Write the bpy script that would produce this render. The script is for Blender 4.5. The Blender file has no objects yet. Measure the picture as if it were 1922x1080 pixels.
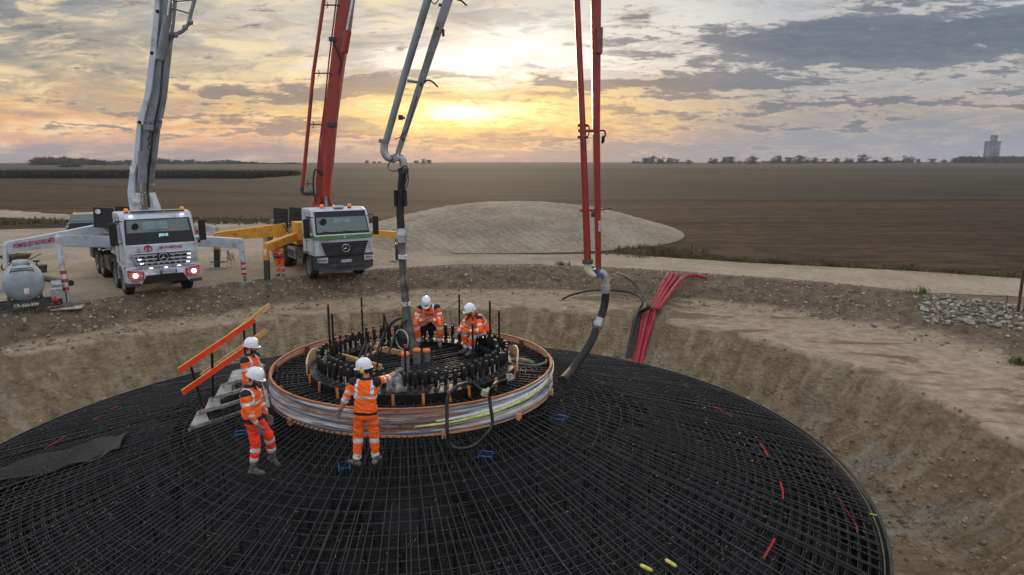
import bpy, bmesh, math, random
import numpy as np
from mathutils import Vector, Matrix, Euler
random.seed(7); RNG = np.random.default_rng(11)
SC = bpy.context.scene
COL = SC.collection
PI = math.pi
# ------------------------------------------------------------------ camera
CAMZ = 5.0; PITCH = math.radians(10.5); FOC = 1281.0
cam = bpy.data.cameras.new('camera'); cam.lens = 24.0; cam.sensor_width = 36.0
cam.clip_start = 0.1; cam.clip_end = 12000
camo = bpy.data.objects.new('camera', cam); COL.objects.link(camo)
camo.location = (0, 0, CAMZ); camo.rotation_euler = (PI/2 - PITCH, 0, 0)
SC.camera = camo
_s, _c = math.sin(PITCH), math.cos(PITCH)
def ray(u, v):
    x = (u-961)/FOC; y = (v-540)/FOC
    return Vector((x, _c - y*_s, -(_s + y*_c)))
def U(u, v, Y):                      # point at world depth Y seen at photo pixel (u, v)
    r = ray(u, v); return Vector((r.x/r.y*Y, Y, CAMZ + r.z/r.y*Y))
def G(u, v, z=0.0):                  # point on the level z
    r = ray(u, v); k = (z-CAMZ)/r.z
    return Vector((r.x*k, r.y*k, z))
def S(r, g, b):
    f = lambda c: (c/255/12.92) if c/255 <= .04045 else ((c/255+.055)/1.055)**2.4
    return (f(r), f(g), f(b), 1.0)
# ------------------------------------------------------------------ node helper
class NT:
    def __init__(s, tree): s.t = tree; s.n = tree.nodes; s.l = tree.links
    def node(s, typ, **kw):
        n = s.n.new(typ)
        for k, v in kw.items(): setattr(n, k, v)
        return n
    def put(s, sock, v):
        if isinstance(v, bpy.types.NodeSocket): s.l.new(v, sock)
        elif v is not None: sock.default_value = v
    def m(s, op, a, b=None, c=None, clamp=False):
        n = s.node('ShaderNodeMath', operation=op, use_clamp=clamp)
        s.put(n.inputs[0], a)
        if b is not None: s.put(n.inputs[1], b)
        if c is not None: s.put(n.inputs[2], c)
        return n.outputs[0]
    def add(s, a, b): return s.m('ADD', a, b)
    def mul(s, a, b): return s.m('MULTIPLY', a, b)
    def sub(s, a, b): return s.m('SUBTRACT', a, b)
    def smooth(s, v, a, b, c=0.0, d=1.0):
        n = s.node('ShaderNodeMapRange', interpolation_type='SMOOTHSTEP')
        s.put(n.inputs[0], v); s.put(n.inputs[1], a); s.put(n.inputs[2], b); s.put(n.inputs[3], c); s.put(n.inputs[4], d)
        return n.outputs[0]
    def mix(s, f, a, b, mode='MIX'):
        n = s.node('ShaderNodeMix', data_type='RGBA', blend_type=mode)
        s.put(n.inputs[0], f); s.put(n.inputs[6], a); s.put(n.inputs[7], b)
        return n.outputs[2]
    def noise(s, vec, scale, detail=4, rough=.55, dist=0.0, col=False):
        n = s.node('ShaderNodeTexNoise'); s.put(n.inputs['Vector'], vec)
        n.inputs['Scale'].default_value = scale; n.inputs['Detail'].default_value = detail
        n.inputs['Roughness'].default_value = rough; n.inputs['Distortion'].default_value = dist
        return n.outputs['Color' if col else 'Fac']
    def mapv(s, vec, scale=(1,1,1), rot=(0,0,0), loc=(0,0,0)):
        n = s.node('ShaderNodeMapping'); s.put(n.inputs[0], vec)
        n.inputs['Scale'].default_value = scale; n.inputs['Rotation'].default_value = rot; n.inputs['Location'].default_value = loc
        return n.outputs[0]
    def sep(s, vec):
        n = s.node('ShaderNodeSeparateXYZ'); s.put(n.inputs[0], vec); return n.outputs
    def comb(s, x, y, z):
        n = s.node('ShaderNodeCombineXYZ'); s.put(n.inputs[0], x); s.put(n.inputs[1], y); s.put(n.inputs[2], z); return n.outputs[0]
    def ramp(s, f, stops):
        n = s.node('ShaderNodeValToRGB'); s.put(n.inputs[0], f)
        e = n.color_ramp.elements
        while len(e) > 1: e.remove(e[-1])
        e[0].position, e[0].color = stops[0]
        for p, c in stops[1:]:
            q = e.new(p); q.color = c
        return n.outputs[0]
    def bump(s, h, strength=.5, dist=.02, normal=None):
        n = s.node('ShaderNodeBump'); s.put(n.inputs['Height'], h)
        n.inputs['Strength'].default_value = strength; n.inputs['Distance'].default_value = dist
        if normal is not None: s.put(n.inputs['Normal'], normal)
        return n.outputs[0]
def new_mat(name):
    m = bpy.data.materials.new(name); m.use_nodes = True
    t = NT(m.node_tree); b = m.node_tree.nodes['Principled BSDF']
    return m, t, b
def world_pos(t): return t.node('ShaderNodeNewGeometry').outputs['Position']
def obj_pos(t): return t.node('ShaderNodeTexCoord').outputs['Object']
MATS = {}
def M(name, col=(.5,.5,.5), rough=.6, metal=0.0, var=.25, vscale=6.0, bump=0.0, bscale=40.0, dirt=None, dirtamt=.5, dscale=2.5, coat=0.0, emit=0.0, world=False, spec=.5, stretch=(1,1,1)):
    if name in MATS: return MATS[name]
    m, t, b = new_mat(name)
    v = world_pos(t) if world else obj_pos(t)
    v = t.mapv(v, stretch)
    c = tuple(col[:3]) + (1,)
    n = t.noise(v, vscale, 5, .6)
    k = t.smooth(n, .3, .7, 1-var, 1+var)
    cc = t.mix(1.0, c, t.comb(k, k, k), 'MULTIPLY')
    if dirt is not None:
        d = t.noise(t.mapv(v, (1,1,1), loc=(3.1,1.7,.4)), dscale, 8, .7)
        f = t.smooth(d, .62-.3*dirtamt, .72-.1*dirtamt, 0, .85)
        cc = t.mix(f, cc, tuple(dirt[:3])+(1,))
    t.put(b.inputs['Base Color'], cc)
    b.inputs['Metallic'].default_value = metal
    rr = t.smooth(t.noise(v, vscale*3, 3), .3, .7, max(rough-.1, .02), min(rough+.12, 1))
    t.put(b.inputs['Roughness'], rr)
    b.inputs['Specular IOR Level'].default_value = spec
    if coat: b.inputs['Coat Weight'].default_value = coat; b.inputs['Coat Roughness'].default_value = .12
    if bump: t.put(b.inputs['Normal'], t.bump(t.noise(v, bscale, 6, .65), bump, .02))
    if emit:
        b.inputs['Emission Color'].default_value = c; b.inputs['Emission Strength'].default_value = emit
    MATS[name] = m; return m
# ------------------------------------------------------------------ object helpers
def tag(o, label=None, cat=None, group=None, kind=None):
    if label: o['label'] = label
    if cat: o['category'] = cat
    if group: o['group'] = group
    if kind: o['kind'] = kind
    return o
def empty(name, loc=(0,0,0), rz=0.0, parent=None):
    o = bpy.data.objects.new(name, None); COL.objects.link(o)
    o.empty_display_size = .2
    o.location = loc; o.rotation_euler = (0,0,rz)
    if parent: o.parent = parent
    return o
def wmat(o):
    m = Matrix.LocRotScale(o.location, o.rotation_euler, o.scale)
    return wmat(o.parent) @ m if o.parent else m
def curve(pts, n=8, closed=False):   # catmull-rom
    P = [Vector(p) for p in pts]; out = []
    N = len(P)
    for i in range(N if closed else N-1):
        p0 = P[(i-1) % N] if closed or i > 0 else P[0]*2-P[1]
        p1 = P[i]; p2 = P[(i+1) % N]
        p3 = P[(i+2) % N] if closed or i+2 < N else P[-1]*2-P[-2]
        for k in range(n):
            t = k/n
            out.append(.5*((2*p1)+(p2-p0)*t+(2*p0-5*p1+4*p2-p3)*t*t+(3*p1-p0-3*p2+p3)*t**3))
    if not closed: out.append(P[-1])
    return out
class MB:
    def __init__(s): s.v = []; s.f = []; s.mi = []; s.sm = []
    def _add(s, vs, fs, mi=0, smooth=False):
        b = len(s.v); s.v += [tuple(v) for v in vs]
        s.f += [tuple(i+b for i in f) for f in fs]; s.mi += [mi]*len(fs); s.sm += [smooth]*len(fs)
    def box(s, c, d, mi=0, R=None):
        c = Vector(c); hx, hy, hz = d[0]/2, d[1]/2, d[2]/2
        vs = [Vector((x,y,z)) for x in (-hx,hx) for y in (-hy,hy) for z in (-hz,hz)]
        if R is not None: vs = [R @ v for v in vs]
        s._add([v+c for v in vs], [(0,1,3,2),(4,6,7,5),(0,4,5,1),(2,3,7,6),(0,2,6,4),(1,5,7,3)], mi)
        return s
    def beam(s, a, b, w, h, mi=0, up=(0,0,1), w2=None, h2=None):   # box from a to b
        a, b = Vector(a), Vector(b); d = (b-a).normalized(); up = Vector(up)
        r = d.cross(up)
        if r.length < 1e-4: r = d.cross(Vector((0,1,0)))
        r.normalize(); u = r.cross(d)
        w2 = w2 or w; h2 = h2 or h; vs = []
        for p, W, H in ((a, w, h), (b, w2, h2)):
            for sx, sz in ((-1,-1),(1,-1),(1,1),(-1,1)): vs.append(p + r*(sx*W/2) + u*(sz*H/2))
        s._add(vs, [(3,2,1,0),(4,5,6,7),(0,1,5,4),(1,2,6,5),(2,3,7,6),(3,0,4,7)], mi)
        return s
    def tube(s, pts, r, n=8, mi=0, caps=True, closed=False, smooth=True):
        P = [Vector(p) for p in pts]; N = len(P)
        R = r if isinstance(r, (list, tuple)) else [r]*N
        T = []
        for i in range(N):
            a = P[(i-1) % N] if closed or i > 0 else P[0]; b = P[(i+1) % N] if closed or i < N-1 else P[-1]
            t = (b-a)
            T.append(t.normalized() if t.length > 1e-9 else Vector((0,0,1)))
        ref = Vector((0,0,1)) if abs(T[0].z) < .9 else Vector((1,0,0))
        u = T[0].cross(ref).normalized(); vs = []
        for i in range(N):
            u = (u - T[i]*u.dot(T[i]))
            u = u.normalized() if u.length > 1e-6 else T[i].orthogonal().normalized()
            w = T[i].cross(u)
            for k in range(n):
                a = 2*PI*k/n; vs.append(P[i] + (u*math.cos(a)+w*math.sin(a))*R[i])
        fs = []
        for i in range(N if closed else N-1):
            j = (i+1) % N
            for k in range(n): fs.append((i*n+k, i*n+(k+1)%n, j*n+(k+1)%n, j*n+k))
        s._add(vs, fs, mi, smooth)
        if caps and not closed:
            s._add(vs[:n], [tuple(range(n-1,-1,-1))], mi); s._add(vs[-n:], [tuple(range(n))], mi)
        return s
    def cyl(s, a, b, r, n=12, mi=0, r2=None, smooth=True):
        return s.tube([a, b], [r, r if r2 is None else r2], n, mi, True, False, smooth)
    def ell(s, c, r, n=12, m=8, mi=0, R=None, jitter=0):
        c = Vector(c); vs = []; r = (r,r,r) if not hasattr(r, '__len__') else r
        for i in range(m+1):
            ph = PI*i/m
            for k in range(n):
                a = 2*PI*k/n; j = 1+jitter*(random.random()-.5)
                v = Vector((math.sin(ph)*math.cos(a)*r[0]*j, math.sin(ph)*math.sin(a)*r[1]*j, math.cos(ph)*r[2]*j))
                vs.append((R @ v if R is not None else v)+c)
        fs = [(i*n+k, (i+1)*n+k, (i+1)*n+(k+1)%n, i*n+(k+1)%n) for i in range(m) for k in range(n)]
        s._add(vs, fs, mi, True); return s
    def prism(s, poly, a, b, mi=0, f=None):   # poly in 2D, extruded from a to b; f maps (p, q, t) -> xyz
        n = len(poly)
        vs = [f(p, q, a) for p, q in poly] + [f(p, q, b) for p, q in poly]
        s._add(vs, [tuple(range(n))[::-1], tuple(range(n, 2*n))] + [(i, (i+1)%n, n+(i+1)%n, n+i) for i in range(n)], mi)
        return s
    def lathe(s, prof, c=(0,0,0), axis='z', n=24, mi=0, smooth=True, closed=True):   # prof: list of (radius, height)
        c = Vector(c); vs = []
        for r, h in prof:
            for k in range(n):
                a = 2*PI*k/n; x, y = r*math.cos(a), r*math.sin(a)
                vs.append(c + (Vector((x,y,h)) if axis == 'z' else Vector((h,x,y)) if axis == 'x' else Vector((x,h,y))))
        m = len(prof); fs = []
        for i in range(m if closed else m-1):
            j = (i+1) % m
            for k in range(n): fs.append((i*n+k, i*n+(k+1)%n, j*n+(k+1)%n, j*n+k))
        s._add(vs, fs, mi, smooth); return s
    def build(s, name, mats, parent=None, world=False, bevel=0, recalc=True):
        me = bpy.data.meshes.new(name)
        vs = s.v
        if world and parent is not None:
            im = wmat(parent).inverted(); vs = [tuple(im @ Vector(v)) for v in vs]
        me.from_pydata(vs, [], s.f)
        me.polygons.foreach_set('material_index', s.mi); me.polygons.foreach_set('use_smooth', s.sm)
        for m in (mats if isinstance(mats, (list, tuple)) else [mats]): me.materials.append(m)
        if recalc:
            bm = bmesh.new(); bm.from_mesh(me); bmesh.ops.recalc_face_normals(bm, faces=bm.faces); bm.to_mesh(me); bm.free()
        me.update()
        o = bpy.data.objects.new(name, me); COL.objects.link(o)
        if parent is not None: o.parent = parent
        if bevel:
            bv = o.modifiers.new('bevel', 'BEVEL'); bv.width = bevel; bv.segments = 2; bv.limit_method = 'ANGLE'; bv.angle_limit = .6
        return o
def copy_tree(o, parent=None):
    c = o.copy(); COL.objects.link(c)
    if parent is not None: c.parent = parent
    for ch in list(o.children): copy_tree(ch, c)
    return c
def text_mesh(name, s, size, mat, parent=None, mtx=None, extrude=.004, align='CENTER', bold=0.0):
    cu = bpy.data.curves.new(name, 'FONT'); cu.body = s; cu.size = size; cu.extrude = extrude; cu.align_x = align; cu.align_y = 'CENTER'
    cu.offset = bold; cu.resolution_u = 2
    o = bpy.data.objects.new(name, cu); COL.objects.link(o)
    bpy.context.view_layer.update()
    me = bpy.data.meshes.new_from_object(o.evaluated_get(bpy.context.evaluated_depsgraph_get()))
    COL.objects.unlink(o); bpy.data.objects.remove(o)
    me.materials.clear(); me.materials.append(mat)
    r = bpy.data.objects.new(name, me); COL.objects.link(r)
    if parent: r.parent = parent
    if mtx is not None: me.transform(mtx)
    return r
# ------------------------------------------------------------------ numpy noise
def _hash(ix, iy, seed):
    h = (ix.astype(np.int64)*374761393 + iy.astype(np.int64)*668265263 + seed*1442695041) & 0xffffffff
    h = ((h ^ (h >> 13))*1274126177) & 0xffffffff
    return ((h ^ (h >> 16)) & 0xffff)/65535.0
def vnoise(x, y, seed=0):
    ix = np.floor(x); iy = np.floor(y); fx = x-ix; fy = y-iy
    fx = fx*fx*(3-2*fx); fy = fy*fy*(3-2*fy)
    a = _hash(ix, iy, seed); b = _hash(ix+1, iy, seed); c = _hash(ix, iy+1, seed); d = _hash(ix+1, iy+1, seed)
    return (a*(1-fx)+b*fx)*(1-fy)+(c*(1-fx)+d*fx)*fy
def fbm(x, y, seed=0, oct=5, gain=.5):
    s = 0; a = 1; t = 0
    for o in range(oct):
        s = s + a*(vnoise(x*2**o, y*2**o, seed+o*17)*2-1); t += a; a *= gain
    return s/t
def sstep(a, b, x):
    t = np.clip((x-a)/(b-a), 0, 1); return t*t*(3-2*t)
HAZE = 1.15e-4
# ================================================================== terrain
CX, CY = -2.25, 13.8                      # centre of the foundation
RF = 9.12; ZE = -1.2                      # slab radius, level of its rim
TH = [-180,-120,-75,-61,-51,-38,-14,9,31,49.6,65.6,76,91,120,180]
RIM = [13.0,13.5,14.3,14.5,13.9,13.4,13.2,13.1,13.5,13.3,13.3,13.1,12.9,12.9,13.0]
TH2 = [-180,-120,-75,-62,-38,-14,9,30,52,73,90,120,180]
FOOT = [18,15.5,14.6,14.5,13.9,14.8,15.9,16.4,17.4,17.3,17.6,18,18]
TOP = [24,18.5,16.6,16.2,16.1,17.6,18.8,19.2,20.6,23.0,25,25,24]
def ground_z(x, y):
    dx = x-CX; dy = y-CY; r = np.hypot(dx, dy); th = np.degrees(np.arctan2(dx, dy))
    w = fbm(x*.35+9, y*.35, 3, 4)
    rim = np.interp(th, TH, RIM) + .35*w + .14*fbm(x*1.5, y*1.5, 5, 3) + .06*fbm(x*5, y*5, 6, 3)
    foot = np.maximum(np.interp(th, TH2, FOOT) + .5*w, rim+.15); top = np.interp(th, TH2, TOP) + .5*fbm(x*.3, y*.3, 8, 4)
    arc = th*.0174533*12.0
    # excavator tooth grooves: ridges that run down the wall
    gr = fbm(arc*1.3, r*.22, 21, 3)*.36 + np.abs(fbm(arc*2.6+4, r*.35, 23, 2))*.26
    fr = 11.15 + .4*fbm(arc*.5, arc*.1, 33, 3)
    t = np.clip((r-fr)/(rim-fr), 0, 1)
    wallp = np.where(t < .45, t*.56, .252+(t-.45)*1.36)
    z = -2.8 + 2.0*wallp
    win = np.sin(np.clip(t, 0, 1)*PI)**.6
    z = z + win*gr + (win*.5+.1)*.24*fbm(x*2.2, y*2.2, 41, 5, .65) + win*.10*fbm(x*5.5, y*5.5, 44, 3, .7) + win*.10*np.abs(fbm(x*1.8+7, y*1.8, 47, 4, .6))
    bench = -.8 + .05*fbm(x*.5, y*.5, 51, 4)
    z = np.where(r > rim, bench + .015*fbm(x*3, y*3, 52, 4), np.minimum(z, bench+.03))
    tb = np.clip((r-foot)/(top-foot), 0, 1)
    lumps = fbm(x*.9, y*.9, 61, 5, .55)
    amp = .06
    ridge = np.exp(-((r-top)/.9)**2)*amp
    zb = bench + (-.0-bench)*(tb*tb*(3-2*tb))*1.0 + ridge + np.sin(tb*PI)*lumps*.32 + .09*fbm(x*4, y*4, 67, 4, .65)*np.sin(np.clip(tb,0.02,1)*PI)
    z = np.where(r > foot, zb, z)
    out = sstep(0, 1.5, r-top)
    z = z*(1-out) + out*(.012*fbm(x*.8, y*.8, 71, 4))
    z = np.where(r > 60, 0.0, z)
    # cable trench cut through the wall towards the north-east
    lat = (dx-7.85)*.946-(dy-13.0)*.326 + .1*fbm(r*.8, r*0+2, 77, 3); lon = (dx-7.85)*.326+(dy-13.0)*.946
    cut = np.exp(-(lat/.62)**4)*sstep(-6.4, -5.6, lon)*(1-sstep(.6, 2.6, lon))
    fl = -2.8 + 2.0*sstep(-5.4, 1.0, lon)
    z = np.where(z > fl, z*(1-cut)+fl*cut, z)
    # gentle far relief
    far = sstep(250, 1400, r)
    z = z + far*(2.2*fbm(x*.0016, y*.0016, 81, 3) + .0012*np.clip(x, -800, 2500)*sstep(300, 1500, y))
    return z
def gz(x, y): return float(ground_z(np.array([float(x)]), np.array([float(y)]))[0])
nth = 960
rr = np.concatenate([[0.0, 4.0, 7.0], np.arange(9.0, 10.6, .4), np.arange(10.6, 21.0, .075), np.arange(21, 27, .16), np.geomspace(27.3, 2450, 60)])
th = np.linspace(0, 2*PI, nth, endpoint=False)
RRm, THm = np.meshgrid(rr, th, indexing='ij')
X = CX + RRm*np.sin(THm); Y = CY + RRm*np.cos(THm); Z = ground_z(X, Y)
co = np.stack([X, Y, Z], -1).reshape(-1, 3).astype(np.float32)
nr = len(rr)
i, k = np.meshgrid(np.arange(nr-1), np.arange(nth), indexing='ij'); k2 = (k+1) % nth
fa = np.stack([i*nth+k, (i+1)*nth+k, (i+1)*nth+k2, i*nth+k2], -1).reshape(-1, 4)[:, ::-1]
def np_mesh(name, co, fa, mat, smooth=True):
    me = bpy.data.meshes.new(name); n = fa.shape[1]
    me.vertices.add(len(co)); me.vertices.foreach_set('co', np.ascontiguousarray(co, np.float32).ravel())
    me.loops.add(fa.size); me.loops.foreach_set('vertex_index', np.ascontiguousarray(fa, np.int32).ravel())
    me.polygons.add(len(fa)); me.polygons.foreach_set('loop_start', np.arange(0, fa.size, n, dtype=np.int32))
    me.polygons.foreach_set('use_smooth', np.full(len(fa), smooth)); me.update(calc_edges=True); me.validate()
    me.materials.append(mat); return me
# ---- ground material: field strips far off, clay and chalk in the pit
gm, t, b = new_mat('clay_and_field_soil')
P = world_pos(t); px_, py_, pz_ = t.sep(P)
rx = t.sub(px_, CX); ry = t.sub(py_, CY)
r_ = t.m('SQRT', t.add(t.mul(rx, rx), t.mul(ry, ry)))
n1 = t.noise(P, .55, 6, .6); n2 = t.noise(P, 2.6, 7, .65); n3 = t.noise(P, 14, 6, .7)
arc_ = t.mul(t.m('ARCTAN2', rx, ry), 12.0)
streak = t.noise(t.comb(t.mul(arc_, 1.5), t.mul(r_, .16), t.mul(pz_, .5)), 1.6, 6, .62)
clay = t.ramp(n2, [(.25, S(114,97,76)), (.5, S(147,128,103)), (.75, S(174,156,130))])
chalk = t.mix(t.smooth(n3, .4, .65), S(128,123,114), S(168,163,154))
low = t.smooth(pz_, -1.35, -2.5)
cf = t.m('MULTIPLY', t.smooth(t.add(t.mul(n1, .6), t.mul(streak, .4)), .47, .60), t.add(.25, t.mul(low, .6)), clamp=True)
wall = t.mix(cf, clay, chalk)
wall = t.mix(t.smooth(t.noise(t.comb(t.mul(arc_, 2.6), t.mul(r_, .2), t.mul(pz_, .4)), 1.4, 4, .6), .56, .68, 0, .45), wall, S(104,86,66))  # dark streaks painted in for shade in the wall's crevices
wall = t.mix(t.smooth(streak, .50, .66, 0, .5), wall, S(186,174,152))
wall = t.mix(t.smooth(n3, .54, .72, 0, .45), wall, S(98,82,66))  # fine dark flecks deepen the painted crevice shade
# bench: pale trampled clay with wet dark stains
stain = t.smooth(t.noise(t.mapv(P, (.5, 1, 1)), .40, 7, .68, .5), .52, .58)
ben = t.mix(t.mul(stain, .8), t.mix(t.smooth(n2, .35, .7), S(144,127,106), S(176,160,138)), S(104,86,74))
onb = t.mul(t.smooth(pz_, -.93, -.84), t.smooth(r_, 12.2, 12.9))
wall = t.mix(onb, wall, ben)
# berm: brown-grey topsoil with little white stones
vor = t.node('ShaderNodeTexVoronoi'); t.put(vor.inputs['Vector'], P); vor.inputs['Scale'].default_value = 9
peb = t.smooth(vor.outputs['Distance'], .16, .1); rnd = t.sep(vor.outputs['Color'])[0]
peb = t.mul(peb, t.smooth(rnd, .62, .66))
berm = t.mix(t.smooth(n2, .3, .7), S(88,76,64), S(124,110,95))
berm = t.mix(t.mul(peb, .75), berm, S(196,190,180))
isb = t.smooth(t.add(pz_, t.mul(t.sub(n2, .5), .18)), -.74, -.6)
near = t.mix(isb, wall, berm)
# fields beyond
wob = t.mul(t.sub(t.noise(P, .02, 3), .5), 10)
yy = t.add(py_, wob)
yyb = t.sub(yy, t.mul(t.m('MAXIMUM', t.sub(t.mul(px_, -1.0), 15.0), 0.0), .75))
rows = t.add(t.mul(t.noise(t.mapv(P, (.04, .42, 1), (0, 0, .03)), 1.0, 7, .72), .6), t.mul(t.noise(t.mapv(P, (.012, .10, 1), (0, 0, .02)), 1.0, 5, .7), .4))
clod = t.noise(t.mapv(P, (.4, 1, 1)), .9, 9, .85)
cl2 = t.noise(P, .05, 5, .6)
plough = t.mix(t.smooth(t.add(t.mul(rows, .45), t.mul(clod, .55)), .44, .57), S(44,33,27), S(136,108,84))
plough = t.mix(t.smooth(cl2, .45, .65, 0, .5), plough, S(106,84,66))
stub = t.mix(t.smooth(t.add(t.mul(rows, .75), t.mul(clod, .25)), .42, .58), S(62,58,52), S(108,101,91))
f2 = t.mix(t.smooth(rows, .43, .57), S(78,75,69), S(116,106,94))
f3 = t.mix(t.smooth(rows, .43, .57), S(98,90,80), S(128,115,100))
fld = t.mix(t.smooth(yyb, 84, 88), plough, S(52,48,42))
fld = t.mix(t.smooth(yyb, 89, 92), fld, stub)
fld = t.mix(t.smooth(yyb, 175, 183), fld, f2)
fld = t.mix(t.smooth(yy, 340, 352), fld, S(84,78,68))
fld = t.mix(t.smooth(yy, 470, 490), fld, f3)
fld = t.mix(t.smooth(yy, 760, 800), fld, S(96,92,82))
fld = t.mix(t.mul(t.smooth(px_, 8, 70), t.smooth(yy, 84, 60)), fld, t.mix(t.smooth(t.add(t.mul(rows,.35),t.mul(clod,.65)), .44, .58), S(38,29,25), S(108,84,64)))
isf = t.smooth(t.add(t.m('MAXIMUM', r_, t.mul(py_, .7)), t.mul(t.sub(n2, .5), 1.5)), 24, 26)
fld = t.mix(1.0, fld, (.35, .33, .32, 1), 'MULTIPLY')
base = t.mix(isf, near, fld)
base = t.mix(1.0, base, (.86, .85, .84, 1), 'MULTIPLY')
t.put(b.inputs['Base Color'], base); b.inputs['Roughness'].default_value = .95; b.inputs['Specular IOR Level'].default_value = .15
vb = t.node('ShaderNodeTexVoronoi'); t.put(vb.inputs['Vector'], t.mapv(P, (1, 1, 1.6))); vb.inputs['Scale'].default_value = 5.5
h = t.add(t.mul(n2, .5), t.add(t.mul(n3, .3), t.mul(vb.outputs['Distance'], -.35)))
h = t.add(h, t.mul(clod, isf))
h = t.mul(h, t.sub(1.0, t.mul(onb, .9)))
t.put(b.inputs['Normal'], t.bump(h, 1.0, .22))
me = np_mesh('ground', co, fa, gm)
ground = bpy.data.objects.new('ground', me); COL.objects.link(ground); ground['kind'] = 'structure'

# ---- gravel material for yard, road and mound
def gravel(name, c1, c2, tracks=None, fine=30):
    m, t, b = new_mat(name); P = world_pos(t)
    a = t.noise(P, .35, 6, .6); c = t.noise(P, fine, 5, .7); d = t.noise(P, 4, 6, .6)
    col = t.mix(t.smooth(t.add(t.mul(a, .5), t.mul(d, .5)), .38, .62), c1, c2)
    col = t.mix(t.smooth(c, .55, .75, 0, .5), col, S(214,208,198)); col = t.mix(t.smooth(c, .45, .25, 0, .5), col, S(88,78,68))
    hh = t.add(c, d)
    if tracks:
        w = t.node('ShaderNodeTexWave'); w.inputs['Scale'].default_value = tracks[0]; w.inputs['Distortion'].default_value = .6
        t.put(w.inputs['Vector'], t.mapv(P, (1,1,1), (0,0,tracks[1]))); w2 = t.node('ShaderNodeTexWave'); w2.inputs['Scale'].default_value = tracks[2]; w2.inputs['Distortion'].default_value = 1.0
        t.put(w2.inputs['Vector'], t.mapv(P, (1,1,1), (0,0,tracks[3])))
        tr = t.mul(w.outputs['Fac'], t.smooth(w2.outputs['Fac'], .3, .55))
        hh = t.add(hh, t.mul(tr, .9))
    t.put(b.inputs['Base Color'], col); b.inputs['Roughness'].default_value = .95; b.inputs['Specular IOR Level'].default_value = .15
    t.put(b.inputs['Normal'], t.bump(hh, .7, .04 if tracks else .025)); return m
GRV = gravel('pale_gravel', S(132,119,103), S(162,149,131))
GRV2 = gravel('compacted_gravel', S(128,117,103), S(160,149,134), (4.5, .6, .7, -.5))
def sheet(name, pts, mat, z=.018, res=.5, wob=.3):
    # polygon with a ragged edge, triangulated
    P2 = []; n = len(pts)
    for i in range(n):
        a, b = pts[i], pts[(i+1) % n]; L = math.hypot(b[0]-a[0], b[1]-a[1]); m = max(1, int(L/res))
        for k in range(m):
            q = k/m; x = a[0]+(b[0]-a[0])*q; y = a[1]+(b[1]-a[1])*q
            e = float(fbm(np.array([x*.9]), np.array([y*.9]), 5, 4)[0])*wob
            e2 = float(fbm(np.array([x*.9+50]), np.array([y*.9]), 9, 4)[0])*wob
            P2.append((x+e, y+e2))
    bm = bmesh.new(); vs = [bm.verts.new((x, y, z)) for x, y in P2]
    f = bm.faces.new(vs); bmesh.ops.triangulate(bm, faces=[f]); bmesh.ops.recalc_face_normals(bm, faces=bm.faces)
    me = bpy.data.meshes.new(name); bm.to_mesh(me); bm.free(); me.materials.append(mat)
    if me.polygons and me.polygons[0].normal.z < 0: me.flip_normals()
    o = bpy.data.objects.new(name, me); COL.objects.link(o); return tag(o, kind='structure')
g = lambda u, v: tuple(G(u, v)[:2])
road_near = [g(1922+420,600), g(1900,558), g(1700,549), g(1556,537), g(1330,520), g(1200,509), g(1120,503), g(1000,497), g(850,497), g(700,508), g(520,523), g(380,543)]
yard_edge = road_near + [g(250,556), g(120,570), g(0,588), g(-250,640), g(-700,640), g(-500,500), g(-200,452), g(0,432), g(300,424), g(480,428), g(640,455), g(860,478), g(1010,478), g(1160,478), g(1400,494), g(1700,508), g(1922,523), g(1922+500,552)]
tag(sheet('gravel_yard', yard_edge, GRV), kind='structure')
sheet('farm_road', [g(-900,384), g(-300,392), g(0,394), g(130,404), g(300,412), g(520,418), g(700,420), g(700,430), g(500,431), g(300,424), g(130,416), g(0,409), g(-300,402), g(-900,394)], GRV, z=.024, wob=.5)
# ---- gravel mound (crane pad spoil)
nx, ny = 260, 220
u = np.linspace(-1, 1, nx); v = np.linspace(-1, 1, ny); UU, VV = np.meshgrid(u, v, indexing='ij')
MX, MY = .2, 50.5
xx = MX + UU*12.4; yy_ = MY + VV*13.5 + UU*1.0
rad = (np.abs(UU)**2.4 + np.abs(VV)**2.4)**(1/2.4)
hz_ = 2.0*np.clip(1-rad**1.7, -.03, 1)**.85 if False else 2.02*np.where(rad < 1, (1-np.clip(rad,0,1)**2.1)**1.25, 0)-.02
hz_ = hz_ + (.16*fbm(xx*.35, yy_*.35, 91, 5, .55)+.10*np.abs(fbm(xx*1.1, yy_*1.1, 95, 4)))*np.clip((1-rad)*4, 0, 1) - .05*(rad > .97)
co2 = np.stack([xx, yy_, hz_], -1).reshape(-1, 3)
i, k = np.meshgrid(np.arange(nx-1), np.arange(ny-1), indexing='ij')
fa2 = np.stack([i*ny+k, (i+1)*ny+k, (i+1)*ny+k+1, i*ny+k+1], -1).reshape(-1, 4)
mo = bpy.data.objects.new('gravel_mound', np_mesh('gravel_mound', co2, fa2, GRV2)); COL.objects.link(mo); mo['kind'] = 'structure'
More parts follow.
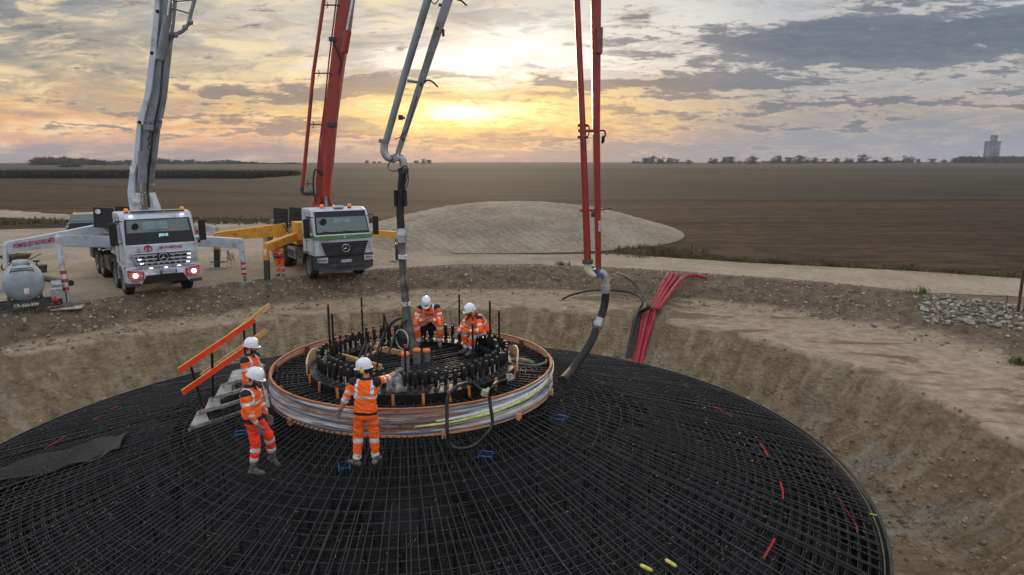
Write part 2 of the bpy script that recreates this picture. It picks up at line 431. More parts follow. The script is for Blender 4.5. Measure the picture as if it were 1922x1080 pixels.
# ---- loose stones and clods
STM = M('pale_stone', S(156,150,140), .9, var=.35, vscale=3, bump=.4, bscale=20)
CLM = M('clay_clod', S(136,118,98), .95, var=.4, vscale=2, bump=.5, bscale=18)
GRM = M('dark_soil_clod', S(104,90,76), .95, var=.4, vscale=2, bump=.5, bscale=18)
ICO = None
def rocks(name, pts, sizes, mats, flat=.7):
    global ICO
    bm = bmesh.new(); bmesh.ops.create_icosphere(bm, subdivisions=1, radius=1); V0 = np.array([v.co[:] for v in bm.verts]); F0 = np.array([[v.index for v in f.verts] for f in bm.faces]); bm.free()
    n = len(pts); pts = np.array(pts); sizes = np.array(sizes)[:, None, None]
    V = V0[None]*(1+.45*(RNG.random((n, len(V0), 1))-.5))
    sc = 1+.7*(RNG.random((n, 1, 3))-.5); sc[:, :, 2] *= flat
    a = RNG.random(n)*2*PI; ca, sa = np.cos(a)[:, None], np.sin(a)[:, None]
    V = V*sc; Vx = V[:, :, 0]*ca-V[:, :, 1]*sa; Vy = V[:, :, 0]*sa+V[:, :, 1]*ca
    V = np.stack([Vx, Vy, V[:, :, 2]], -1)*sizes + pts[:, None, :]
    F = F0[None]+(np.arange(n)*len(V0))[:, None, None]
    me = np_mesh(name, V.reshape(-1, 3), F.reshape(-1, 3), mats[0], smooth=False)
    for m in mats[1:]: me.materials.append(m)
    me.polygons.foreach_set('material_index', np.repeat(RNG.integers(0, len(mats), n), len(F0)).astype(np.int32))
    o = bpy.data.objects.new(name, me); COL.objects.link(o); return o
def scatter(n, rfun, thr, power=2.2, smin=.012, smax=.08):
    th = RNG.uniform(thr[0], thr[1], n); f = RNG.random(n)
    r = rfun(th, f); x = CX+r*np.sin(np.radians(th)); y = CY+r*np.cos(np.radians(th))
    s = smin+(smax-smin)*RNG.random(n)**(power*2.2)
    return np.stack([x, y, ground_z(x, y)+s*.1], -1), s
fB = lambda th, f: np.interp(th, TH2, FOOT)+(np.interp(th, TH2, TOP)-np.interp(th, TH2, FOOT)+.4)*f
p, s = scatter(26000, fB, (-75, 95), 4.2, .008, .07)
tag(rocks('berm_stones', p, s, [STM, STM, GRM, GRM, CLM]), 'white pebbles and soil clods strewn over the earth bank below the yard', 'stones', kind='stuff')
fW = lambda th, f: 11.0+(np.interp(th, TH, RIM)-11.0)*f**1.3
p, s = scatter(12000, fW, (-75, 125), 5.0, .008, .06)
tag(rocks('wall_rubble', p, s, [CLM, CLM, CLM, CLM, CLM, STM]), 'clay lumps and chalk rubble clinging to the pit wall', 'rubble', kind='stuff')
fF = lambda th, f: 9.3+2.4*f
p, s = scatter(3500, fF, (50, 130), 3.2, .010, .08)
tag(rocks('pit_floor_rubble', p, s, [CLM, GRM, CLM]), 'loose rubble on the narrow pit floor outside the slab', 'rubble', kind='stuff')
# grey boulders heap beside the road, right
pts = []; ss = []
for i in range(330):
    q = random.random(); c = G(1730+q*200, 566+q*22+random.uniform(-9, 12), 0)
    pts.append((c.x, c.y, gz(c.x, c.y)+.03)); ss.append(random.uniform(.04, .11))
tag(rocks('stone_heap', pts, ss, [STM, M('grey_stone', S(118,116,112), .9, var=.3)]), 'heap of pale grey rubble stones along the edge of the road at right', 'stone heap', kind='stuff')
# grass
def grass(name, pts, hmin, hmax, mat, w=.012, lean=.5, per=7):
    V = []; F = []
    for (x, y, z) in pts:
        for j in range(per):
            a = random.uniform(0, 2*PI); hh = random.uniform(hmin, hmax); ox, oy = x+random.gauss(0, .07), y+random.gauss(0, .07)
            l = random.uniform(0, lean)*hh; dx, dy = math.cos(a), math.sin(a); b0 = len(V)
            V += [(ox-dy*w, oy+dx*w, z), (ox+dy*w, oy-dx*w, z), (ox+dx*l*.4+dy*w*.6, oy+dy*l*.4-dx*w*.6, z+hh*.6), (ox+dx*l, oy+dy*l, z+hh), (ox+dx*l*.4-dy*w*.6, oy+dy*l*.4+dx*w*.6, z+hh*.6)]
            F += [(b0, b0+1, b0+2, b0+4), (b0+4, b0+2, b0+3)]
    me = bpy.data.meshes.new(name); me.from_pydata(V, [], F); me.materials.append(mat)
    o = bpy.data.objects.new(name, me); COL.objects.link(o); return o
GR1 = M('dry_grass', S(92,82,56), .8, var=.5, vscale=.8, world=True); GR2 = M('green_grass', S(78,86,46), .8, var=.4, vscale=1, world=True)
pts = []
edge = [(1160,474),(1280,484),(1400,493),(1550,500),(1700,508),(1922,523),(2300,545)]
for i in range(2600):
    k = random.randrange(len(edge)-1); q = random.random(); u_ = edge[k][0]+(edge[k+1][0]-edge[k][0])*q; v_ = edge[k][1]+(edge[k+1][1]-edge[k][1])*q
    c = G(u_, v_-abs(random.gauss(0, 3.2)) + 1); pts.append((c.x, c.y, .0))
tag(grass('verge_grass', pts, .04, .17, GR1, .02, .6, 8), 'low dry grass along the far side of the gravel road', 'grass', kind='stuff')
pts = []
for i in range(480):
    c = G(random.gauss(1225, 34), random.gauss(475, 4)); pts.append((c.x, c.y, 0))
tag(grass('tall_grass', pts, .1, .38, GR1, .018, .8, 7), 'tall dry weeds at the foot of the gravel mound', 'grass', kind='stuff')
pts = []
for i in range(1500):
    q = random.random(); c = G(-60+q*760, 418+random.gauss(0, 2.5) - 1*q); pts.append((c.x, c.y, 0))
tag(grass('field_edge_grass', pts, .1, .35, GR1, .03, .6, 7), 'dry grass between the farm road and the yard', 'grass', kind='stuff')
def weed(u_, v_, z, n, h, label, mat, spread=.16):
    c = G(u_, v_, z); c.z = gz(c.x, c.y)
    o = grass('weed_tuft', [(random.gauss(0, spread), random.gauss(0, spread), 0) for _ in range(n)], h*.4, h, mat, .014, .8, 9)
    o.location = c; tag(o, label, 'plant')
weed(1722, 560, -.1, 8, .42, 'green weed growing on the bank left of the grey stones', GR2)
weed(1055, 500, 0, 9, .3, 'brown weed tuft on the bank edge left of the red boom foot', GR1)
weed(1288, 539, -.2, 4, .2, 'tiny green weed on the bank beside the red conduits', GR2, .08)
weed(1915, 668, -.5, 10, .35, 'green weed clump low on the bank at the right edge of the picture', GR2, .12)
# maize strip far left, low crop mass
V = MB(); 
mz = M('standing_maize', S(46,46,38), .9, var=.4, vscale=.3, world=True)
tree_rng = random.Random(3)
pts = []
for i in range(9000):
    q = random.random()**.8; x = -290+q*215; y = 200+random.random()*70*(1-q*.3); pts.append((x, y, 0))
tag(grass('maize_strip', pts, 1.0, 2.2, mz, .16, .35, 4), 'dark strip of standing maize across the far field at left', 'crop', kind='stuff')
# ================================================================== sky and light
SUN_AZ = math.radians(-3.6); SUN_EL = math.radians(4.2)
w = bpy.data.worlds.new('World'); SC.world = w; w.use_nodes = True
t = NT(w.node_tree); bg = w.node_tree.nodes['Background']
D = t.node('ShaderNodeTexCoord').outputs['Generated']
dx, dy, dz = t.sep(D)
fy = t.m('MAXIMUM', dy, .05)
gx = t.m('DIVIDE', dx, fy); gzz = t.m('DIVIDE', t.m('MAXIMUM', dz, 0.0), fy)
def sp(u, v):
    r = ray(u, v); return r.x/r.y, r.z/r.y
def blob(u, v, su, sv, warp=None):
    a, b = sp(u, v); sx = su/1300.0; sy = sv/1290.0
    X_ = t.mul(t.sub(gxw, a), 1/sx); Y_ = t.mul(t.sub(gzw, b), 1/sy)
    d = t.add(t.mul(X_, X_), t.mul(Y_, Y_))
    return t.m('POWER', 2.718, t.mul(d, -1.0))
# warped coordinates so that no feature has a clean outline
pl = t.comb(t.m('DIVIDE', gx, t.add(gzz, .10)), t.m('DIVIDE', 1.0, t.add(gzz, .10)), 0.0)
wn = t.noise(pl, 1.1, 5, .6, .3, col=True); wr, wg, wb = t.sep(wn)
wfine = t.noise(t.comb(t.mul(gx, 9), t.mul(gzz, 34), 3.0), 1.0, 7, .62, .4, col=True); fr, fg, fb = t.sep(wfine)
gxw = t.add(gx, t.add(t.mul(t.sub(wr, .5), .10), t.mul(t.sub(fr, .5), .10)))
gzw = t.add(gzz, t.add(t.mul(t.sub(wg, .5), .05), t.mul(t.sub(fg, .5), .035)))
def rmp(stops):
    return t.ramp(t.mul(gzw, 3.0), [(min(1, sp(961, y)[1]*3.0 if y <= 303 else 0), S(*c)) for y, c in stops])
cl = rmp([(303,(132,128,138)),(284,(146,134,142)),(262,(196,152,130)),(235,(222,165,118)),(190,(214,172,122)),(130,(190,172,142)),(60,(160,156,148)),(0,(150,152,152))])
cm = rmp([(303,(134,124,128)),(280,(138,124,126)),(262,(206,150,110)),(235,(240,190,110)),(180,(236,202,140)),(120,(232,215,185)),(50,(214,206,190)),(0,(205,200,188))])
cr = rmp([(303,(138,140,150)),(270,(124,134,148)),(235,(136,138,146)),(205,(164,154,148)),(160,(156,158,162)),(90,(172,176,180)),(20,(178,182,186)),(0,(172,178,184))])
base = t.mix(t.smooth(gxw, -.62, -.12), cl, cm)
base = t.mix(t.smooth(gxw, .0, .42), base, cr)
def over(c, f, col, k=1.0):
    return t.mix(t.m('MULTIPLY', f, k, clamp=True), c, S(*col))
base = over(base, blob(900, 108, 230, 52), (262,258,250), 1.0)
base = over(base, blob(990, 95, 170, 40), (262,256,246), .95)
base = over(base, blob(880, 216, 250, 40), (250,196,104), .8)
base = over(base, blob(1230, 50, 170, 80), (216,216,212), .8)
base = over(base, blob(600, 30, 220, 50), (206,196,176), .6)
base = over(base, blob(350, 252, 420, 16), (236,166,112), .6)
# high streaky veil (left and centre)
st = t.noise(t.mapv(t.comb(gx, gzz, 0.0), (2.4, 11, 1), (0,0,.38)), 1.9, 8, .62, .9)
st2 = t.noise(t.mapv(t.comb(gx, gzz, 5.0), (3.5, 15, 1), (0,0,-.22)), 2.2, 8, .62, .6)
veil = t.smooth(st, .42, .66); hi = t.smooth(gzz, .04, .13)
base = t.mix(t.mul(t.mul(veil, hi), t.smooth(gx, .1, -.25, .0, .95)), base, t.mix(t.smooth(gx, -.7, -.2), S(112,118,122), S(156,146,132)))
base = t.mix(t.m('MULTIPLY', t.smooth(st2, .50, .64), t.smooth(gx, .15, -.3, 0, .6)), base, S(248,222,172))
base = t.mix(t.m('MULTIPLY', t.smooth(st2, .52, .38), .42), base, S(116,120,128))
# cloud field with placed banks
cn = t.noise(t.comb(t.mul(gx, 8), t.mul(gzz, 44), 1.0), 1.2, 9, .66, .4)
cn2 = t.noise(t.comb(t.mul(gx, 30), t.mul(gzz, 140), 2.0), 1.0, 7, .7, .4)
bias = None
for (u_, v_, su, sv, k) in [(1520,85,290,36,.46),(1850,38,260,46,.46),(1700,118,300,26,.28),(1400,150,170,14,.40),(1230,168,150,17,.40),(1120,158,90,14,.2),(540,172,150,20,.34),(690,165,110,22,.34),(520,245,240,13,.36),(420,222,160,8,.28),(700,232,90,16,.3),(950,186,170,9,.44),(1040,155,100,6,.36),(865,140,90,5,.30),(1640,192,260,8,.40),(1860,165,130,12,.32),(960,262,260,9,.42),(1240,215,150,7,.22),(170,238,60,4,.34),(415,176,45,8,.36),(1480,235,300,8,.22),(410,200,80,6,.25),(1020,128,60,5,.25),(1840,60,300,20,.2)]:
    q = t.mul(blob(u_, v_, su, sv), k); bias = q if bias is None else t.add(bias, q)
cm_ = t.add(t.mul(cn, .62), t.mul(cn2, .38))
dens = t.add(t.add(.5, t.mul(t.sub(cm_, .5), 1.5)), t.mul(bias, .62))
dmask = t.mul(t.smooth(dens, .575, .70), t.smooth(cn2, .2, .62, .68, 1.0))
dmask = t.mul(dmask, t.smooth(gzz, .006, .03))
bank = t.mul(t.add(blob(1610, 78, 300, 34), blob(1850, 52, 260, 36)), t.smooth(cn, .28, .5, .45, 1.0))
base = t.mix(t.m('MULTIPLY', t.smooth(bank, .22, .75), .85, clamp=True), base, t.mix(t.smooth(cn, .3, .7), S(92,103,120), S(128,134,146)))
near_sun = blob(880, 215, 300, 80)
ccol = t.mix(t.smooth(gxw, .05, .45), S(112,104,108), S(80,92,110))
ccol = t.mix(t.m('MULTIPLY', near_sun, .8), ccol, S(130,98,80))
ccol = t.mix(t.smooth(cn2, .35, .7, 0, .5), ccol, S(132,132,138))
rim = t.mul(t.smooth(dens, .50, .59), t.smooth(dens, .66, .60))
base = t.mix(t.m('MULTIPLY', rim, t.add(t.mul(near_sun, .9), .22)), base, t.mix(near_sun, S(226,196,164), S(255,196,96)))
base = t.mix(t.mul(dmask, .9), base, ccol)
# glow of the veiled sun, breaking through
brk = t.smooth(t.add(t.mul(cn2, .65), t.mul(cn, .35)), .42, .56)
g1 = t.mul(blob(880, 216, 175, 34), t.add(.25, t.mul(brk, .9)))
base = t.mix(t.m('MULTIPLY', g1, 1.0, clamp=True), base, (1.5, 1.12, .48, 1))
g2 = t.mul(blob(872, 212, 62, 15), 1.0)
base = t.mix(t.m('MULTIPLY', g2, .9, clamp=True), base, (2.1, 1.75, 1.1, 1))
g3 = t.mul(blob(930, 248, 150, 7), brk); base = t.mix(t.m('MULTIPLY', g3, .7, clamp=True), base, S(255,190,84))
g4 = blob(830, 288, 40, 2.2); base = t.mix(t.m('MULTIPLY', g4, .7, clamp=True), base, S(222,160,120))
g5 = t.mul(t.add(blob(950, 108, 170, 26), blob(840, 122, 130, 18)), t.smooth(st, .25, .6, .5, 1.0))
base = t.mix(t.m('MULTIPLY', g5, .5, clamp=True), base, (1.12, 1.06, .96, 1))
# horizon mist
base = t.mix(t.smooth(gzw, .026, .0, 0, .55), base, t.mix(t.smooth(gx, -.2, .3), S(148,132,134), S(142,142,150)))
# unseen blue-grey dome overhead and behind, brightened to light the foreground
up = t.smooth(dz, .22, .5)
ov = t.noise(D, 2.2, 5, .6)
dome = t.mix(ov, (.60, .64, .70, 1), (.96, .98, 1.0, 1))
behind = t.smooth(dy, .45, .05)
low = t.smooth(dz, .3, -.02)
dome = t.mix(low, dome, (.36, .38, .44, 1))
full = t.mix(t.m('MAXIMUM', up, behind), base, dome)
sky = t.node('ShaderNodeTexSky', sky_type='NISHITA', sun_disc=False, sun_elevation=SUN_EL, sun_rotation=SUN_AZ)
skys = t.node('ShaderNodeVectorMath', operation='SCALE'); t.l.new(sky.outputs[0], skys.inputs[0]); skys.inputs['Scale'].default_value = .004
fin = t.node('ShaderNodeVectorMath', operation='ADD'); t.l.new(full, fin.inputs[0]); t.l.new(skys.outputs[0], fin.inputs[1])
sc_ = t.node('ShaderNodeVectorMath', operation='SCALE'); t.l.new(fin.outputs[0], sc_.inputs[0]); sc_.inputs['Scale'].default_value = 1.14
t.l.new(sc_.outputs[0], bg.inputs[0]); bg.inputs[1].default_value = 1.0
w.cycles.sampling_method = 'MANUAL'; w.cycles.sample_map_resolution = 1024
sl = bpy.data.lights.new('sun', 'SUN'); sl.energy = 1.5; sl.angle = math.radians(10); sl.color = (1, .74, .45)
so = bpy.data.objects.new('sun', sl); COL.objects.link(so)
so.rotation_euler = Vector((math.sin(SUN_AZ)*math.cos(SUN_EL+.05), math.cos(SUN_AZ)*math.cos(SUN_EL+.05), math.sin(SUN_EL+.05))).to_track_quat('Z', 'Y').to_euler()
SC.view_settings.view_transform = 'Standard'; SC.view_settings.look = 'None'; SC.view_settings.exposure = 0; SC.view_settings.gamma = 1
# ---- haze
hz = MB().box((0, 0, 31), (5000, 5000, 92)).build('haze', [], None)
hm = bpy.data.materials.new('air'); hm.use_nodes = True; hm.node_tree.nodes.clear()
o_ = hm.node_tree.nodes.new('ShaderNodeOutputMaterial'); pv = hm.node_tree.nodes.new('ShaderNodeVolumePrincipled')
pv.inputs['Color'].default_value = (.86, .90, 1.0, 1); pv.inputs['Density'].default_value = HAZE; pv.inputs['Anisotropy'].default_value = .15
hm.node_tree.links.new(pv.outputs[0], o_.inputs['Volume']); hz.data.materials.append(hm); hz['kind'] = 'stuff'
hz.display_type = 'WIRE'
# ================================================================== far trees
LEAF = [M('leaf_dark', S(44,50,38), .9, var=.5, vscale=.5, world=True), M('leaf_mid', S(60,64,48), .9, var=.5, vscale=.5, world=True)]
BARK = M('bark', S(70,60,50), .9)
def tree_meshes(seed, wid, hgt, n):
    r = random.Random(seed); tr = MB()
    tr.tube([(0,0,-.3), (.1,0,hgt*.25), (0,.1,hgt*.6)], [wid*.05, wid*.04, wid*.015], 6)
    for j in range(4):
        a = r.uniform(0, 6.3); tr.tube([(.05,0,hgt*.3), (math.cos(a)*wid*.3, math.sin(a)*wid*.3, hgt*r.uniform(.5,.75))], [wid*.02, wid*.008], 5)
    V = []; F = []; mi = []
    cl = [(r.gauss(0, wid*.22), r.gauss(0, wid*.22), hgt*r.uniform(.22, .86), r.uniform(.16, .3)*wid) for _ in range(14)] + [(0,0,hgt*.2,wid*.34),(wid*.25,0,hgt*.15,wid*.28),(-wid*.25,0,hgt*.15,wid*.28)]
    for (x, y, z, q) in cl:
        mm = r.random() < .5
        for j in range(n):
            d = Vector((r.gauss(0,1), r.gauss(0,1), r.gauss(0,1)*.8)).normalized()*q*(.55+.5*r.random())
            c = Vector((x, y, z))+d; s_ = r.uniform(.3, .6)*hgt/12
            a = Vector((r.gauss(0,1), r.gauss(0,1), r.gauss(0,1))).normalized(); bb = a.orthogonal().normalized()
            b0 = len(V); V += [c+a*s_, c+bb*s_, c-a*s_, c-bb*s_]; F.append((b0, b0+1, b0+2, b0+3)); mi.append(int(mm))
    me = bpy.data.meshes.new('crown'); me.from_pydata([tuple(v) for v in V], [], F)
    for m in LEAF: me.materials.append(m)
    me.polygons.foreach_set('material_index', mi)
    tm = MB(); return me, tr
protos = []
def tree(x, y, h, wd, k, name, label, cat, group):
    e = empty(name, (x, y, gz(x, y)-.1), random.uniform(0, 6.28))
    tag(e, label, cat, group)
    if len(protos) <= k:
        me, tr = tree_meshes(k+5, 7, 8, 46); protos.append((me, tr))
        to = tr.build('trunk', BARK, e); protos[k] = (me, to.data)
    else:
        to = bpy.data.objects.new('trunk', protos[k][1]); COL.objects.link(to); to.parent = e
    co_ = bpy.data.objects.new('crown', protos[k][0]); COL.objects.link(co_); co_.parent = e
    e.scale = (wd/7, wd/7, h/8)
    return e
def at_h(px, Y): r = ray(px, 303); return r.x/r.y*Y
# row of scattered trees along the right horizon: (px, height px)
R1 = [(1190,5),(1212,9),(1224,12),(1240,11),(1256,9),(1270,7),(1292,7),(1338,10),(1360,10),(1372,11),(1412,12),(1452,9),(1462,12),(1480,10),(1500,13),(1515,9),(1530,9),(1546,8),(1570,9),(1594,9),(1620,13),(1642,6),(1664,10),(1705,12),(1724,7),(1750,8),(1772,6)]
for j, (u_, hp) in enumerate(R1):
    Yd = 1150 + 60*math.sin(j*1.7); x = at_h(u_, Yd); h = hp*Yd/1281*1.15
    tree(x, Yd, h*1.1, max(h*1.5, 8) if j % 3 else h*1.1, j % 4, 'tree', 'bushy tree in the scattered line of trees along the right-hand horizon', 'tree', 'trees scattered along the right horizon')
R2 = [(688,7),(702,5),(760,5),(782,8),(796,10),(806,8),(712,5)]
for j, (u_, hp) in enumerate(R2):
    Yd = 1300; x = at_h(u_, Yd); h = hp*Yd/1281*.9
    tree(x, Yd, h, h*1.4, j % 4, 'tree', 'tiny far tree on the central horizon beside the grey boom tip', 'tree', 'far trees on the central horizon')
def wood(name, lst, label):
    V = MB(); me_l = []
    vs = []; fs = []; mi = []
    for (x, y, h, wd, k) in lst:
        me = protos[k][0]; b0 = len(vs); a = random.uniform(0, 6.28); zz = gz(x, y)-.5
        for v in me.vertices:
            c = v.co; vs.append((x+(c.x*math.cos(a)-c.y*math.sin(a))*wd/7, y+(c.x*math.sin(a)+c.y*math.cos(a))*wd/7, zz+c.z*h/8))
        for p in me.polygons: fs.append([b0+q for q in p.vertices]); mi.append(p.material_index)
    m2 = bpy.data.meshes.new(name); m2.from_pydata(vs, [], fs)
    for m in LEAF: m2.materials.append(m)
    m2.polygons.foreach_set('material_index', mi)
    o = bpy.data.objects.new(name, m2); COL.objects.link(o); return tag(o, label, 'wood', kind='stuff')
L = []
for j in range(44):
    u_ = 58+j*4.6; Yd = 800+random.uniform(0, 60); hp = np.interp(u_, [58,70,90,110,125,140,170,200,230,260], [12,16,17,14,18,14,13,8,5,4])+random.uniform(-2,2)
    L.append((at_h(u_, Yd), Yd, max(3, hp)*Yd/1281, 9, j % 4))
for j in range(62):
    u_ = 215+j*5.6; Yd = 1000+random.uniform(0, 60); hp = np.interp(u_, [215,240,262,300,330,355,380,430,470,500,540,570], [6,9,6,13,8,9,6,8,5,3,4,2])+random.uniform(-1.5,1.5)
    L.append((at_h(u_, Yd), Yd, max(2, hp)*Yd/1281, 11, j % 4))
wood('distant_wood', L, 'long hazy wood along the left horizon behind the white boom')
L = []
for j in range(60):
    u_ = 1790+j*3.2; Yd = 1180+random.uniform(0, 60); hp = np.interp(u_, [1790,1800,1830,1860,1900,1960], [8,13,14,13,14,13])+random.uniform(-2,2)
    L.append((at_h(u_, Yd), Yd, hp*Yd/1281*.95, 12, j % 4))
wood('distant_wood', L, 'dark wood round the grain silo at the right edge of the horizon')
L = []
for j in range(95):
    u_ = 1186+j*5.6
    if 1300 < u_ < 1330: continue
    Yd = 1240+random.uniform(0, 50); L.append((at_h(u_, Yd), Yd, random.uniform(2.5, 5.5)*Yd/1281, 9, j % 4))
wood('hedge', L, 'low dark hedge line running under the scattered trees along the right horizon')
L = []
for j in range(16):
    u_ = 112+j*2.4; Yd = 560; L.append((at_h(u_, Yd), Yd, (4+2*math.sin(j/15*PI))*Yd/1281, 4, j % 4))
wood('thicket', L, 'small dark thicket mound in front of the left wood')
# grain silo
Yd = 1230; x = at_h(1861, Yd); k = Yd/1281
e = empty('grain_silo', (x, Yd, gz(x, Yd)-1)); tag(e, 'tall pale concrete grain silo with a narrow head tower above the far wood', 'silo')
CON = M('weathered_concrete', S(122,134,144), .9, var=.3, vscale=.08)
b_ = MB()
for j in range(4):
    for q in range(2): b_.cyl((-8.6+j*5.7, q*6, 0), (-8.6+j*5.7, q*6, 38), 3.2, 20)
b_.box((0, 3, 19), (20, 6, 37.5)); b_.build('bin_block', CON, e)
b_ = MB().box((1, 3, 43.5), (8, 8, 11)); b_.box((1, 3, 49.2), (8.6, 8.6, .6)); b_.build('head_tower', CON, e)
b_ = MB().box((0, 3, 38.4), (23, 13, .8)); b_.build('roof', M('roof_felt', S(90,90,92), .9), e)
m_ = MB()
for q in range(3): m_.box((1, -1.15, 40.5+q*3), (1.6, .3, 1.4))
m_.build('window', M('dark_glass', S(40,46,52), .2), e)
# ================================================================== slab reinforcement
PXc, PYc = -2.06, 13.9
def zt(r): return .35-.256*(r-2.95)
def zc(x, y): return zt(math.hypot(x-CX, y-CY))
def Gc(u, v, dz=0.0):                 # point on the cone of the top bars
    r = ray(u, v); k = 10.0
    for _ in range(30):
        z = zc(r.x*k, r.y*k)+dz; k = .5*k+.5*(z-CAMZ)/r.z
    return Vector((r.x*k, r.y*k, z))
STEEL = M('dark_rebar', S(40,39,41), .5, .2, var=.35, vscale=1.2, dirt=S(70,56,48), dirtamt=.2, dscale=1.3, world=True, spec=.45)
STEEL2 = M('shaded_rebar', S(24,24,26), .55, .3, var=.35, vscale=1.2, world=True)  # darker copy of the rebar colour, standing for shade below the top layer
BLKM = M('black_steel', S(30,30,32), .5, .3, var=.3, vscale=3)
sl_ = MB(); sl_.lathe([(0.01,-2.76),(9.4,-2.76),(9.4,-2.9),(0.01,-2.9)], (CX, CY, 0), n=96, closed=True, smooth=False)
tag(sl_.build('concrete_floor', M('blinding_concrete', S(44,45,48), .9, var=.35, vscale=1.2, world=True)), kind='structure')  # floor colour darkened to stand for the shade under the bars
cage = tag(empty('slab_reinforcement', (CX, CY, 0)), 'huge round mat of black reinforcing bars filling the pit, sloping down from the timber ring', 'reinforcement cage')
def bar_visible(px_pts):
    n = 0
    for p in px_pts:
        d = Vector(p)-Vector((0,0,CAMZ)); zc_ = d.y*_c - d.z*_s
        if zc_ < .5: continue
        u_ = 961+d.x/zc_*FOC; v_ = 540-(d.z*_c+d.y*_s)/zc_*FOC
        if 0 < u_ < 1922 and 0 < v_ < 1080: n += 1/zc_
    return n
bars = []
NB = 150
for i in range(NB*2):
    a = 2*PI*(i+.05*random.gauss(0,1))/(NB*2)
    r0 = 2.3 if i % 2 == 0 else 4.6+random.uniform(-.3, .6)
    r1 = 9.02
    tw = random.gauss(0, .0008)
    f = lambda r, A=0: Vector((CX+r*math.sin(a+tw*r), CY+r*math.cos(a+tw*r), zt(r)))
    pts = [f(r0+(r1-r0)*q/6) for q in range(7)]
    bars.append((bar_visible(pts), pts, .0105 if i % 2 == 0 else .0095))
    if i % 50 == 0:    # lapped second bar alongside
        off = .045
        p2 = [p+Vector((math.cos(a)*off, -math.sin(a)*off, .004)) for p in pts[2:]]
        bars.append((bar_visible(p2)*.8, p2, .0095))
bars.sort(key=lambda b: -b[0])
rest = MB()
for j, (s_, pts, r) in enumerate(bars):
    pts = [p+Vector((0,0,random.gauss(0,.003))) for p in pts]
    if j < 98: MB().tube(pts, r, 6, caps=False).build('radial_bar', STEEL, cage, True, recalc=False)
    else: rest.tube(pts, r, 5, caps=False)
tag(rest.build('radial_bar', STEEL, cage, True, recalc=False), 'remaining radial top bars', kind='stuff')
def ring_pts(r, z, n=150, jit=.0, a0=0, a1=2*PI):
    return [(CX+r*math.sin(a), CY+r*math.cos(a), z+random.gauss(0, jit)) for a in [a0+(a1-a0)*i/n for i in range(n)]]
r = 3.1
while r < 9.0:
    if r < 5.6: zo, rad_, st_r = .034, .009, .235
    else: zo, rad_, st_r = .020, .0088, .15
    for q in range(1 if r < 5.6 else 2):
        MB().tube(ring_pts(r+.03*q, zt(r)-zo-.03*q, 150, .002), rad_, 5, closed=True).build('ring_bar', STEEL if q == 0 else STEEL2, cage, True, recalc=False)
    r += st_r
MB().tube(ring_pts(9.06, zt(9.06)), .017, 6, closed=True).build('edge_bar', STEEL, cage, True, recalc=False)
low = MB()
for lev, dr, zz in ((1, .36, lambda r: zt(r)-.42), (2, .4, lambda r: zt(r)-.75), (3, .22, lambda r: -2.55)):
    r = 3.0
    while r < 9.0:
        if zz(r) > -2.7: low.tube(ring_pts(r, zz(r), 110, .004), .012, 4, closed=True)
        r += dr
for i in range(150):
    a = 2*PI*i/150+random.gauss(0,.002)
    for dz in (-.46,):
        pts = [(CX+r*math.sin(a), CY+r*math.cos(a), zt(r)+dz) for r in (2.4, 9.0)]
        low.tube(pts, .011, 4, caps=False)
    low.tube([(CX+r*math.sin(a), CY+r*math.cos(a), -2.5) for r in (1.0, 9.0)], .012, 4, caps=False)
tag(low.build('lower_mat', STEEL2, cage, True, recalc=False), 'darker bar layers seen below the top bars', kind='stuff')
# short cross links, stirrup hooks and chair bars tied below the top layer
lk = MB()
for i in range(13000):
    a = random.uniform(-PI, PI); r = 5.0+4.0*random.random()**.8
    rl = random.uniform(.05, .15)
    p = Vector((CX+r*math.sin(a), CY+r*math.cos(a), zt(r)-random.uniform(.02, .2)))
    q = random.random()
    tg = Vector((math.cos(a), -math.sin(a), 0)); rd = Vector((math.sin(a), math.cos(a), -.256))
    d = (tg if q < .6 else rd*.8+tg*.5)*(rl*random.choice((-1,1))) + Vector((0,0,random.gauss(0,.035)))
    lk.tube([p-d*.5, p+d*.5], random.uniform(.004, .008), 4, caps=False)
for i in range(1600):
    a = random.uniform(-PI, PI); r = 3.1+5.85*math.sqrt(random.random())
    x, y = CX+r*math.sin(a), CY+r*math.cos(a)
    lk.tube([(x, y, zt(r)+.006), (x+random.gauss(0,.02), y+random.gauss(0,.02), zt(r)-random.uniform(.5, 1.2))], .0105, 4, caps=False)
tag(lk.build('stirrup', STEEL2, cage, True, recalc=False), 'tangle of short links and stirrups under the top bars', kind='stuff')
tw_ = MB()
for i in range(2600):    # twisted bright tie wires
    a = random.uniform(-PI, PI); r = 3.1+5.8*math.sqrt(random.random()); x, y = CX+r*math.sin(a), CY+r*math.cos(a); z = zt(r)+.012
    b = random.uniform(0, 6.3); l = random.uniform(.02, .05)
    tw_.tube([(x, y, z), (x+math.cos(b)*l, y+math.sin(b)*l, z+random.uniform(.0, .03))], .0028, 3, caps=False)
tag(tw_.build('tie_wire', M('bright_tie_wire', S(150,148,146), .4, .6), cage, True, recalc=False), 'tiny bright tie wires on the bar crossings', kind='stuff')
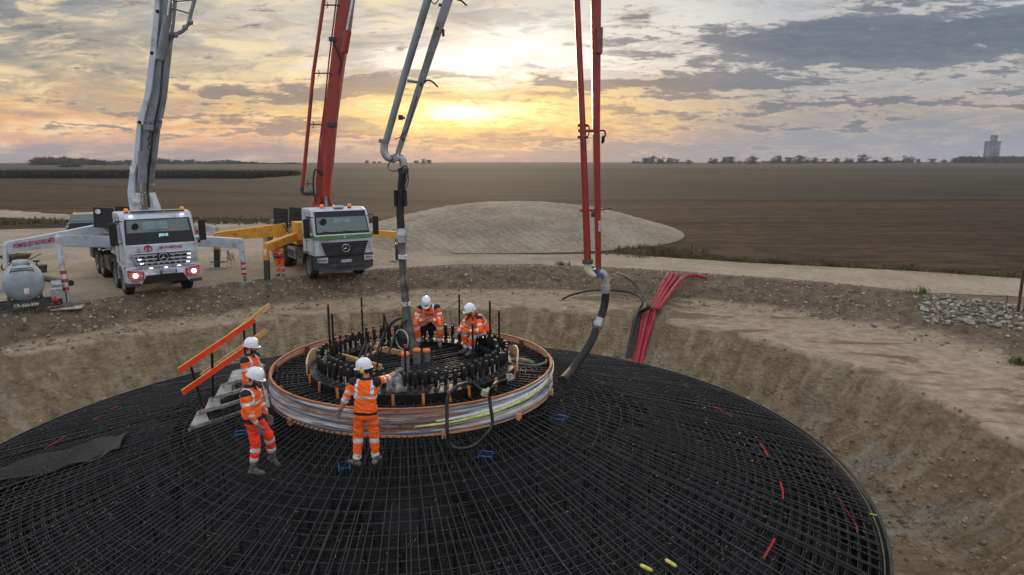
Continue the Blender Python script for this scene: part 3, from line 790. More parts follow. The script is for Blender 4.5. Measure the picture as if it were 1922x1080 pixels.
# red sprayed marks on the bars
RED = M('red_marking_paint', S(206,56,50), .6, var=.15)
for pl_ in ([(1426,832),(1434,843),(1442,858)], [(1464,905),(1469,920),(1470,938)], [(1454,1012),(1444,1030),(1432,1050)], [(1338,763),(1356,771),(1376,783)], [(84,842),(104,831),(124,818)], [(176,788),(190,780)], [(208,768),(221,763)], [(1574,935),(1590,960),(1606,985),(1610,1000)]):
    mk = MB(); c = curve([Gc(u_, v_, .014) for u_, v_ in pl_], 14)
    tot = len(c)
    for q in range(0, tot-1, 2):
        d = (c[min(q+1, tot-1)]-c[q]); s_ = Vector((-d.y, d.x, 0)).normalized()*random.uniform(.02, .04)
        mk.tube([c[q]-s_*.3, c[q]+d*.7+s_*.3], (.012 if pl_[0][0] > 1400 else .009) if pl_[0][0] != 1574 else .005, 5)
    mk.build('paint_mark', RED, cage, True)
# formwork wall round the slab
fw = tag(empty('slab_formwork', (CX, CY, 0)), 'thin black curved formwork edge round the reinforcement mat', 'formwork')
MB().lathe([(9.13,-2.8),(9.13,-1.20),(9.17,-1.20),(9.17,-2.8)], (CX, CY, 0), n=160, smooth=True).build('panel', BLKM, fw, True)
MB().lathe([(9.125,-1.215),(9.125,-1.19),(9.175,-1.19),(9.175,-1.215)], (CX, CY, 0), n=160, smooth=False).build('top_rail', BLKM, fw, True)
# ---- expanded-metal mat, left
mat_ = MB(); TOPE = [(-90,912),(0,880),(100,848),(187,823),(240,812)]; BOT = [(-90,934),(0,907),(110,878),(180,858),(224,843)]
tp = curve([Gc(u_, v_, .05) for u_, v_ in TOPE], 12); bt = curve([Gc(u_, v_, .035) for u_, v_ in BOT], 12)
N_ = len(tp)
def mpt(u_, v_):
    i = min(int(u_*(N_-1)), N_-2); f = u_*(N_-1)-i
    a = tp[i].lerp(tp[i+1], f); b = bt[i].lerp(bt[i+1], f); p = a.lerp(b, v_)
    return p+Vector((0,0,.03*math.sin(u_*19+v_*3)+.025*math.sin(u_*7)+.04*v_*(1-v_)))
for i in range(-14, 150):
    for sgn in (1, -1):
        pts = []
        for q in range(9):
            v_ = q/8; u_ = (i+sgn*v_*10 + (10 if sgn < 0 else 0))/136
            if 0 <= u_ <= 1: pts.append(mpt(u_, v_))
        if len(pts) > 1: mat_.tube(pts, .0048 if sgn > 0 else .0035, 4, caps=False)
for v_ in (0, 1): mat_.tube([mpt(q/60, v_) for q in range(61)], .01, 5)
o = mat_.build('mesh_mat', M('mesh_steel', S(58,58,60), .4, .5, var=.3), None, recalc=False)
tag(o, 'flat black expanded metal mesh strip lying on the bars at the left edge', 'metal mesh')
# ================================================================== timber ring form
RO = 2.89; ZB, ZT = .37, .85
ply, t, b = new_mat('film_faced_plywood')
P = obj_pos(t); n = t.noise(t.mapv(P, (1, 1, 22)), 1.4, 6, .65); n2 = t.noise(P, 3, 5, .6)
c = t.mix(t.smooth(n, .3, .7), S(128,84,62), S(176,124,94)); c = t.mix(t.smooth(n2, .45, .7, 0, .5), c, S(112,72,54))
t.put(b.inputs['Base Color'], c); b.inputs['Roughness'].default_value = .55
wrap, t, b = new_mat('stretch_film')
P = obj_pos(t); x_, y_, z_ = t.sep(P); ar = t.mul(t.m('ARCTAN2', x_, y_), 3.0)
sv = t.comb(t.mul(ar, .9), t.mul(z_, 26), t.mul(r_ if False else z_, 0.5))
n = t.noise(sv, 1.6, 7, .66, .6); nb = t.noise(t.comb(t.mul(ar, .5), t.mul(z_, 7), 2.0), 1.5, 4, .6, .5)
nv = t.noise(t.comb(t.mul(ar, 8), t.mul(z_, 3), 7.0), 1.0, 5, .6, .5)
side = t.smooth(t.m('ABSOLUTE', t.add(ar, -9.4) if False else x_), .5, 2.6)
wh = t.smooth(t.add(t.add(t.mul(n, .5), t.mul(nb, .5)), t.mul(side, .16)), .42, .60)
blue = t.smooth(nb, .60, .50); blue = t.mul(blue, t.smooth(n, .42, .55))
c = t.mix(wh, S(150,112,92), S(214,214,216)); c = t.mix(t.mul(t.smooth(t.noise(sv, .9, 4, .6), .52, .6), .55), c, S(120,140,158))
t.put(b.inputs['Base Color'], c); b.inputs['Roughness'].default_value = .28; b.inputs['Specular IOR Level'].default_value = .6
al = t.add(.12, t.mul(wh, .75)); t.put(b.inputs['Alpha'], t.m('MAXIMUM', al, t.smooth(nv, .55, .7, 0, .5)))
t.put(b.inputs['Normal'], t.bump(t.add(n, t.mul(nv, .6)), .6, .02))
form = tag(empty('ring_formwork', (PXc, PYc, ZB)), 'low timber ring form wrapped in clear plastic film with blue straps on the bar mat', 'formwork')
m_ = MB().lathe([(RO-.022, ZB), (RO-.022, ZT), (RO, ZT), (RO, ZB)], (PXc, PYc, 0), n=128)
m_.build('panel', ply, form, True)
MB().lathe([(RO-.028, ZT+.002), (RO-.028, ZT+.02), (RO+.012, ZT+.02), (RO+.012, ZT+.002)], (PXc, PYc, 0), n=128, smooth=False).build('top_edge', M('sawn_edge', S(176,110,76), .7, var=.25, vscale=9), form, True)
MB().lathe([(RO+.006, ZB-.012), (RO+.006, ZB+.07), (RO+.03, ZB+.07), (RO+.03, ZB-.012)], (PXc, PYc, 0), n=128, smooth=False).build('base_band', M('raw_pine', S(196,140,100), .7, var=.25, vscale=5, stretch=(1,1,8)), form, True)
wv = []; wf = []; na, nz = 360, 22
for i in range(na):
    a = 2*PI*i/na
    for k in range(nz):
        z = ZB+.035+(ZT-ZB-.05)*k/(nz-1); rr_ = RO+.014+.010*math.sin(z*60+math.sin(a*5)*2)+.006*math.sin(a*37+z*20)+.004*random.random()
        wv.append((PXc+rr_*math.sin(a), PYc+rr_*math.cos(a), z))
for i in range(na):
    for k in range(nz-1): wf.append((i*nz+k, ((i+1)%na)*nz+k, ((i+1)%na)*nz+k+1, i*nz+k+1))
wb_ = MB(); wb_._add(wv, wf, 0, True); wb_.build('plastic_film', wrap, form, True)
BLU = M('blue_strap', S(72,108,142), .45, var=.3, vscale=3)
for z0, h_, wv_ in ((.425, .04, .008), (.60, .028, .014), (.785, .024, .010)):
    sb = MB(); pts = []
    vs = []; n = 200
    for i in range(n):
        a = 2*PI*i/n; zz = z0+wv_*math.sin(a*3+z0*9)+wv_*.6*math.sin(a*7); hh = h_*(.75+.35*math.sin(a*11+z0*30))
        for rr_, z in ((RO+.030, zz-hh/2), (RO+.034, zz-hh/2), (RO+.034, zz+hh/2), (RO+.030, zz+hh/2)): vs.append((PXc+rr_*math.sin(a), PYc+rr_*math.cos(a), z))
    sb._add(vs, [(i*4+k, ((i+1)%n)*4+k, ((i+1)%n)*4+(k+1)%4, i*4+(k+1)%4) for i in range(n) for k in range(4)], 0, True)
    sb.build('strap', BLU, form, True)
# twisted yellow film band climbing to the right
ys = []; yb = MB()
for i in range(40):
    q = i/39; a = math.radians(172-q*92); z0 = .55+.27*q**1.3; hh = .012+.03*math.sin(PI*q)**.7+.008*math.sin(q*30)
    for rr_, z in ((RO+.036, z0-hh), (RO+.05, z0-hh*.3), (RO+.052, z0+hh*.4), (RO+.036, z0+hh)): ys.append((PXc+rr_*math.sin(a), PYc+rr_*math.cos(a), z))
yb._add(ys, [(i*4+k, i*4+4+k, i*4+4+(k+1)%4, i*4+(k+1)%4) for i in range(39) for k in range(4)], 0, True)
yb.build('yellow_band', M('yellow_film', S(214,216,120), .35, var=.3, vscale=8, bump=.4, bscale=30), form, True)
ys = []; yb = MB()
for i in range(40):
    q = i/39; a = math.radians(165-q*85); z0 = .62+.2*q**1.2; hh = .02+.035*math.sin(PI*q)**.7
    for rr_, z in ((RO+.034, z0-hh), (RO+.046, z0-hh*.3), (RO+.046, z0+hh*.4), (RO+.034, z0+hh)): ys.append((PXc+rr_*math.sin(a), PYc+rr_*math.cos(a), z))
yb._add(ys, [(i*4+k, i*4+4+k, i*4+4+(k+1)%4, i*4+(k+1)%4) for i in range(39) for k in range(4)], 0, True)
yb.build('white_band', M('white_film', S(216,218,220), .3, var=.25, vscale=14, bump=.5, bscale=30), form, True)
for i in range(12):
    a = math.radians(12+i*30); R_ = Matrix.Rotation(-a, 3, 'Z')
    MB().box((PXc+(RO+.045)*math.sin(a), PYc+(RO+.045)*math.cos(a), ZB-.01), (.13, .045, .13), R=R_).build('foot_block', M('raw_pine', S(196,140,100)), form, True, bevel=.004)
    MB().box((PXc+(RO-.06)*math.sin(a+.2), PYc+(RO-.06)*math.cos(a+.2), ZT-.12), (.09, .05, .26), R=Matrix.Rotation(-a-.2, 3, 'Z')).build('inner_batten', M('dark_wood', S(92,62,46), .7, var=.3), form, True, bevel=.004)
# ================================================================== reinforcement inside the ring
pc = tag(empty('pedestal_reinforcement', (PXc, PYc, .6)), 'dense black bar grid inside the timber ring around the anchor bolts', 'reinforcement cage')
for i in range(96):
    a = 2*PI*(i+random.gauss(0,.12))/96
    MB().tube([(PXc+r*math.sin(a), PYc+r*math.cos(a), .70+random.gauss(0,.006)) for r in (2.1, 2.5, 2.88)], .0125, 6, caps=False).build('radial_bar', STEEL, pc, True, recalc=False)
for r in (2.25, 2.36, 2.47, 2.58, 2.69, 2.80, 2.88):
    pts = [(PXc+r*math.sin(a), PYc+r*math.cos(a), .675) for a in [2*PI*i/110 for i in range(110)]]
    MB().tube(pts, .012, 5, closed=True).build('ring_bar', STEEL, pc, True, recalc=False)
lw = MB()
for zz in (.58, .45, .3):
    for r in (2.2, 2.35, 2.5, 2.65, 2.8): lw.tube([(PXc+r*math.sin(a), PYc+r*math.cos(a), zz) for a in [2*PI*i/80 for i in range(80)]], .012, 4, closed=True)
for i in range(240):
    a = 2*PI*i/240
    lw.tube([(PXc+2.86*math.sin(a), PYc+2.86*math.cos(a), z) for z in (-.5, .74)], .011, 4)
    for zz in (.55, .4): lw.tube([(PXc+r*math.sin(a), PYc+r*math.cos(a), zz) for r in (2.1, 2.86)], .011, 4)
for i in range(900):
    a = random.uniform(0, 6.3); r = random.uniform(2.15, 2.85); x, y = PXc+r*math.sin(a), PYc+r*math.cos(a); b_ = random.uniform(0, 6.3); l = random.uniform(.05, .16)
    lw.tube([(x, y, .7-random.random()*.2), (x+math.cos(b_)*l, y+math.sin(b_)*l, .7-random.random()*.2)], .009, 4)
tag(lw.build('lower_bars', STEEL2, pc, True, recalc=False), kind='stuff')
# parallel bars across the middle
def chord(R, off, ang, z, rad, name=None, mb=None):
    d = Vector((math.cos(ang), math.sin(ang), 0)); nrm = Vector((-d.y, d.x, 0))
    if abs(off) >= R: return
    h_ = math.sqrt(R*R-off*off); c = Vector((PXc, PYc, z))+nrm*off
    (mb if mb else MB()).tube([c-d*h_, c, c+d*h_], rad, 6, caps=True)
for j in range(26):
    off = -1.55+j*.125; m_ = MB(); chord(1.66, off+random.gauss(0,.012), math.radians(33+random.gauss(0,.8)), .74+random.gauss(0,.008), .0165, mb=m_); m_.build('cross_bar', STEEL, pc, True, recalc=False)
m_ = MB()
for j in range(30):
    off = -1.55+j*.107; chord(1.66, off, math.radians(-38), .69, .014, mb=m_); chord(1.66, off, math.radians(33), .55, .014, mb=m_); chord(1.66, off, math.radians(-38), .45, .014, mb=m_); chord(1.66, off, math.radians(85), .3, .014, mb=m_)
tag(m_.build('lower_cross_bar', STEEL2, pc, True, recalc=False), kind='stuff')
# ================================================================== anchor bolt cage
SLV = M('black_bolt_sleeve', S(40,40,42), .5, 0, var=.3, vscale=8, spec=.4)
WSL = M('white_sleeve', S(226,216,196), .5, var=.15)
ac = tag(empty('anchor_cage', (PXc, PYc, .8)), 'ring of black sleeved anchor bolts standing in a double circle inside the timber ring', 'anchor cage')
MB().lathe([(2.08,.60),(2.08,.845),(2.14,.845),(2.14,.60)], (PXc, PYc, 0), n=96, smooth=False).build('outer_band', BLKM, ac, True)
MB().lathe([(1.66,.80),(1.66,.83),(2.08,.83),(2.08,.80)], (PXc, PYc, 0), n=96, smooth=False).build('flange', BLKM, ac, True)
MB().lathe([(1.62,.55),(1.62,.84),(1.66,.84),(1.66,.55)], (PXc, PYc, 0), n=96, smooth=False).build('inner_band', BLKM, ac, True)
boltp = []
NBO = 64
for ri, R_ in enumerate((1.75, 1.95)):
    for i in range(NBO):
        a = 2*PI*(i+.5*ri)/NBO; boltp.append((R_*math.sin(a), R_*math.cos(a)))
boltp.sort(key=lambda p: p[1])
def bolt_mb(x, y, h_, mb):
    mb.lathe([(.0, .008+h_),(.027, .006+h_),(.034,h_-.008),(.036,h_-.03),(.036,.10),(.028,.095),(.028,.03),(.046,.03),(.046,0)], (x, y, .03), n=10, closed=False)
pr = MB(); bolt_mb(0, 0, .35, pr); proto_b = pr.build('anchor_bolt', SLV, ac)
pr = MB().cyl((0,0,.03), (0,0,.15), .026, 8); proto_s = None
stf = MB(); first = True
for j, (x, y) in enumerate(boltp):
    h_ = random.uniform(.94, 1.08)
    if j < 98:
        o = proto_b if first else proto_b.copy()
        if not first: COL.objects.link(o); o.parent = ac
        first = False; o.location = (x, y, 0); o.scale = (1, 1, h_)
    else: bolt_mb(x, y, 0.37*h_, stf)
tag(stf.build('anchor_bolt', SLV, ac), 'anchor bolts on the far side of the ring', kind='stuff')
ws = MB()
for i in range(NBO):
    if random.random() < .62:
        a = 2*PI*(i+.25)/NBO; w_ = random.choice((.02, .03, .05))
        ws.box((1.875*math.sin(a), 1.875*math.cos(a), .115), (w_, .02, .15), R=Matrix.Rotation(-a, 3, 'Z'))
tag(ws.build('white_spacer', WSL, ac), 'small white strips between the bolts', kind='stuff')
WD = M('orange_timber', S(204,128,72), .65, var=.3, vscale=4, stretch=(1,1,4))
for i in range(13):
    a = math.radians(100+i*14+random.uniform(-3,3)) if i < 11 else math.radians(-20+i*9)
    MB().box((2.17*math.sin(a), 2.17*math.cos(a), -.05+random.uniform(-.02,.03)), (.05, .035, .24), R=Matrix.Rotation(-a, 3, 'Z') @ Matrix.Rotation(random.uniform(-.2,.2), 3, 'Y')).build('wooden_wedge', WD, ac, bevel=.004)
LP = M('pale_plywood', S(214,178,146), .6, var=.18, vscale=4)
for a0, a1 in ((256, 288), (66, 98)):
    v_ = []; n = 24
    for i in range(n+1):
        a = math.radians(a0+(a1-a0)*i/n); hh = .14+.13*math.sin(PI*i/n)
        for r_q, z in ((2.17, -.1), (2.17, hh), (2.20, hh), (2.20, -.1)): v_.append((r_q*math.sin(a), r_q*math.cos(a), z))
    m_ = MB(); m_._add(v_, [(i*4+k, i*4+4+k, i*4+4+(k+1)%4, i*4+(k+1)%4) for i in range(n) for k in range(4)]+[(3,2,1,0),(n*4,n*4+1,n*4+2,n*4+3)], 0); m_.build('curved_plywood', LP, ac)
# tall threaded rods with red tips
ROD = M('threaded_rod', S(36,32,32), .5, .4, var=.3, bump=.6, bscale=160)
rods = [(622,576,700,'tall thin rod, outer one of the left pair beside the plywood'),(628,592,690,'shorter inner rod of the left pair'),(682,561,648,'single black rod left of the delivery hose'),(863,555,642,'tall rod between the two seated workers'),(920,568,668,'tall rod just right of the crouched worker'),(937,586,672,'rod rightmost of all the tall rods'),(888,610,704,'rod in front of the crouched worker'),(762,652,716,'rod in front of the orange capped tubes'),(722,590,640,'rod behind the black loops left of the delivery hose')]
RODP = {}
for u_, v0, v1, lab in rods:
    c = G(u_, v1, .83); top = U(u_, v0, c.y); e = tag(empty('threaded_rod', c), 'black '+lab if not lab.startswith(('single')) else lab, 'rod', 'tall alignment rods on the anchor ring')
    MB().cyl((0,0,0), (0,0,top.z-c.z), .022, 8).build('shaft', ROD, e)
    MB().cyl((0,0,top.z-c.z), (0,0,top.z-c.z+.05), .024, 8).build('tip', M('dull_red_tip', S(150,50,44), .6), e)
    MB().cyl((0,0,.0), (0,0,.05), .04, 6).build('nut', ROD, e)
    if top.z-c.z > 1.0:
        for q in range(3):
            zz = (top.z-c.z)*(.45+.2*q); MB().tube([(0,0,zz),(.04,0,zz+.01),(.06,0,zz-.02),(.045,0,zz-.05)], .006, 5).build('wire_hook', ROD, e)
    RODP[u_] = top
def rope(a, b, sag, label, r=.008, mat=None):
    pts = [a.lerp(b, q/24)-Vector((0,0,sag*4*(q/24)*(1-q/24))) for q in range(25)]
    m_ = MB()
    for q in range(24): m_.tube([pts[q], pts[q+1]], [r*(1.5 if q % 2 else .7), r*(.7 if q % 2 else 1.5)], 5)
    return tag(m_.build('chain', mat or M('grey_rope', S(112,104,94), .7)), label, 'chain', 'thin chains strung between the tall rods')
HY = 14.4
rope(RODP[682]-Vector((0,0,.12)), U(757, 570, HY), .22, 'thin chain from the single left rod to the delivery hose')
rope(U(757, 568, HY), RODP[863]-Vector((0,0,.08)), .28, 'thin chain from the delivery hose behind the seated worker to the middle rod')
rope(RODP[863]-Vector((0,0,.08)), RODP[920]-Vector((0,0,.2)), .22, 'thin chain between the middle rod and the right rod')
rope(RODP[622]-Vector((0,0,.12)), RODP[682]-Vector((0,0,.14)), .28, 'thin chain from the left rod pair to the single rod')
rope(RODP[920]-Vector((0,0,.7)), RODP[937]-Vector((0,0,.3)), .08, 'short chain joining the two right rods')
# orange-capped tubes
TG = M('grey_tube', S(112,112,116), .5, var=.25); TO = M('orange_cap', S(232,124,62), .5, var=.15)
for u_, v0, v1, lab, ob in ((762,661,716,'left one of three grey tubes with an orange cap, behind the thin rod', 0),(783,654,692,'middle grey tube with orange cap and orange foot',1),(801,655,688,'right one of three grey tubes with an orange cap, nearest the seated worker',0)):
    c = G(u_, v1, .62); e = tag(empty('capped_tube', c), lab, 'tube', 'orange capped tubes inside the anchor ring')
    top = U(u_, v0, c.y).z-c.z
    MB().cyl((0,0,0), (0,0,top-.07), .082, 18).build('pipe', TG, e)
    MB().lathe([(0,top),(.07,top),(.088,top-.02),(.088,top-.09),(.083,top-.09),(.083,top-.03),(0,top-.03)], n=18, closed=False).build('cap', TO, e)
    if ob: MB().cyl((0,0,.0), (0,0,.09), .086, 18).build('foot_collar', TO, e)
# timbers
PINE = M('yellow_pine', S(206,160,104), .7, var=.2, vscale=3, dirt=S(120,90,62), dirtamt=.3, stretch=(1,6,6))
for a, b_, w_, h_, lab in (((668,646),(778,668),.06,.12,'long pine board lying across the anchor ring behind the black loops'),((636,667),(716,690),.06,.12,'pine board left of the helmeted worker in front'),((668,676),(727,652),.05,.05,'thin pine batten laid diagonally over the two boards')):
    z0 = .80 if h_ > .1 else .93
    p0, p1 = G(*a, z0), G(*b_, z0); c = (p0+p1)/2; e = MB().beam(p0-c, p1-c, w_, h_).build('timber_board', PINE, bevel=.005); e.location = c; tag(e, lab, 'board', 'pine boards over the anchor ring')
e = MB().beam((0,0,0), G(712,612,.9)-G(706,660,.9)+Vector((0,0,.0)), .03, .03).build('timber_prop', WD); e.location = G(706,668,.76); bpy.data.objects.remove(e)
# steel strap bundle, upright black bars near the front worker's head
for u0, v0, u1, v1, lab in ((668,700,688,640,'left'),(678,706,693,644,'middle'),(690,700,702,640,'right')):
    a = G(u0, v0, .72); b_ = U(u1, v1, a.y+.25)
    e = MB().tube(curve([a-a, (b_-a)*.5+Vector((-.02,0,.02)), b_-a], 5), .028, 8).build('rubber_strut', M('worn_rubber', S(58,58,64), .5, var=.4, vscale=5)); e.location = a
    tag(e, lab+' one of three leaning black rubber tubes above the head of the front worker', 'tube', 'leaning rubber tubes')
# A-frame rods left of the hose
for u0, v0, u1, v1, lab in ((714,655,722,592,'left leg'),(735,650,722,592,'right leg'),(707,690,728,605,'long front leg'),(728,668,757,600,'rearmost leg')):
    a = G(u0, v0, .8); b_ = U(u1, v1, a.y+.1); e = MB().tube([a-a, b_-a], .018, 6).build('steel_rod', ROD); e.location = a
    tag(e, lab+' of the propped black rods left of the delivery hose', 'rod', 'propped black rods')
RUB = M('black_rubber', S(34,34,37), .45, var=.3, vscale=5, spec=.5, dirt=S(96,90,82), dirtamt=.25)
RUBG = M('grey_rubber', S(92,90,90), .55, var=.25, vscale=5, dirt=S(140,134,124), dirtamt=.35)
def hose(name, pts, r, mat, label, cat='hose', n=6, group=None, kids=()):
    P_ = [Vector(p) for p in pts]; c = P_[0].copy()
    e = MB().tube([p-c for p in curve(P_, n)], r, 10).build(name, mat); e.location = c
    tag(e, label, cat, group); return e
hose('vibrator_hose', [U(766,596,14.6), U(745,600,14.6), U(728,615,14.6), U(716,638,14.5), U(706,668,14.2)], .03, RUB, 'black hose looping down left from the delivery hose')
hose('vibrator_hose', [U(764,600,14.4), U(748,618,14.4), U(738,640,14.3), U(728,668,14.1)], .028, RUB, 'second black hose hanging close beside the delivery hose')
Yf = 10.98
vh = hose('vibrator_hose', [G(950,713,.76), G(938,716,.84), U(928,722,11.1), U(919,741,11.06), U(921,765,11.02), U(924,795,10.98), U(913,815,10.9), Gc(892,835,.03), Gc(866,842,.03), Gc(848,836,.03), U(840,815,10.72), U(839,777,10.80), U(840,747,10.86), U(852,730,10.95), U(868,721,11.2), G(886,720,.90), G(906,734,.80)], .03, RUB, 'thick black hose loop hanging over the front of the timber ring', n=7)
c = G(911, 738, .82); e = MB().box((0,0,0), (.13,.11,.12), R=Euler((.2,.3,.5)).to_matrix()).cyl((0,0,.0), (.08,.05,.06), .05, 10).build('hose_coupling', M('pale_plastic', S(176,172,162), .5), bevel=.012); e.location = c
tag(e, 'pale grey plastic coupling on the rim end of the black hose loop', 'coupling')
gh = hose('vibrator_hose', [G(941,655,.86), G(937,663,.9), G(940,672,.86), G(955,681,.84), G(980,684,.84), G(1005,686,.85), G(1022,682,.87), G(1026,676,.9)], .022, RUBG, 'grey hose lying on the bar grid inside the ring at right')
gh2 = hose('vibrator_hose', [G(962,677,.86), G(974,676,.89), G(992,679,.88), G(1002,684,.86)], .045, RUBG, 'thick grey vibrator body lying on the bars at right inside the ring', 'vibrator')
e = hose('wire', [U(1031,690,13.3), U(1030,730,12.6), Gc(1024,770,.02), Gc(1008,781,.02), Gc(990,782,.02)], .007, RUB, 'thin black cable hanging down outside the ring at right', 'cable')
e = hose('wire', [U(923,790,10.9), Gc(930,815,.02), Gc(938,840,.02), Gc(948,868,.02)], .006, RUB, 'thin black cord trailing onto the bars below the hose loop', 'cable')
# clear plastic bag hanging on the bolts
bag, t, b = new_mat('clear_plastic_bag'); b.inputs['Base Color'].default_value = S(205,210,214); b.inputs['Roughness'].default_value = .2
n = t.noise(obj_pos(t), 9, 6, .7, .6); t.put(b.inputs['Alpha'], t.smooth(n, .4, .7, .12, .75)); t.put(b.inputs['Normal'], t.bump(n, 1.0, .05))
c = G(746, 733, .86); vs = []; n_, m_q = 20, 12
for i in range(m_q+1):
    q = i/m_q; rr_ = .02+.15*math.sin(min(q*1.15, 1)*PI/2)**1.0*(1-.15*(q > .85))
    for k in range(n_): a = 2*PI*k/n_; j_ = 1+.22*math.sin(a*5+q*3)*q; vs.append((rr_*j_*math.cos(a), rr_*j_*math.sin(a)*.8, .36*(1-q)))
m_ = MB(); m_._add(vs, [(i*n_+k, (i+1)*n_+k, (i+1)*n_+(k+1)%n_, i*n_+(k+1)%n_) for i in range(m_q) for k in range(n_)], 0, True)
e = m_.build('plastic_bag', bag); e.location = c; tag(e, 'crumpled clear plastic bag pulled over the bolts below the pointing glove', 'plastic bag')
for u_, v_, lab, s_ in ((949,676,'',0),(958,708,'small crumpled clear plastic scrap on the bolts at right',.08),(612,663,'small ball of pale tangled tie wire on the bolts at left',.07)):
    if not lab: continue
    c = G(u_, v_, .98); e = MB().ell((0,0,0), (s_, s_, s_*.8), 14, 9, jitter=.7).build('scrap', bag if 'plastic' in lab else M('pale_wire', S(170,160,120), .6)); e.location = c; tag(e, lab, 'scrap')
# round black rubber disc with pale rim
c = U(757, 637, 14.25); e = tag(empty('rubber_disc', c, .8), 'upright round black rubber disc with a pale rim beside the foot of the delivery hose', 'disc')
MB().lathe([(0,-.03),(.2,-.03),(.22,0),(.2,.03),(0,.03)], axis='x', n=28, closed=False).build('body', RUB, e)
MB().lathe([(.205,-.045),(.225,-.045),(.225,-.02),(.205,-.02)], axis='x', n=28).build('rim', M('pale_metal', S(190,190,188), .4, .3), e)
for q in range(6): MB().cyl((-.04, .13*math.cos(q*1.047), .13*math.sin(q*1.047)), (-.02, .13*math.cos(q*1.047), .13*math.sin(q*1.047)), .018, 8).build('bolt_head', ROD, e)
# blue spacers lying on the bars
BLP = M('blue_plastic', S(36,110,190), .45, var=.15)
for u_, v_, a, w_, l, lab in ((646,873,.3,.17,.24,'blue square plastic frame on the bars left of the front worker\'s boots'),(912,852,-.2,.22,.2,'blue plastic frame on the bars below the hose loop'),(1050,783,-.5,.26,.2,'blue plastic frame on the bars right of the timber ring'),(452,812,.3,.2,.16,'blue plastic frame behind the walking worker\'s legs')):
    c = Gc(u_, v_, .03); e = tag(empty('spacer_frame', c, a), lab, 'spacer', 'blue plastic spacer frames')
    x, y = w_/2, l/2; zt_ = .12
    MB().tube([(-x,-y,0),(x,-y,0),(x,y,0),(-x,y,0)], .008, 6, closed=True).build('frame', BLP, e)
    for sx, sy in ((-1,-1),(1,-1),(1,1),(-1,1)): MB().tube([(sx*x,sy*y,0),(sx*x*1.02,sy*y*1.02,-.04)], .007, 5).build('leg', BLP, e)
YL = M('yellow_plastic', S(206,196,96), .45, var=.2)
for p0, p1, lab in (((1201,1060),(1225,1072),'yellow bobbin, left of the two near the bottom edge of the picture'),((1248,1050),(1270,1064),'yellow bobbin, right of the two near the bottom edge of the picture')):
    a, b_ = Gc(*p0, .035), Gc(*p1, .035); e = empty('yellow_bobbin', a); tag(e, lab, 'spacer', 'yellow bobbins'); d = b_-a
    MB().tube([d*q for q in (0,.08,.1,.5,.9,.92,1)], [.012,.016,.026,.028,.026,.016,.012], 10).build('body', YL, e)
    MB().tube([d*.46, d*.54], .031, 10).build('groove_band', M('dull_yellow', S(160,150,80), .5), e)
    hose('wire', [b_, b_+Vector((.03,-.1,0)), b_+Vector((-.02,-.2,0)), b_+Vector((.1,-.35,-.01))], .005, RUB, 'thin black lead from the '+('left' if 'left' in lab else 'right')+' yellow bobbin', 'cable')
c = Gc(1640, 966, .02); e = MB().tube([(-.06,.03,0),(.06,-.03,0)], .008, 6).build('green_tag', M('lime_plastic', S(170,220,60), .5)); e.location = c; tag(e, 'tiny lime green tag on the bars near the right edge of the mat', 'tag')
# ================================================================== steel access steps
ALU = M('galvanised_steel', S(158,158,156), .5, .2, var=.3, vscale=7, dirt=S(96,92,86), dirtamt=.4)
st = tag(empty('access_steps', Gc(420, 780)), 'grey metal steps with orange and bare wood handrails leading up to the timber ring', 'steps')
zs = [.13, .30, .47, .64]
quads = [[(356,801),(371,772),(384,772),(392,791)],[(384,768),(393,748),(412,748),(413,762)],[(404,744),(415,722),(436,720),(433,736)],[(427,718),(437,696),(456,692),(456,711)]]
ends = [(505,755),(503,733),(500,713),(498,700)]
fr_l = []
for z, q, en in zip(zs, quads, ends):
    P_ = [G(u_, v_, z) for u_, v_ in q]; m_ = MB(); dn = Vector((0,0,-.025))
    m_._add(P_+[p+dn for p in P_], [(0,1,2,3),(7,6,5,4),(0,4,5,1),(1,5,6,2),(2,6,7,3),(3,7,4,0)], 0); m_.build('tread', ALU, st, True)
    E_ = G(en[0], en[1], z-.0); m_ = MB().beam(P_[3]+Vector((0,0,-.03)), E_+Vector((0,0,-.03)), .06, .07); m_.build('crossbar', ALU, st, True, bevel=.004)
    m_ = MB().beam(P_[2]+Vector((0,0,-.012)), P_[3]+Vector((0,0,-.012)), .02, .03); m_.build('wooden_edge', PINE, st, True)
    m_ = MB().beam(P_[0].lerp(P_[3],.02)+Vector((0,0,-.03)), P_[3]+Vector((0,0,-.03)), .012, .06); m_.build('toe_strip', ALU, st, True)
    fr_l.append(P_)
for k in range(3):
    m_ = MB().beam(fr_l[k][1]+Vector((0,0,-.02)), fr_l[k+1][0]+Vector((0,0,-.02)), .03, .05); m_.build('stringer', ALU, st, True)
    m_ = MB().beam(fr_l[k][2]+Vector((0,0,-.02)), fr_l[k+1][3]+Vector((0,0,-.02)), .03, .05); m_.build('stringer', ALU, st, True)
lg = Gc(504,766); tp_ = G(489,684,.82)
MB().beam(lg, tp_, .07, .05).build('rear_leg', ALU, st, True, bevel=.004)
MB().beam(G(500,728,.45), tp_+Vector((.03,0,.0)), .05, .04).build('rear_leg', PINE, st, True, bevel=.004)
MB().beam(G(470,690,.8), G(492,684,.8), .25, .03).build('top_tread', ALU, st, True, bevel=.004)
def foot(P_): return Vector((P_.x, P_.y, zc(P_.x, P_.y)-.02))
for P_ in (fr_l[0][0], fr_l[3][1], fr_l[3][3]): MB().beam(foot(P_), P_+Vector((0,0,-.03)), .04, .04).build('support_leg', ALU, st, True)
OR_ = M('orange_paint', S(238,70,26), .5, var=.12); 
bot = fr_l[0][2]; y0 = bot.y
A0, A1 = U(336,696,11.95), U(477,601,13.25); B0, B1 = U(343,737,11.95), U(462,654,13.2)
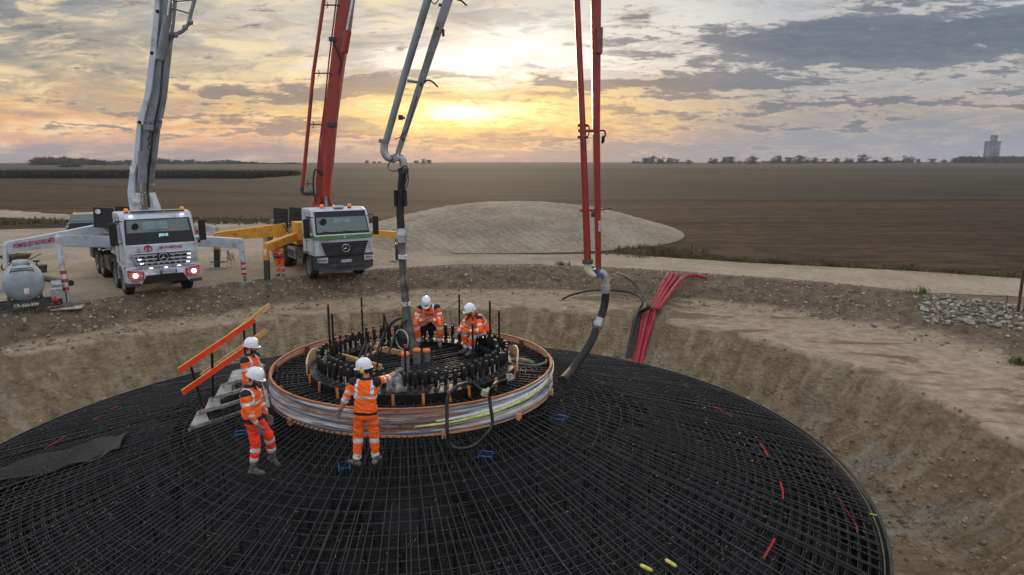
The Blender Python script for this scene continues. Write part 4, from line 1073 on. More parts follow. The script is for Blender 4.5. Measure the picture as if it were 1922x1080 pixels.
C0, C1 = U(378,706,12.9), U(500,621,14.0); D0, D1 = U(400,656,12.9), U(507,573,14.0)
def rail(a, b, front, name):
    d = (b-a).normalized(); s_ = d.cross(Vector((0,0,1))).normalized()
    m_ = MB().beam(a, b, .028, .11); o = m_.build(name, PINE, st, True, bevel=.003)
    if front:
        q = s_*.017 if s_.y < 0 else s_*-.017
        MB().beam(a+q, b+q, .004, .106).build('orange_face', OR_, o, True)
        o.children[0].matrix_parent_inverse = Matrix.Identity(4)
        me = o.children[0].data
    return o
rail(A0, A1, True, 'upper_rail'); rail(B0, B1, True, 'lower_rail'); rail(C0, C1, False, 'rear_lower_rail'); rail(D0, D1, False, 'rear_upper_rail')
for u0, v0, u1, v1, Y0, Y1 in ((384,772,359,689,bot.y,12.1),(400,746,398,662,12.6,12.5),(462,690,458,620,13.2,13.1),(479,676,477,592,14.0,13.9)):
    p0, p1 = U(u0,v0,Y0), U(u1,v1,Y1)
    MB().beam(p0, p1, .04, .04).build('post', M('black_paint_steel', S(28,28,30), .45), st, True, bevel=.004)
MB().cyl(U(381,768,bot.y-.02), U(381,760,bot.y-.02), .03, 10).build('red_clamp', M('red_plastic', S(220,66,44), .5), st, True)
# ================================================================== people
SKIN = M('skin', S(188,134,108), .55, var=.08, vscale=12)
HAIR = M('dark_hair', S(52,38,30), .8, var=.3, vscale=40)
GLV = M('grey_glove', S(104,104,104), .8, var=.25, vscale=30)
OJ = M('orange_jacket', S(255,104,28), .75, var=.10, vscale=9, bump=.7, bscale=16)
OT = M('orange_trousers', S(250,102,30), .75, var=.12, vscale=9, bump=.7, bscale=16)
RT = M('red_orange_trousers', S(250,62,28), .75, var=.12, vscale=9, bump=.7, bscale=16)
NV = M('navy_cloth', S(28,30,44), .8, var=.25, vscale=12, bump=.3, bscale=24)
RF_ = M('reflective_tape', S(214,218,224), .35, .15, var=.1, vscale=14)
HEL = M('white_helmet', S(232,236,244), .32, var=.05, vscale=8, coat=.3)
YEL = M('yellow_muff', S(240,190,30), .4, var=.05)
BOOT = M('dusty_boot', S(88,86,82), .85, var=.35, vscale=16, bump=.4, bscale=50, dirt=S(140,132,118), dirtamt=.4)
SOLE = M('boot_sole', S(30,30,30), .8)
DKP = M('dark_plastic', S(26,26,28), .4)
def capsule(mb, a, b, ra, rb, n=14):
    a, b = Vector(a), Vector(b); d = (b-a); L = d.length
    if L < 1e-5: mb.ell(a, ra, n, 8); return
    d /= L; pts = []; rs = []
    for q in (-1, -.87, -.5): pts.append(a+d*(q*ra)); rs.append(max(ra*math.sqrt(1-q*q), ra*.02))
    for q in range(5): pts.append(a+(b-a)*(q/4)); rs.append(ra+(rb-ra)*q/4)
    for q in (.5, .87, 1): pts.append(b+d*(q*rb)); rs.append(max(rb*math.sqrt(1-q*q), rb*.02))
    mb.tube(pts, rs, n)
def slab(mb, rings, n=24):        # rings: (centre, right vector, forward vector, rx, ry)
    vs = []
    for (c, rv, fv, rx, ry) in rings:
        for k in range(n):
            a = 2*PI*k/n; ca, sa = math.cos(a), math.sin(a)
            ex = .8; vs.append(Vector(c)+rv*(rx*abs(ca)**ex*math.copysign(1, ca))+fv*(ry*abs(sa)**ex*math.copysign(1, sa)))
    m = len(rings)
    mb._add(vs, [(i*n+k, i*n+(k+1)%n, (i+1)*n+(k+1)%n, (i+1)*n+k) for i in range(m-1) for k in range(n)]+[tuple(range(n))[::-1], tuple(range((m-1)*n, m*n))], 0, True)
def fuse(mb, name, mats, parent, voxel, smooth=4, wrinkle=0.0, wscale=9, assign=None, seed=0):
    o = mb.build('tmp', mats[0])
    r = o.modifiers.new('r', 'REMESH'); r.mode = 'VOXEL'; r.voxel_size = voxel; r.use_smooth_shade = True
    if smooth: s_ = o.modifiers.new('s', 'SMOOTH'); s_.factor = .5; s_.iterations = smooth
    bpy.context.view_layer.update()
    me = bpy.data.meshes.new_from_object(o.evaluated_get(bpy.context.evaluated_depsgraph_get()))
    bpy.data.objects.remove(o)
    n = len(me.vertices); co = np.empty(n*3, np.float32); me.vertices.foreach_get('co', co); co = co.reshape(-1, 3)
    if wrinkle:
        no = np.empty(n*3, np.float32); me.vertex_normals.foreach_get('vector', no); no = no.reshape(-1, 3)
        f = wscale
        a = fbm(co[:,0]*f+co[:,2]*f*1.6+seed, co[:,1]*f-co[:,2]*f*1.3, seed+1, 3); b = fbm(co[:,2]*f*1.9+5, (co[:,0]-co[:,1])*f*.8, seed+7, 3)
        d = -(np.abs(a)**.8)*1.6+.6*b
        co = co + no*(d*wrinkle)[:, None]; me.vertices.foreach_set('co', co.astype(np.float32).ravel())
    me.materials.clear()
    for m in mats: me.materials.append(m)
    me.polygons.foreach_set('use_smooth', np.ones(len(me.polygons), bool))
    if assign is not None:
        nf = len(me.polygons); c = np.empty(nf*3, np.float32); me.polygons.foreach_get('center', c)
        me.polygons.foreach_set('material_index', assign(c.reshape(-1, 3)).astype(np.int32))
    me.update(); me.name = name
    o = bpy.data.objects.new(name, me); COL.objects.link(o)
    if parent: o.parent = parent
    return o
def segd(c, a, b):
    a = np.array(a); b = np.array(b); d = b-a; L2 = (d*d).sum()
    t = ((c-a)@d)/L2; tc = np.clip(t, 0, 1)
    return np.linalg.norm(c-(a+tc[:, None]*d), axis=1), t
def hand(mb, w, d, n, side, curl=.5, s=1.0):
    """w wrist point, d finger direction, n palm normal (the way the fingers curl), side: thumb direction sign"""
    d = Vector(d).normalized(); n = Vector(n); n = (n-d*n.dot(d)).normalized(); t_ = d.cross(n)*side
    w = Vector(w)
    rings = [(w+d*(q*s), t_, n, rx*s, ry*s) for q, rx, ry in ((-.02,.026,.02),(.01,.03,.018),(.045,.038,.015),(.085,.041,.014),(.098,.036,.011))]
    slab(mb, rings, 16)
    for j, (off, L, rr_) in enumerate(((.032,.072,.0095),(.0105,.080,.0098),(-.0105,.074,.0094),(-.031,.058,.0085))):
        p = w+d*(.09*s)+t_*(off*s); dd = (d+t_*(off*1.5)).normalized(); ang = curl*(.75+.12*j); pts = [p-dd*.012*s]; 
        seg = L*s; a = 0; q = p
        for k, f in enumerate((.45, .32, .25)):
            pts.append(q); a += ang*(.5 if k == 0 else .9)
            q = q+(dd*math.cos(a)+n*math.sin(a))*(seg*f)
        pts.append(q)
        for k in range(len(pts)-1): capsule(mb, pts[k], pts[k+1], rr_*s*(1-.06*k), rr_*s*(1-.06*(k+1)), 8)
    p = w+d*(.02*s)+t_*(.026*s); q1 = p+(d*.6+t_*.75+n*.25).normalized()*.042*s; q2 = q1+(d*.85+t_*.3+n*.45).normalized()*.034*s; q3 = q2+(d*.8+n*.6).normalized()*.024*s
    capsule(mb, p, q1, .016*s, .0125*s, 8); capsule(mb, q1, q2, .0125*s, .011*s, 8); capsule(mb, q2, q3, .011*s, .009*s, 8)
def person(loc, rz, J, label, yaw=0, pitch=0, trousers=OT, gloves=True, beard=.5, long_sleeve=True, shorty=False, muff=True, curl=(.5,.5), palm=None, hdir=None, group=None, stretch=1.0, dark_shoes=False, cap=HEL, helmet_mark=0, wear=OJ, waist=.12):
    root = tag(empty('person', loc, rz), label, 'person', group)
    V = {k: Vector(v) for k, v in J.items()}
    up = (V['neck']-V['pelvis']).normalized()
    sv = (V['rsh']-V['lsh']).normalized(); fw_ = up.cross(sv).normalized(); sv = fw_.cross(up).normalized()   # right, forward (sv right)
    hv = (V['rhip']-V['lhip']).normalized(); hf = Vector((0,0,1)).cross(hv).normalized()
    if hf.dot(fw_) < 0: hf = -hf
    # head frame
    Rh = Euler((pitch, 0, yaw)).to_matrix() if False else (Matrix.Rotation(yaw, 3, 'Z') @ Matrix.Rotation(pitch, 3, 'X'))
    hc = V['head']; hx, hy, hzv = Rh @ Vector((1,0,0)), Rh @ Vector((0,1,0)), Rh @ Vector((0,0,1))   # +Y of head frame is where it looks
    P = lambda x, y, z: hc+hx*x+hy*y+hzv*z
    # ---- body
    mb = MB()
    mb.ell(P(0,-.008,.025), (.076,.096,.10), 20, 14, R=Rh); mb.ell(P(0,.022,-.045), (.058,.068,.075), 16, 12, R=Rh)
    capsule(mb, P(-.022,.052,-.085), P(.022,.052,-.085), .028, .028)
    capsule(mb, P(0,.085,.005), P(0,.108,-.03), .009, .0135, 10)
    mb.ell(P(0,.093,-.06), (.024,.01,.011), 12, 8, R=Rh); mb.ell(P(0,.082,.028), (.05,.016,.01), 12, 8, R=Rh)
    for sx in (-1, 1):
        mb.ell(P(sx*.077,.0,-.012), (.009,.019,.031), 10, 8, R=Rh); mb.ell(P(sx*.042,.072,-.03), (.022,.018,.022), 10, 8, R=Rh)
    capsule(mb, V['neck']-up*.06, P(0,-.012,-.07), .062, .056, 16)
    slab(mb, [(V['pelvis']-up*.08, hv, hf, .14,.09), (V['pelvis']+up*.05, sv, fw_, .145,.095), (V['pelvis'].lerp(V['neck'],.5), sv, fw_, .13,.085), (V['pelvis'].lerp(V['neck'],.8), sv, fw_, .16,.095), (V['neck']-up*.03, sv, fw_, .07,.06)])
    for s_ in 'lr':
        sh, el, wr = V[s_+'sh'], V[s_+'el'], V[s_+'wr']; hp, kn, an = V[s_+'hip'], V[s_+'kn'], V[s_+'an']
        capsule(mb, V['neck']-up*.07, sh, .05, .05); capsule(mb, sh, el, .055, .048); capsule(mb, el, el.lerp(wr,.35), .049, .050); capsule(mb, el.lerp(wr,.35), wr, .050, .031)
        capsule(mb, hp, kn, .078, .056); capsule(mb, kn, kn.lerp(an,.35), .056, .055); capsule(mb, kn.lerp(an,.35), an, .055, .038)
        d = (wr-el).normalized(); d = Vector(hdir[s_]) if hdir and s_ in hdir else d
        n = Vector(palm[s_]) if palm and s_ in palm else (sv if s_ == 'l' else -sv)
        sg = 1
        dn, nn = d.normalized(), n-d.normalized()*n.dot(d.normalized()); tt = dn.cross(nn.normalized())
        sg = 1 if tt.dot(fw_+Vector((0,0,.3))) > 0 else -1
        hand(mb, wr+d.normalized()*.015, d, n, sg, curl[0 if s_ == 'l' else 1], 1.06)
    inv = np.array(Rh.transposed()); hcn = np.array(hc)
    def asg(c):
        m = np.zeros(len(c)); q = (c-hcn) @ inv.T
        near = np.linalg.norm(q, axis=1) < .19
        hair = near & (q[:,2] > -.075) & (q[:,1] < -.01) & (np.abs(q[:,0]) < .084) & ((q[:,1] < -.035) | (q[:,2] > .03)) & (q[:,2] > -.09)
        hair |= near & (q[:,2] > .05)
        m[hair] = 1
        if beard:
            bd = near & (q[:,2] < -.035-.02*(1-beard)) & (q[:,2] > -.13) & (q[:,1] > .0) & (np.abs(q[:,0]) < .09) & ~((np.abs(q[:,0]) < .02) & (q[:,2] > -.068) & (q[:,2] < -.052) & (q[:,1] > .085)) & ~((q[:,2] > -.047) & (np.abs(q[:,0]) < .05) & (q[:,1] > .1))
            bd &= ~((np.abs(q[:,0]) > .02) & (q[:,2] > -.045) & (q[:,1] > .03))
            m[bd] = 1
        br = near & (np.abs(q[:,2]-.029) < .007) & (np.abs(np.abs(q[:,0])-.033) < .018) & (q[:,1] > .07); m[br] = 1
        if gloves:
            for s_ in 'lr':
                w = np.array(V[s_+'wr']); e = np.array(V[s_+'el']); d = w-e; d /= np.linalg.norm(d)
                m[(np.linalg.norm(c-w, axis=1) < .26) & (((c-w)@d > -.05) | (np.linalg.norm(c-w, axis=1) < .05))] = 2
        return m
    body = fuse(mb, 'body', [SKIN, HAIR, GLV], root, .0062, 2, assign=asg)
    eye = MB()
    for sx in (-1, 1): eye.ell(P(sx*.032,.082,.006), (.013,.009,.009), 10, 8, 0, R=Rh); eye.ell(P(sx*.032,.0895,.006), (.006,.004,.006), 8, 6, 1, R=Rh)
    ob = eye.build('eyes', [M('eye_white', S(225,220,215), .3), M('iris', S(40,30,24), .3)], root)
    # ---- jacket
    jm = MB(); pv, nk = V['pelvis'], V['neck']
    L = (nk-pv).length
    slab(jm, [(pv-up*.03, hv, hf, .185,.135), (pv+up*.05, (hv+sv).normalized(), (hf+fw_).normalized(), .19,.14), (pv.lerp(nk,.35)-fw_*.005, sv, fw_, .178,.132), (pv.lerp(nk,.6), sv, fw_, .195,.14), (pv.lerp(nk,.8), sv, fw_, .20,.13), (pv.lerp(nk,.93)-fw_*.01, sv, fw_, .145,.10), (nk+up*.0, sv, fw_, .082,.078), (nk+up*.035, sv, fw_, .074,.072)])
    for s_ in 'lr':
        sh, el, wr = V[s_+'sh'], V[s_+'el'], V[s_+'wr']
        capsule(jm, nk-up*.09, sh-up*.01, .07, .074); capsule(jm, sh, el, .080, .070)
        if long_sleeve: capsule(jm, el, wr-(wr-el).normalized()*.035, .063, .048)
        else: capsule(jm, sh.lerp(el,.5), el.lerp(wr,.12), .074, .070)
    def aj(c):
        m = np.zeros(len(c)); dT, tT = segd(c, pv, nk); best = dT-.11; side = (c-np.array(pv))@np.array(sv); hgt = tT
        arm = {}
        for s_ in 'lr':
            d1, t1 = segd(c, V[s_+'sh'], V[s_+'el']); d2, t2 = segd(c, V[s_+'el'], V[s_+'wr']); arm[s_] = (d1, t1, d2, t2)
        tor = np.ones(len(c), bool)
        for s_ in 'lr':
            d1, t1, d2, t2 = arm[s_]; da = np.minimum(d1, d2); isarm = (da-.055 < best) & ((d1 < .10) | (d2 < .08)) & (np.abs(side) > .12 if np.ptp(side) > .1 else True); isarm |= (d2 < .07)
            tor &= ~isarm
            up_ = isarm & (d1 <= d2); fo = isarm & (d2 < d1)
            m[up_ & (t1 > .50) & (t1 < .68)] = 1
            if long_sleeve: m[fo & (t2 > .14) & (t2 < .32)] = 1
            else: m[isarm & (((t1 > .93) & (d1 <= d2)) | ((t2 > 0) & (t2 < .35)))] = 1
            if long_sleeve: m[fo & (t2 > .62) & (t2 < .78)] = 1
            m[up_ & (t1 < .13)] = 2
        m[tor & (hgt > .43) & (hgt < .52)] = 1
        m[tor & (np.abs(np.abs(side)-.125) < .023) & (hgt > .5) & (hgt < .99)] = 1
        m[tor & (hgt > .975)] = 2
        m[tor & (hgt > .84) & (np.abs(side) > .16)] = 2
        fr = (c-np.array(nk))@np.array(fw_); m[tor & (fr > .02) & (np.abs(side) < (hgt-.80)*.30)] = 2
        m[tor & (hgt < -.01)] = 2
        return m
    fuse(jm, 'jacket', [wear, RF_, NV], root, .0115, 3, .016, 8, aj, seed=int(abs(loc[0])*100) % 97)
    # ---- trousers
    tm = MB()
    slab(tm, [(pv-up*.13, hv, hf, .16,.115), (pv-up*.06, hv, hf, .172,.125), (pv+up*.03, hv, hf, .168,.122), (pv+up*.07, hv, hf, .15,.11)])
    for s_ in 'lr':
        hp, kn, an = V[s_+'hip'], V[s_+'kn'], V[s_+'an']
        capsule(tm, hp, kn, .105, .083); capsule(tm, kn, kn.lerp(an,.4), .083, .082); capsule(tm, kn.lerp(an,.4), kn.lerp(an,.86 if not shorty else .7), .082, .072)
    def at_(c):
        m = np.zeros(len(c)); ds = []
        for s_ in 'lr':
            d, t = segd(c, V[s_+'kn'], V[s_+'an']); ds.append((d, t))
        for s_, (d, t), (d2, t2) in (('l', ds[0], ds[1]), ('r', ds[1], ds[0])):
            on = (d <= d2) & (t > 0); m[on & (t > (.08 if not shorty else .1)) & (t < .26)] = 1; m[on & (t > (.74 if not shorty else .52)) & (t < .95 if not shorty else t < .7)] = 1
        h = (c-np.array(pv))@np.array(up); lim = np.ones(len(c))*9
        for s_ in 'lr':
            d, t = segd(c, V[s_+'hip'], V[s_+'kn']); lim = np.minimum(lim, np.where(t < .16, 9, -9)) if False else np.where((t > waist) & (d < .12), -9, lim)
        m[(h > -.02-waist*.3) & (lim > 0) & (np.linalg.norm(c-np.array(pv), axis=1) < .27)] = 2
        return m
    fuse(tm, 'trousers', [trousers, RF_, NV], root, .0115, 3, .016, 8, at_, seed=int(abs(loc[1])*70) % 89+3)
    # ---- boots
    for s_ in 'lr':
        kn, an = V[s_+'kn'], V[s_+'an']; td = V.get(s_+'toe')
        td = (td if td is not None else hf).copy(); td.z = 0 if abs(td.z) < .01 else td.z; td.normalize()
        b_ = MB(); dn = (an-kn).normalized(); sd = td.cross(Vector((0,0,1))); 
        sd = sd.normalized(); upf = sd.cross(td).normalized()
        if upf.z < 0: upf = -upf
        f0 = an-upf*.055
        capsule(b_, an-dn*.16, an, .060, .055); capsule(b_, f0-td*.045, f0+td*.06, .045, .044); capsule(b_, f0+td*.05-upf*.008, f0+td*.165-upf*.012, .044, .036); capsule(b_, f0+td*.03+upf*.03, f0+td*.12, .042, .03)
        bo = fuse(b_, 'boot', [BOOT], root, .009, 3, .004, 14)
        sm_ = MB(); pts = [(-.085,-.035),(-.09,.035),(.05,.045),(.16,.048),(.205,.025),(.208,-.025),(.16,-.046),(.05,-.04)]
        sm_.prism(pts, -.048, -.026, 0, lambda p, q, t, f0=f0, td=td, sd=sd, upf=upf: f0+td*p+sd*q+upf*t); sm_.build('sole', SOLE, bo)
    # ---- helmet
    if cap:
        hm_ = MB(); vs = []; n = 32; rows = [(1.0,0),(1.0,.02),(.985,.045),(.93,.08),(.80,.112),(.58,.137),(.3,.150),(.02,.155)]
        for q, z in rows:
            for k in range(n):
                a = 2*PI*k/n; vs.append(P(.112*q*math.cos(a), (.134*q*math.sin(a))-.004, .028+z))
        fs = [(i*n+k, i*n+(k+1)%n, (i+1)*n+(k+1)%n, (i+1)*n+k) for i in range(len(rows)-1) for k in range(n)]
        hm_._add(vs, fs, 0, True)
        vs = []   # brim
        for z, o_ in ((.026,0),(.022,1),(.016,1),(.018,0)):
            for k in range(n):
                a = 2*PI*k/n; e_ = (.012+.034*max(0, math.sin(a))**2.5)*o_; vs.append(P((.110+e_*.5)*math.cos(a), (.132+e_)*math.sin(a)-.004, z+(.0 if not o_ else -.006*max(0, math.sin(a)))))
        hm_._add(vs, [(i*n+k, i*n+(k+1)%n, ((i+1)%4)*n+(k+1)%n, ((i+1)%4)*n+k) for i in range(4) for k in range(n)], 0, True)
        for off in (-.03, 0, .03): hm_.tube([P(off, .10-.0*abs(off), .118), P(off, .03, .183-abs(off)*.15), P(off, -.06, .176-abs(off)*.15), P(off, -.11, .12)], .0045, 6)
        ho = hm_.build('helmet', cap, root)
        vt = MB()
        for sx in (-1, 1):
            for q in range(3): vt.ell(P(sx*.098, .03-.03*q, .098), (.008,.009,.005), 8, 6, R=Rh)
        vt.build('vents', DKP, ho)
        mk = MB().box(P(.0,.118,.075), (.05,.02,.028), R=Rh); mk.build('badge', M('helmet_badge', S(40,60,84), .5), ho)
        if muff:
            for sx in (-1, 1):
                mm = MB().lathe([(0,.026),(.02,.026),(.034,.018),(.036,.0),(.03,-.006),(0,-.006)], n=18, closed=False, axis='x')
                mm.v = [tuple(P(sx*(.098+v[0]) if True else 0, v[1]*.9-.018, v[2]*1.15-.005+(.0))) for v in mm.v]
                mo_ = mm.build('ear_muff', YEL, ho); 
                MB().tube([P(sx*.112,-.018,.03), P(sx*.118,-.016,.06)], .007, 6).build('muff_arm', DKP, mo_)
        sp_ = MB()
        for sx in (-1, 1): sp_.tube([P(sx*.1,.03,.03), P(sx*.082,.035,-.04), P(sx*.03,.055,-.112)], .004, 5)
        sp_.build('chin_strap', DKP, ho)
    return root
# --- standing worker in front, seen from behind, pointing to the right
f1 = Gc(688, 874, .02)
J = dict(pelvis=(0.02,.0,.93), neck=(.035,.03,1.44), head=(.01,.07,1.585), lsh=(-.165,.03,1.385), rsh=(.205,.03,1.395), lel=(-.275,.0,1.13), lwr=(-.40,.05,.90), rel=(.33,.22,1.37), rwr=(.45,.43,1.42), lhip=(-.075,.0,.87), rhip=(.11,.0,.87), lkn=(-.12,.04,.49), rkn=(.13,.05,.49), lan=(-.15,-.0,.10), ran=(.13,.08,.10), ltoe=(-.75,.5,0), rtoe=(.25,.9,0))
person(f1, 0, J, 'worker in orange seen from behind, pointing right beside the timber ring, in the foreground', yaw=math.radians(74), pitch=math.radians(-8), long_sleeve=False, curl=(.75,.5), beard=.8, palm=dict(l=(.8,.3,-.2), r=(-.2,.1,-1)), hdir=dict(l=(-.35,.15,-.9)))
# --- walking worker, profile to the right
f2 = Gc(482, 888, .02)
J = dict(pelvis=(-.02,.04,.95), neck=(-.03,.05,1.44), head=(.055,.05,1.565), lsh=(.0,.24,1.37), rsh=(-.045,-.13,1.36), lel=(.03,.28,1.10), lwr=(.12,.28,.88), rel=(.02,-.19,1.10), rwr=(.14,-.16,.86), lhip=(.0,.13,.88), rhip=(-.01,-.04,.88), lkn=(.17,.18,.56), rkn=(.04,-.05,.50), lan=(.155,.32,.13), ran=(-.03,-.06,.11), ltoe=(.75,-.3,-.35), rtoe=(1,-.12,0))
person(f2, 0, J, 'bearded worker in orange jacket and red trousers walking right in front of the steps', yaw=math.radians(-82), pitch=math.radians(-22), trousers=RT, curl=(.5,.45), beard=1, muff=False, shorty=True, waist=.22, palm=dict(l=(0,-1,0), r=(.1,1,0)), hdir=dict(r=(.3,0,-.9)))
# --- worker behind, at the steps
c3 = U(470, 690, 11.55); zf = zc(c3.x, c3.y)
J = dict(pelvis=(0,.0,.93), neck=(.0,.0,1.45), head=(.045,.0,1.59), lsh=(.03,.19,1.385), rsh=(-.03,-.185,1.385), lel=(.05,.22,1.12), lwr=(.15,.2,.88), rel=(.02,-.21,1.11), rwr=(.12,-.18,.88), lhip=(0,.1,.87), rhip=(0,-.1,.87), lkn=(.03,.12,.49), rkn=(.0,-.12,.49), lan=(.0,.13,.1), ran=(-.02,-.12,.1), ltoe=(1,.2,0), rtoe=(1,-.1,0))
p3 = person((c3.x+.0, c3.y, zf+.02), 0, J, 'worker with dark beard and chin strap standing behind the walking worker by the steps', yaw=math.radians(-88), pitch=math.radians(-6), beard=1, muff=False)
p3.scale = (.95,.95,.95)
# --- seated worker looking down at his hands
s4 = U(803, 625, 15.55); zb_ = 1.21
c4 = G(802, 622, zb_); c4 = Vector((c4.x, 15.72, 0))
J = dict(pelvis=(0,.06,.07), neck=(-.03,-.24,.50), head=(-.055,-.36,.575), lsh=(.18,-.20,.445), rsh=(-.22,-.22,.44), lel=(.265,-.30,.19), lwr=(.06,-.47,.19), rel=(-.31,-.31,.19), rwr=(-.10,-.48,.185), lhip=(.10,.02,.06), rhip=(-.10,.02,.06), lkn=(.25,-.42,.09), rkn=(-.29,-.42,.09), lan=(.24,-.36,-.35), ran=(-.24,-.36,-.35), ltoe=(.2,-1,0), rtoe=(-.25,-1,0))
person((c4.x, c4.y, zb_), 0, J, 'worker sitting on the far bolts with knees apart, looking at a phone in his hands', yaw=math.radians(188), pitch=math.radians(-42), gloves=False, beard=.3, curl=(.9,.9), palm=dict(l=(-1,.2,.4), r=(1,.2,.4)), hdir=dict(l=(-.7,-.6,0), r=(.7,-.6,0)))
e = MB().box((0,0,0), (.075,.14,.009), R=Euler((.5,0,0)).to_matrix()).build('mobile_phone', DKP, bevel=.004); e.location = (c4.x-.02, c4.y-.50, zb_+.22); tag(e, 'small dark phone held by the worker sitting on the far bolts', 'phone')
# --- second seated worker, three-quarter left
c5 = G(896, 640, zb_-.05); c5 = Vector((c5.x-.03, 15.0, 0)); z5 = 1.13
J = dict(pelvis=(.16,.14,.08), neck=(-.07,-.04,.47), head=(-.155,-.12,.575), lsh=(.05,-.17,.41), rsh=(-.19,.07,.42), lel=(.08,-.37,.20), lwr=(-.20,-.40,.17), rel=(-.34,-.08,.22), rwr=(-.42,-.28,.12), lhip=(.15,.02,.06), rhip=(.05,.13,.06), lkn=(-.08,-.36,.13), rkn=(-.30,-.15,.12), lan=(-.12,-.33,-.27), ran=(-.24,-.18,-.27), ltoe=(-.6,-.7,0), rtoe=(-.8,-.4,0))
person((c5.x, c5.y, z5), 0, J, 'worker crouching on the right-hand bolts, forearms on knees, looking to the left', yaw=math.radians(118), pitch=math.radians(-14), beard=.9, curl=(.8,.8), palm=dict(l=(-.2,0,-1), r=(0,0,-1)), hdir=dict(l=(-.9,-.1,-.2), r=(-.3,-.7,-.3)))
e = MB().box((0,0,0), (.34,.30,.28)).build('dark_block', BLKM, bevel=.01); e.location = (c5.x+.17, c5.y+.14, z5-.15-.06); tag(e, 'dark seat block under the crouching worker on the bolts', 'block')
e = MB().box((0,0,0), (.44,.26,.12)).build('dark_block', BLKM, bevel=.01); e.location = (c4.x, c4.y+.06, zb_-.035-.06); tag(e, 'dark plank under the worker looking at his phone', 'plank')
# --- worker behind the yellow outrigger of the second truck
c6 = G(527, 519, 0)
J = dict(pelvis=(0,.0,.90), neck=(-.05,-.12,1.38), head=(-.10,-.2,1.50), lsh=(.14,-.1,1.33), rsh=(-.2,-.1,1.33), lel=(.18,-.25,1.1), lwr=(.08,-.4,1.0), rel=(-.24,-.25,1.1), rwr=(-.12,-.42,1.02), lhip=(.1,0,.86), rhip=(-.1,0,.86), lkn=(.12,-.05,.48), rkn=(-.1,-.02,.48), lan=(.12,.02,.1), ran=(-.1,.03,.1), ltoe=(.3,-1,0), rtoe=(-.3,-1,0))
person((c6.x, c6.y, 0), 0, J, 'worker in orange bending behind the yellow outrigger beam beside the green striped truck', yaw=math.radians(190), pitch=math.radians(-35), muff=False, beard=0, trousers=OT)
# --- dog
def dog():
    c = G(433, 502, 0); root = tag(empty('dog', c, math.radians(8)), 'slim pale tan dog standing in the yard between the two trucks, facing the camera', 'dog')
    mb = MB(); F = lambda x, y, z: Vector((x, y, z))     # faces -y
    slab(mb, [(F(0,-.20,.60), F(1,0,0), F(0,0,1), .075,.10), (F(0,-.12,.56), F(1,0,0), F(0,0,1), .105,.155), (F(0,.02,.56), F(1,0,0), F(0,0,1), .11,.15), (F(0,.2,.60), F(1,0,0), F(0,0,1), .085,.105), (F(0,.33,.60), F(1,0,0), F(0,0,1), .09,.11), (F(0,.42,.60), F(1,0,0), F(0,0,1), .05,.06)])
    capsule(mb, F(0,-.15,.63), F(0,-.27,.80), .075, .055); capsule(mb, F(0,-.27,.83), F(0,-.33,.84), .062, .055); capsule(mb, F(0,-.34,.825), F(0,-.45,.79), .036, .024)
    for s_ in (-1, 1):
        capsule(mb, F(s_*.035,-.27,.88), F(s_*.06,-.28,.95), .022, .007, 8)
        capsule(mb, F(s_*.075,-.14,.50), F(s_*.085,-.10,.34), .045, .030); capsule(mb, F(s_*.085,-.10,.34), F(s_*.085,-.13,.18), .028, .022); capsule(mb, F(s_*.085,-.13,.18), F(s_*.085,-.14,.04), .021, .018); capsule(mb, F(s_*.085,-.13,.025), F(s_*.085,-.19,.022), .024, .02)
        capsule(mb, F(s_*.07,.34,.56), F(s_*.09,.24,.38), .07, .045); capsule(mb, F(s_*.09,.24,.38), F(s_*.09,.42,.24), .036, .022); capsule(mb, F(s_*.09,.42,.24), F(s_*.09,.38,.04), .02, .017); capsule(mb, F(s_*.09,.38,.025), F(s_*.09,.33,.022), .024, .02)
    capsule(mb, F(0,.42,.60), F(.06,.58,.42), .026, .012)
    def a(c): 
        m = np.zeros(len(c)); m[(c[:,1] < -.42)] = 1; m[(c[:,2] > .62) & (c[:,1] > -.1)] = 2; return m
    fuse(mb, 'body', [M('pale_fur', S(206,184,156), .9, var=.2, vscale=10), DKP, M('tan_fur', S(168,138,108), .9, var=.2, vscale=10)], root, .011, 3, assign=a)
    e_ = MB()
    for s_ in (-1, 1): e_.ell((s_*.026,-.385,.86), .009, 8, 6)
    e_.build('eyes', DKP, root)
dog()
# ================================================================== concrete pump trucks
WHT = M('white_truck_paint', S(190,198,210), .35, var=.08, vscale=2, coat=.4, dirt=S(140,128,112), dirtamt=.42, dscale=1.6)
GRYP = M('pale_grey_boom_paint', S(124,131,140), .45, var=.15, vscale=2, coat=.15, dirt=S(92,88,82), dirtamt=.5, dscale=1.4)
REDP = M('red_boom_paint', S(150,42,30), .42, var=.12, vscale=2, coat=.25, dirt=S(92,38,32), dirtamt=.35, dscale=1.5)
YELP = M('yellow_ochre_paint', S(216,150,46), .5, var=.12, vscale=2, dirt=S(140,104,60), dirtamt=.35)
DGR = M('dark_grey_plastic', S(52,54,58), .6, var=.15, dirt=S(110,102,92), dirtamt=.3)
BLK = M('matt_black', S(18,18,19), .6)
GLS = M('windscreen_glass', S(52,74,78), .08, 0, var=.1, spec=.9, coat=.6)
TYR = M('tyre_rubber', S(34,33,33), .8, var=.2, dirt=S(110,98,82), dirtamt=.45, bump=.4, bscale=30)
RIMM = M('dusty_rim', S(132,128,122), .5, .4, var=.2, dirt=S(90,82,72), dirtamt=.4)
CHR = M('chrome', S(200,202,206), .18, 1.0)
SLV_ = M('silver_paint', S(186,190,196), .35, .5)
ORL = M('amber_beacon', S(250,140,30), .3, emit=.25)
LMP = M('headlamp_lit', (1, .74, .42, 1), .2, emit=3.6)
DRL = M('white_marker_light', (1, .96, 1, 1), .2, emit=1.8)
LNS = M('lamp_glass', S(190,196,200), .12, .3, spec=.9)
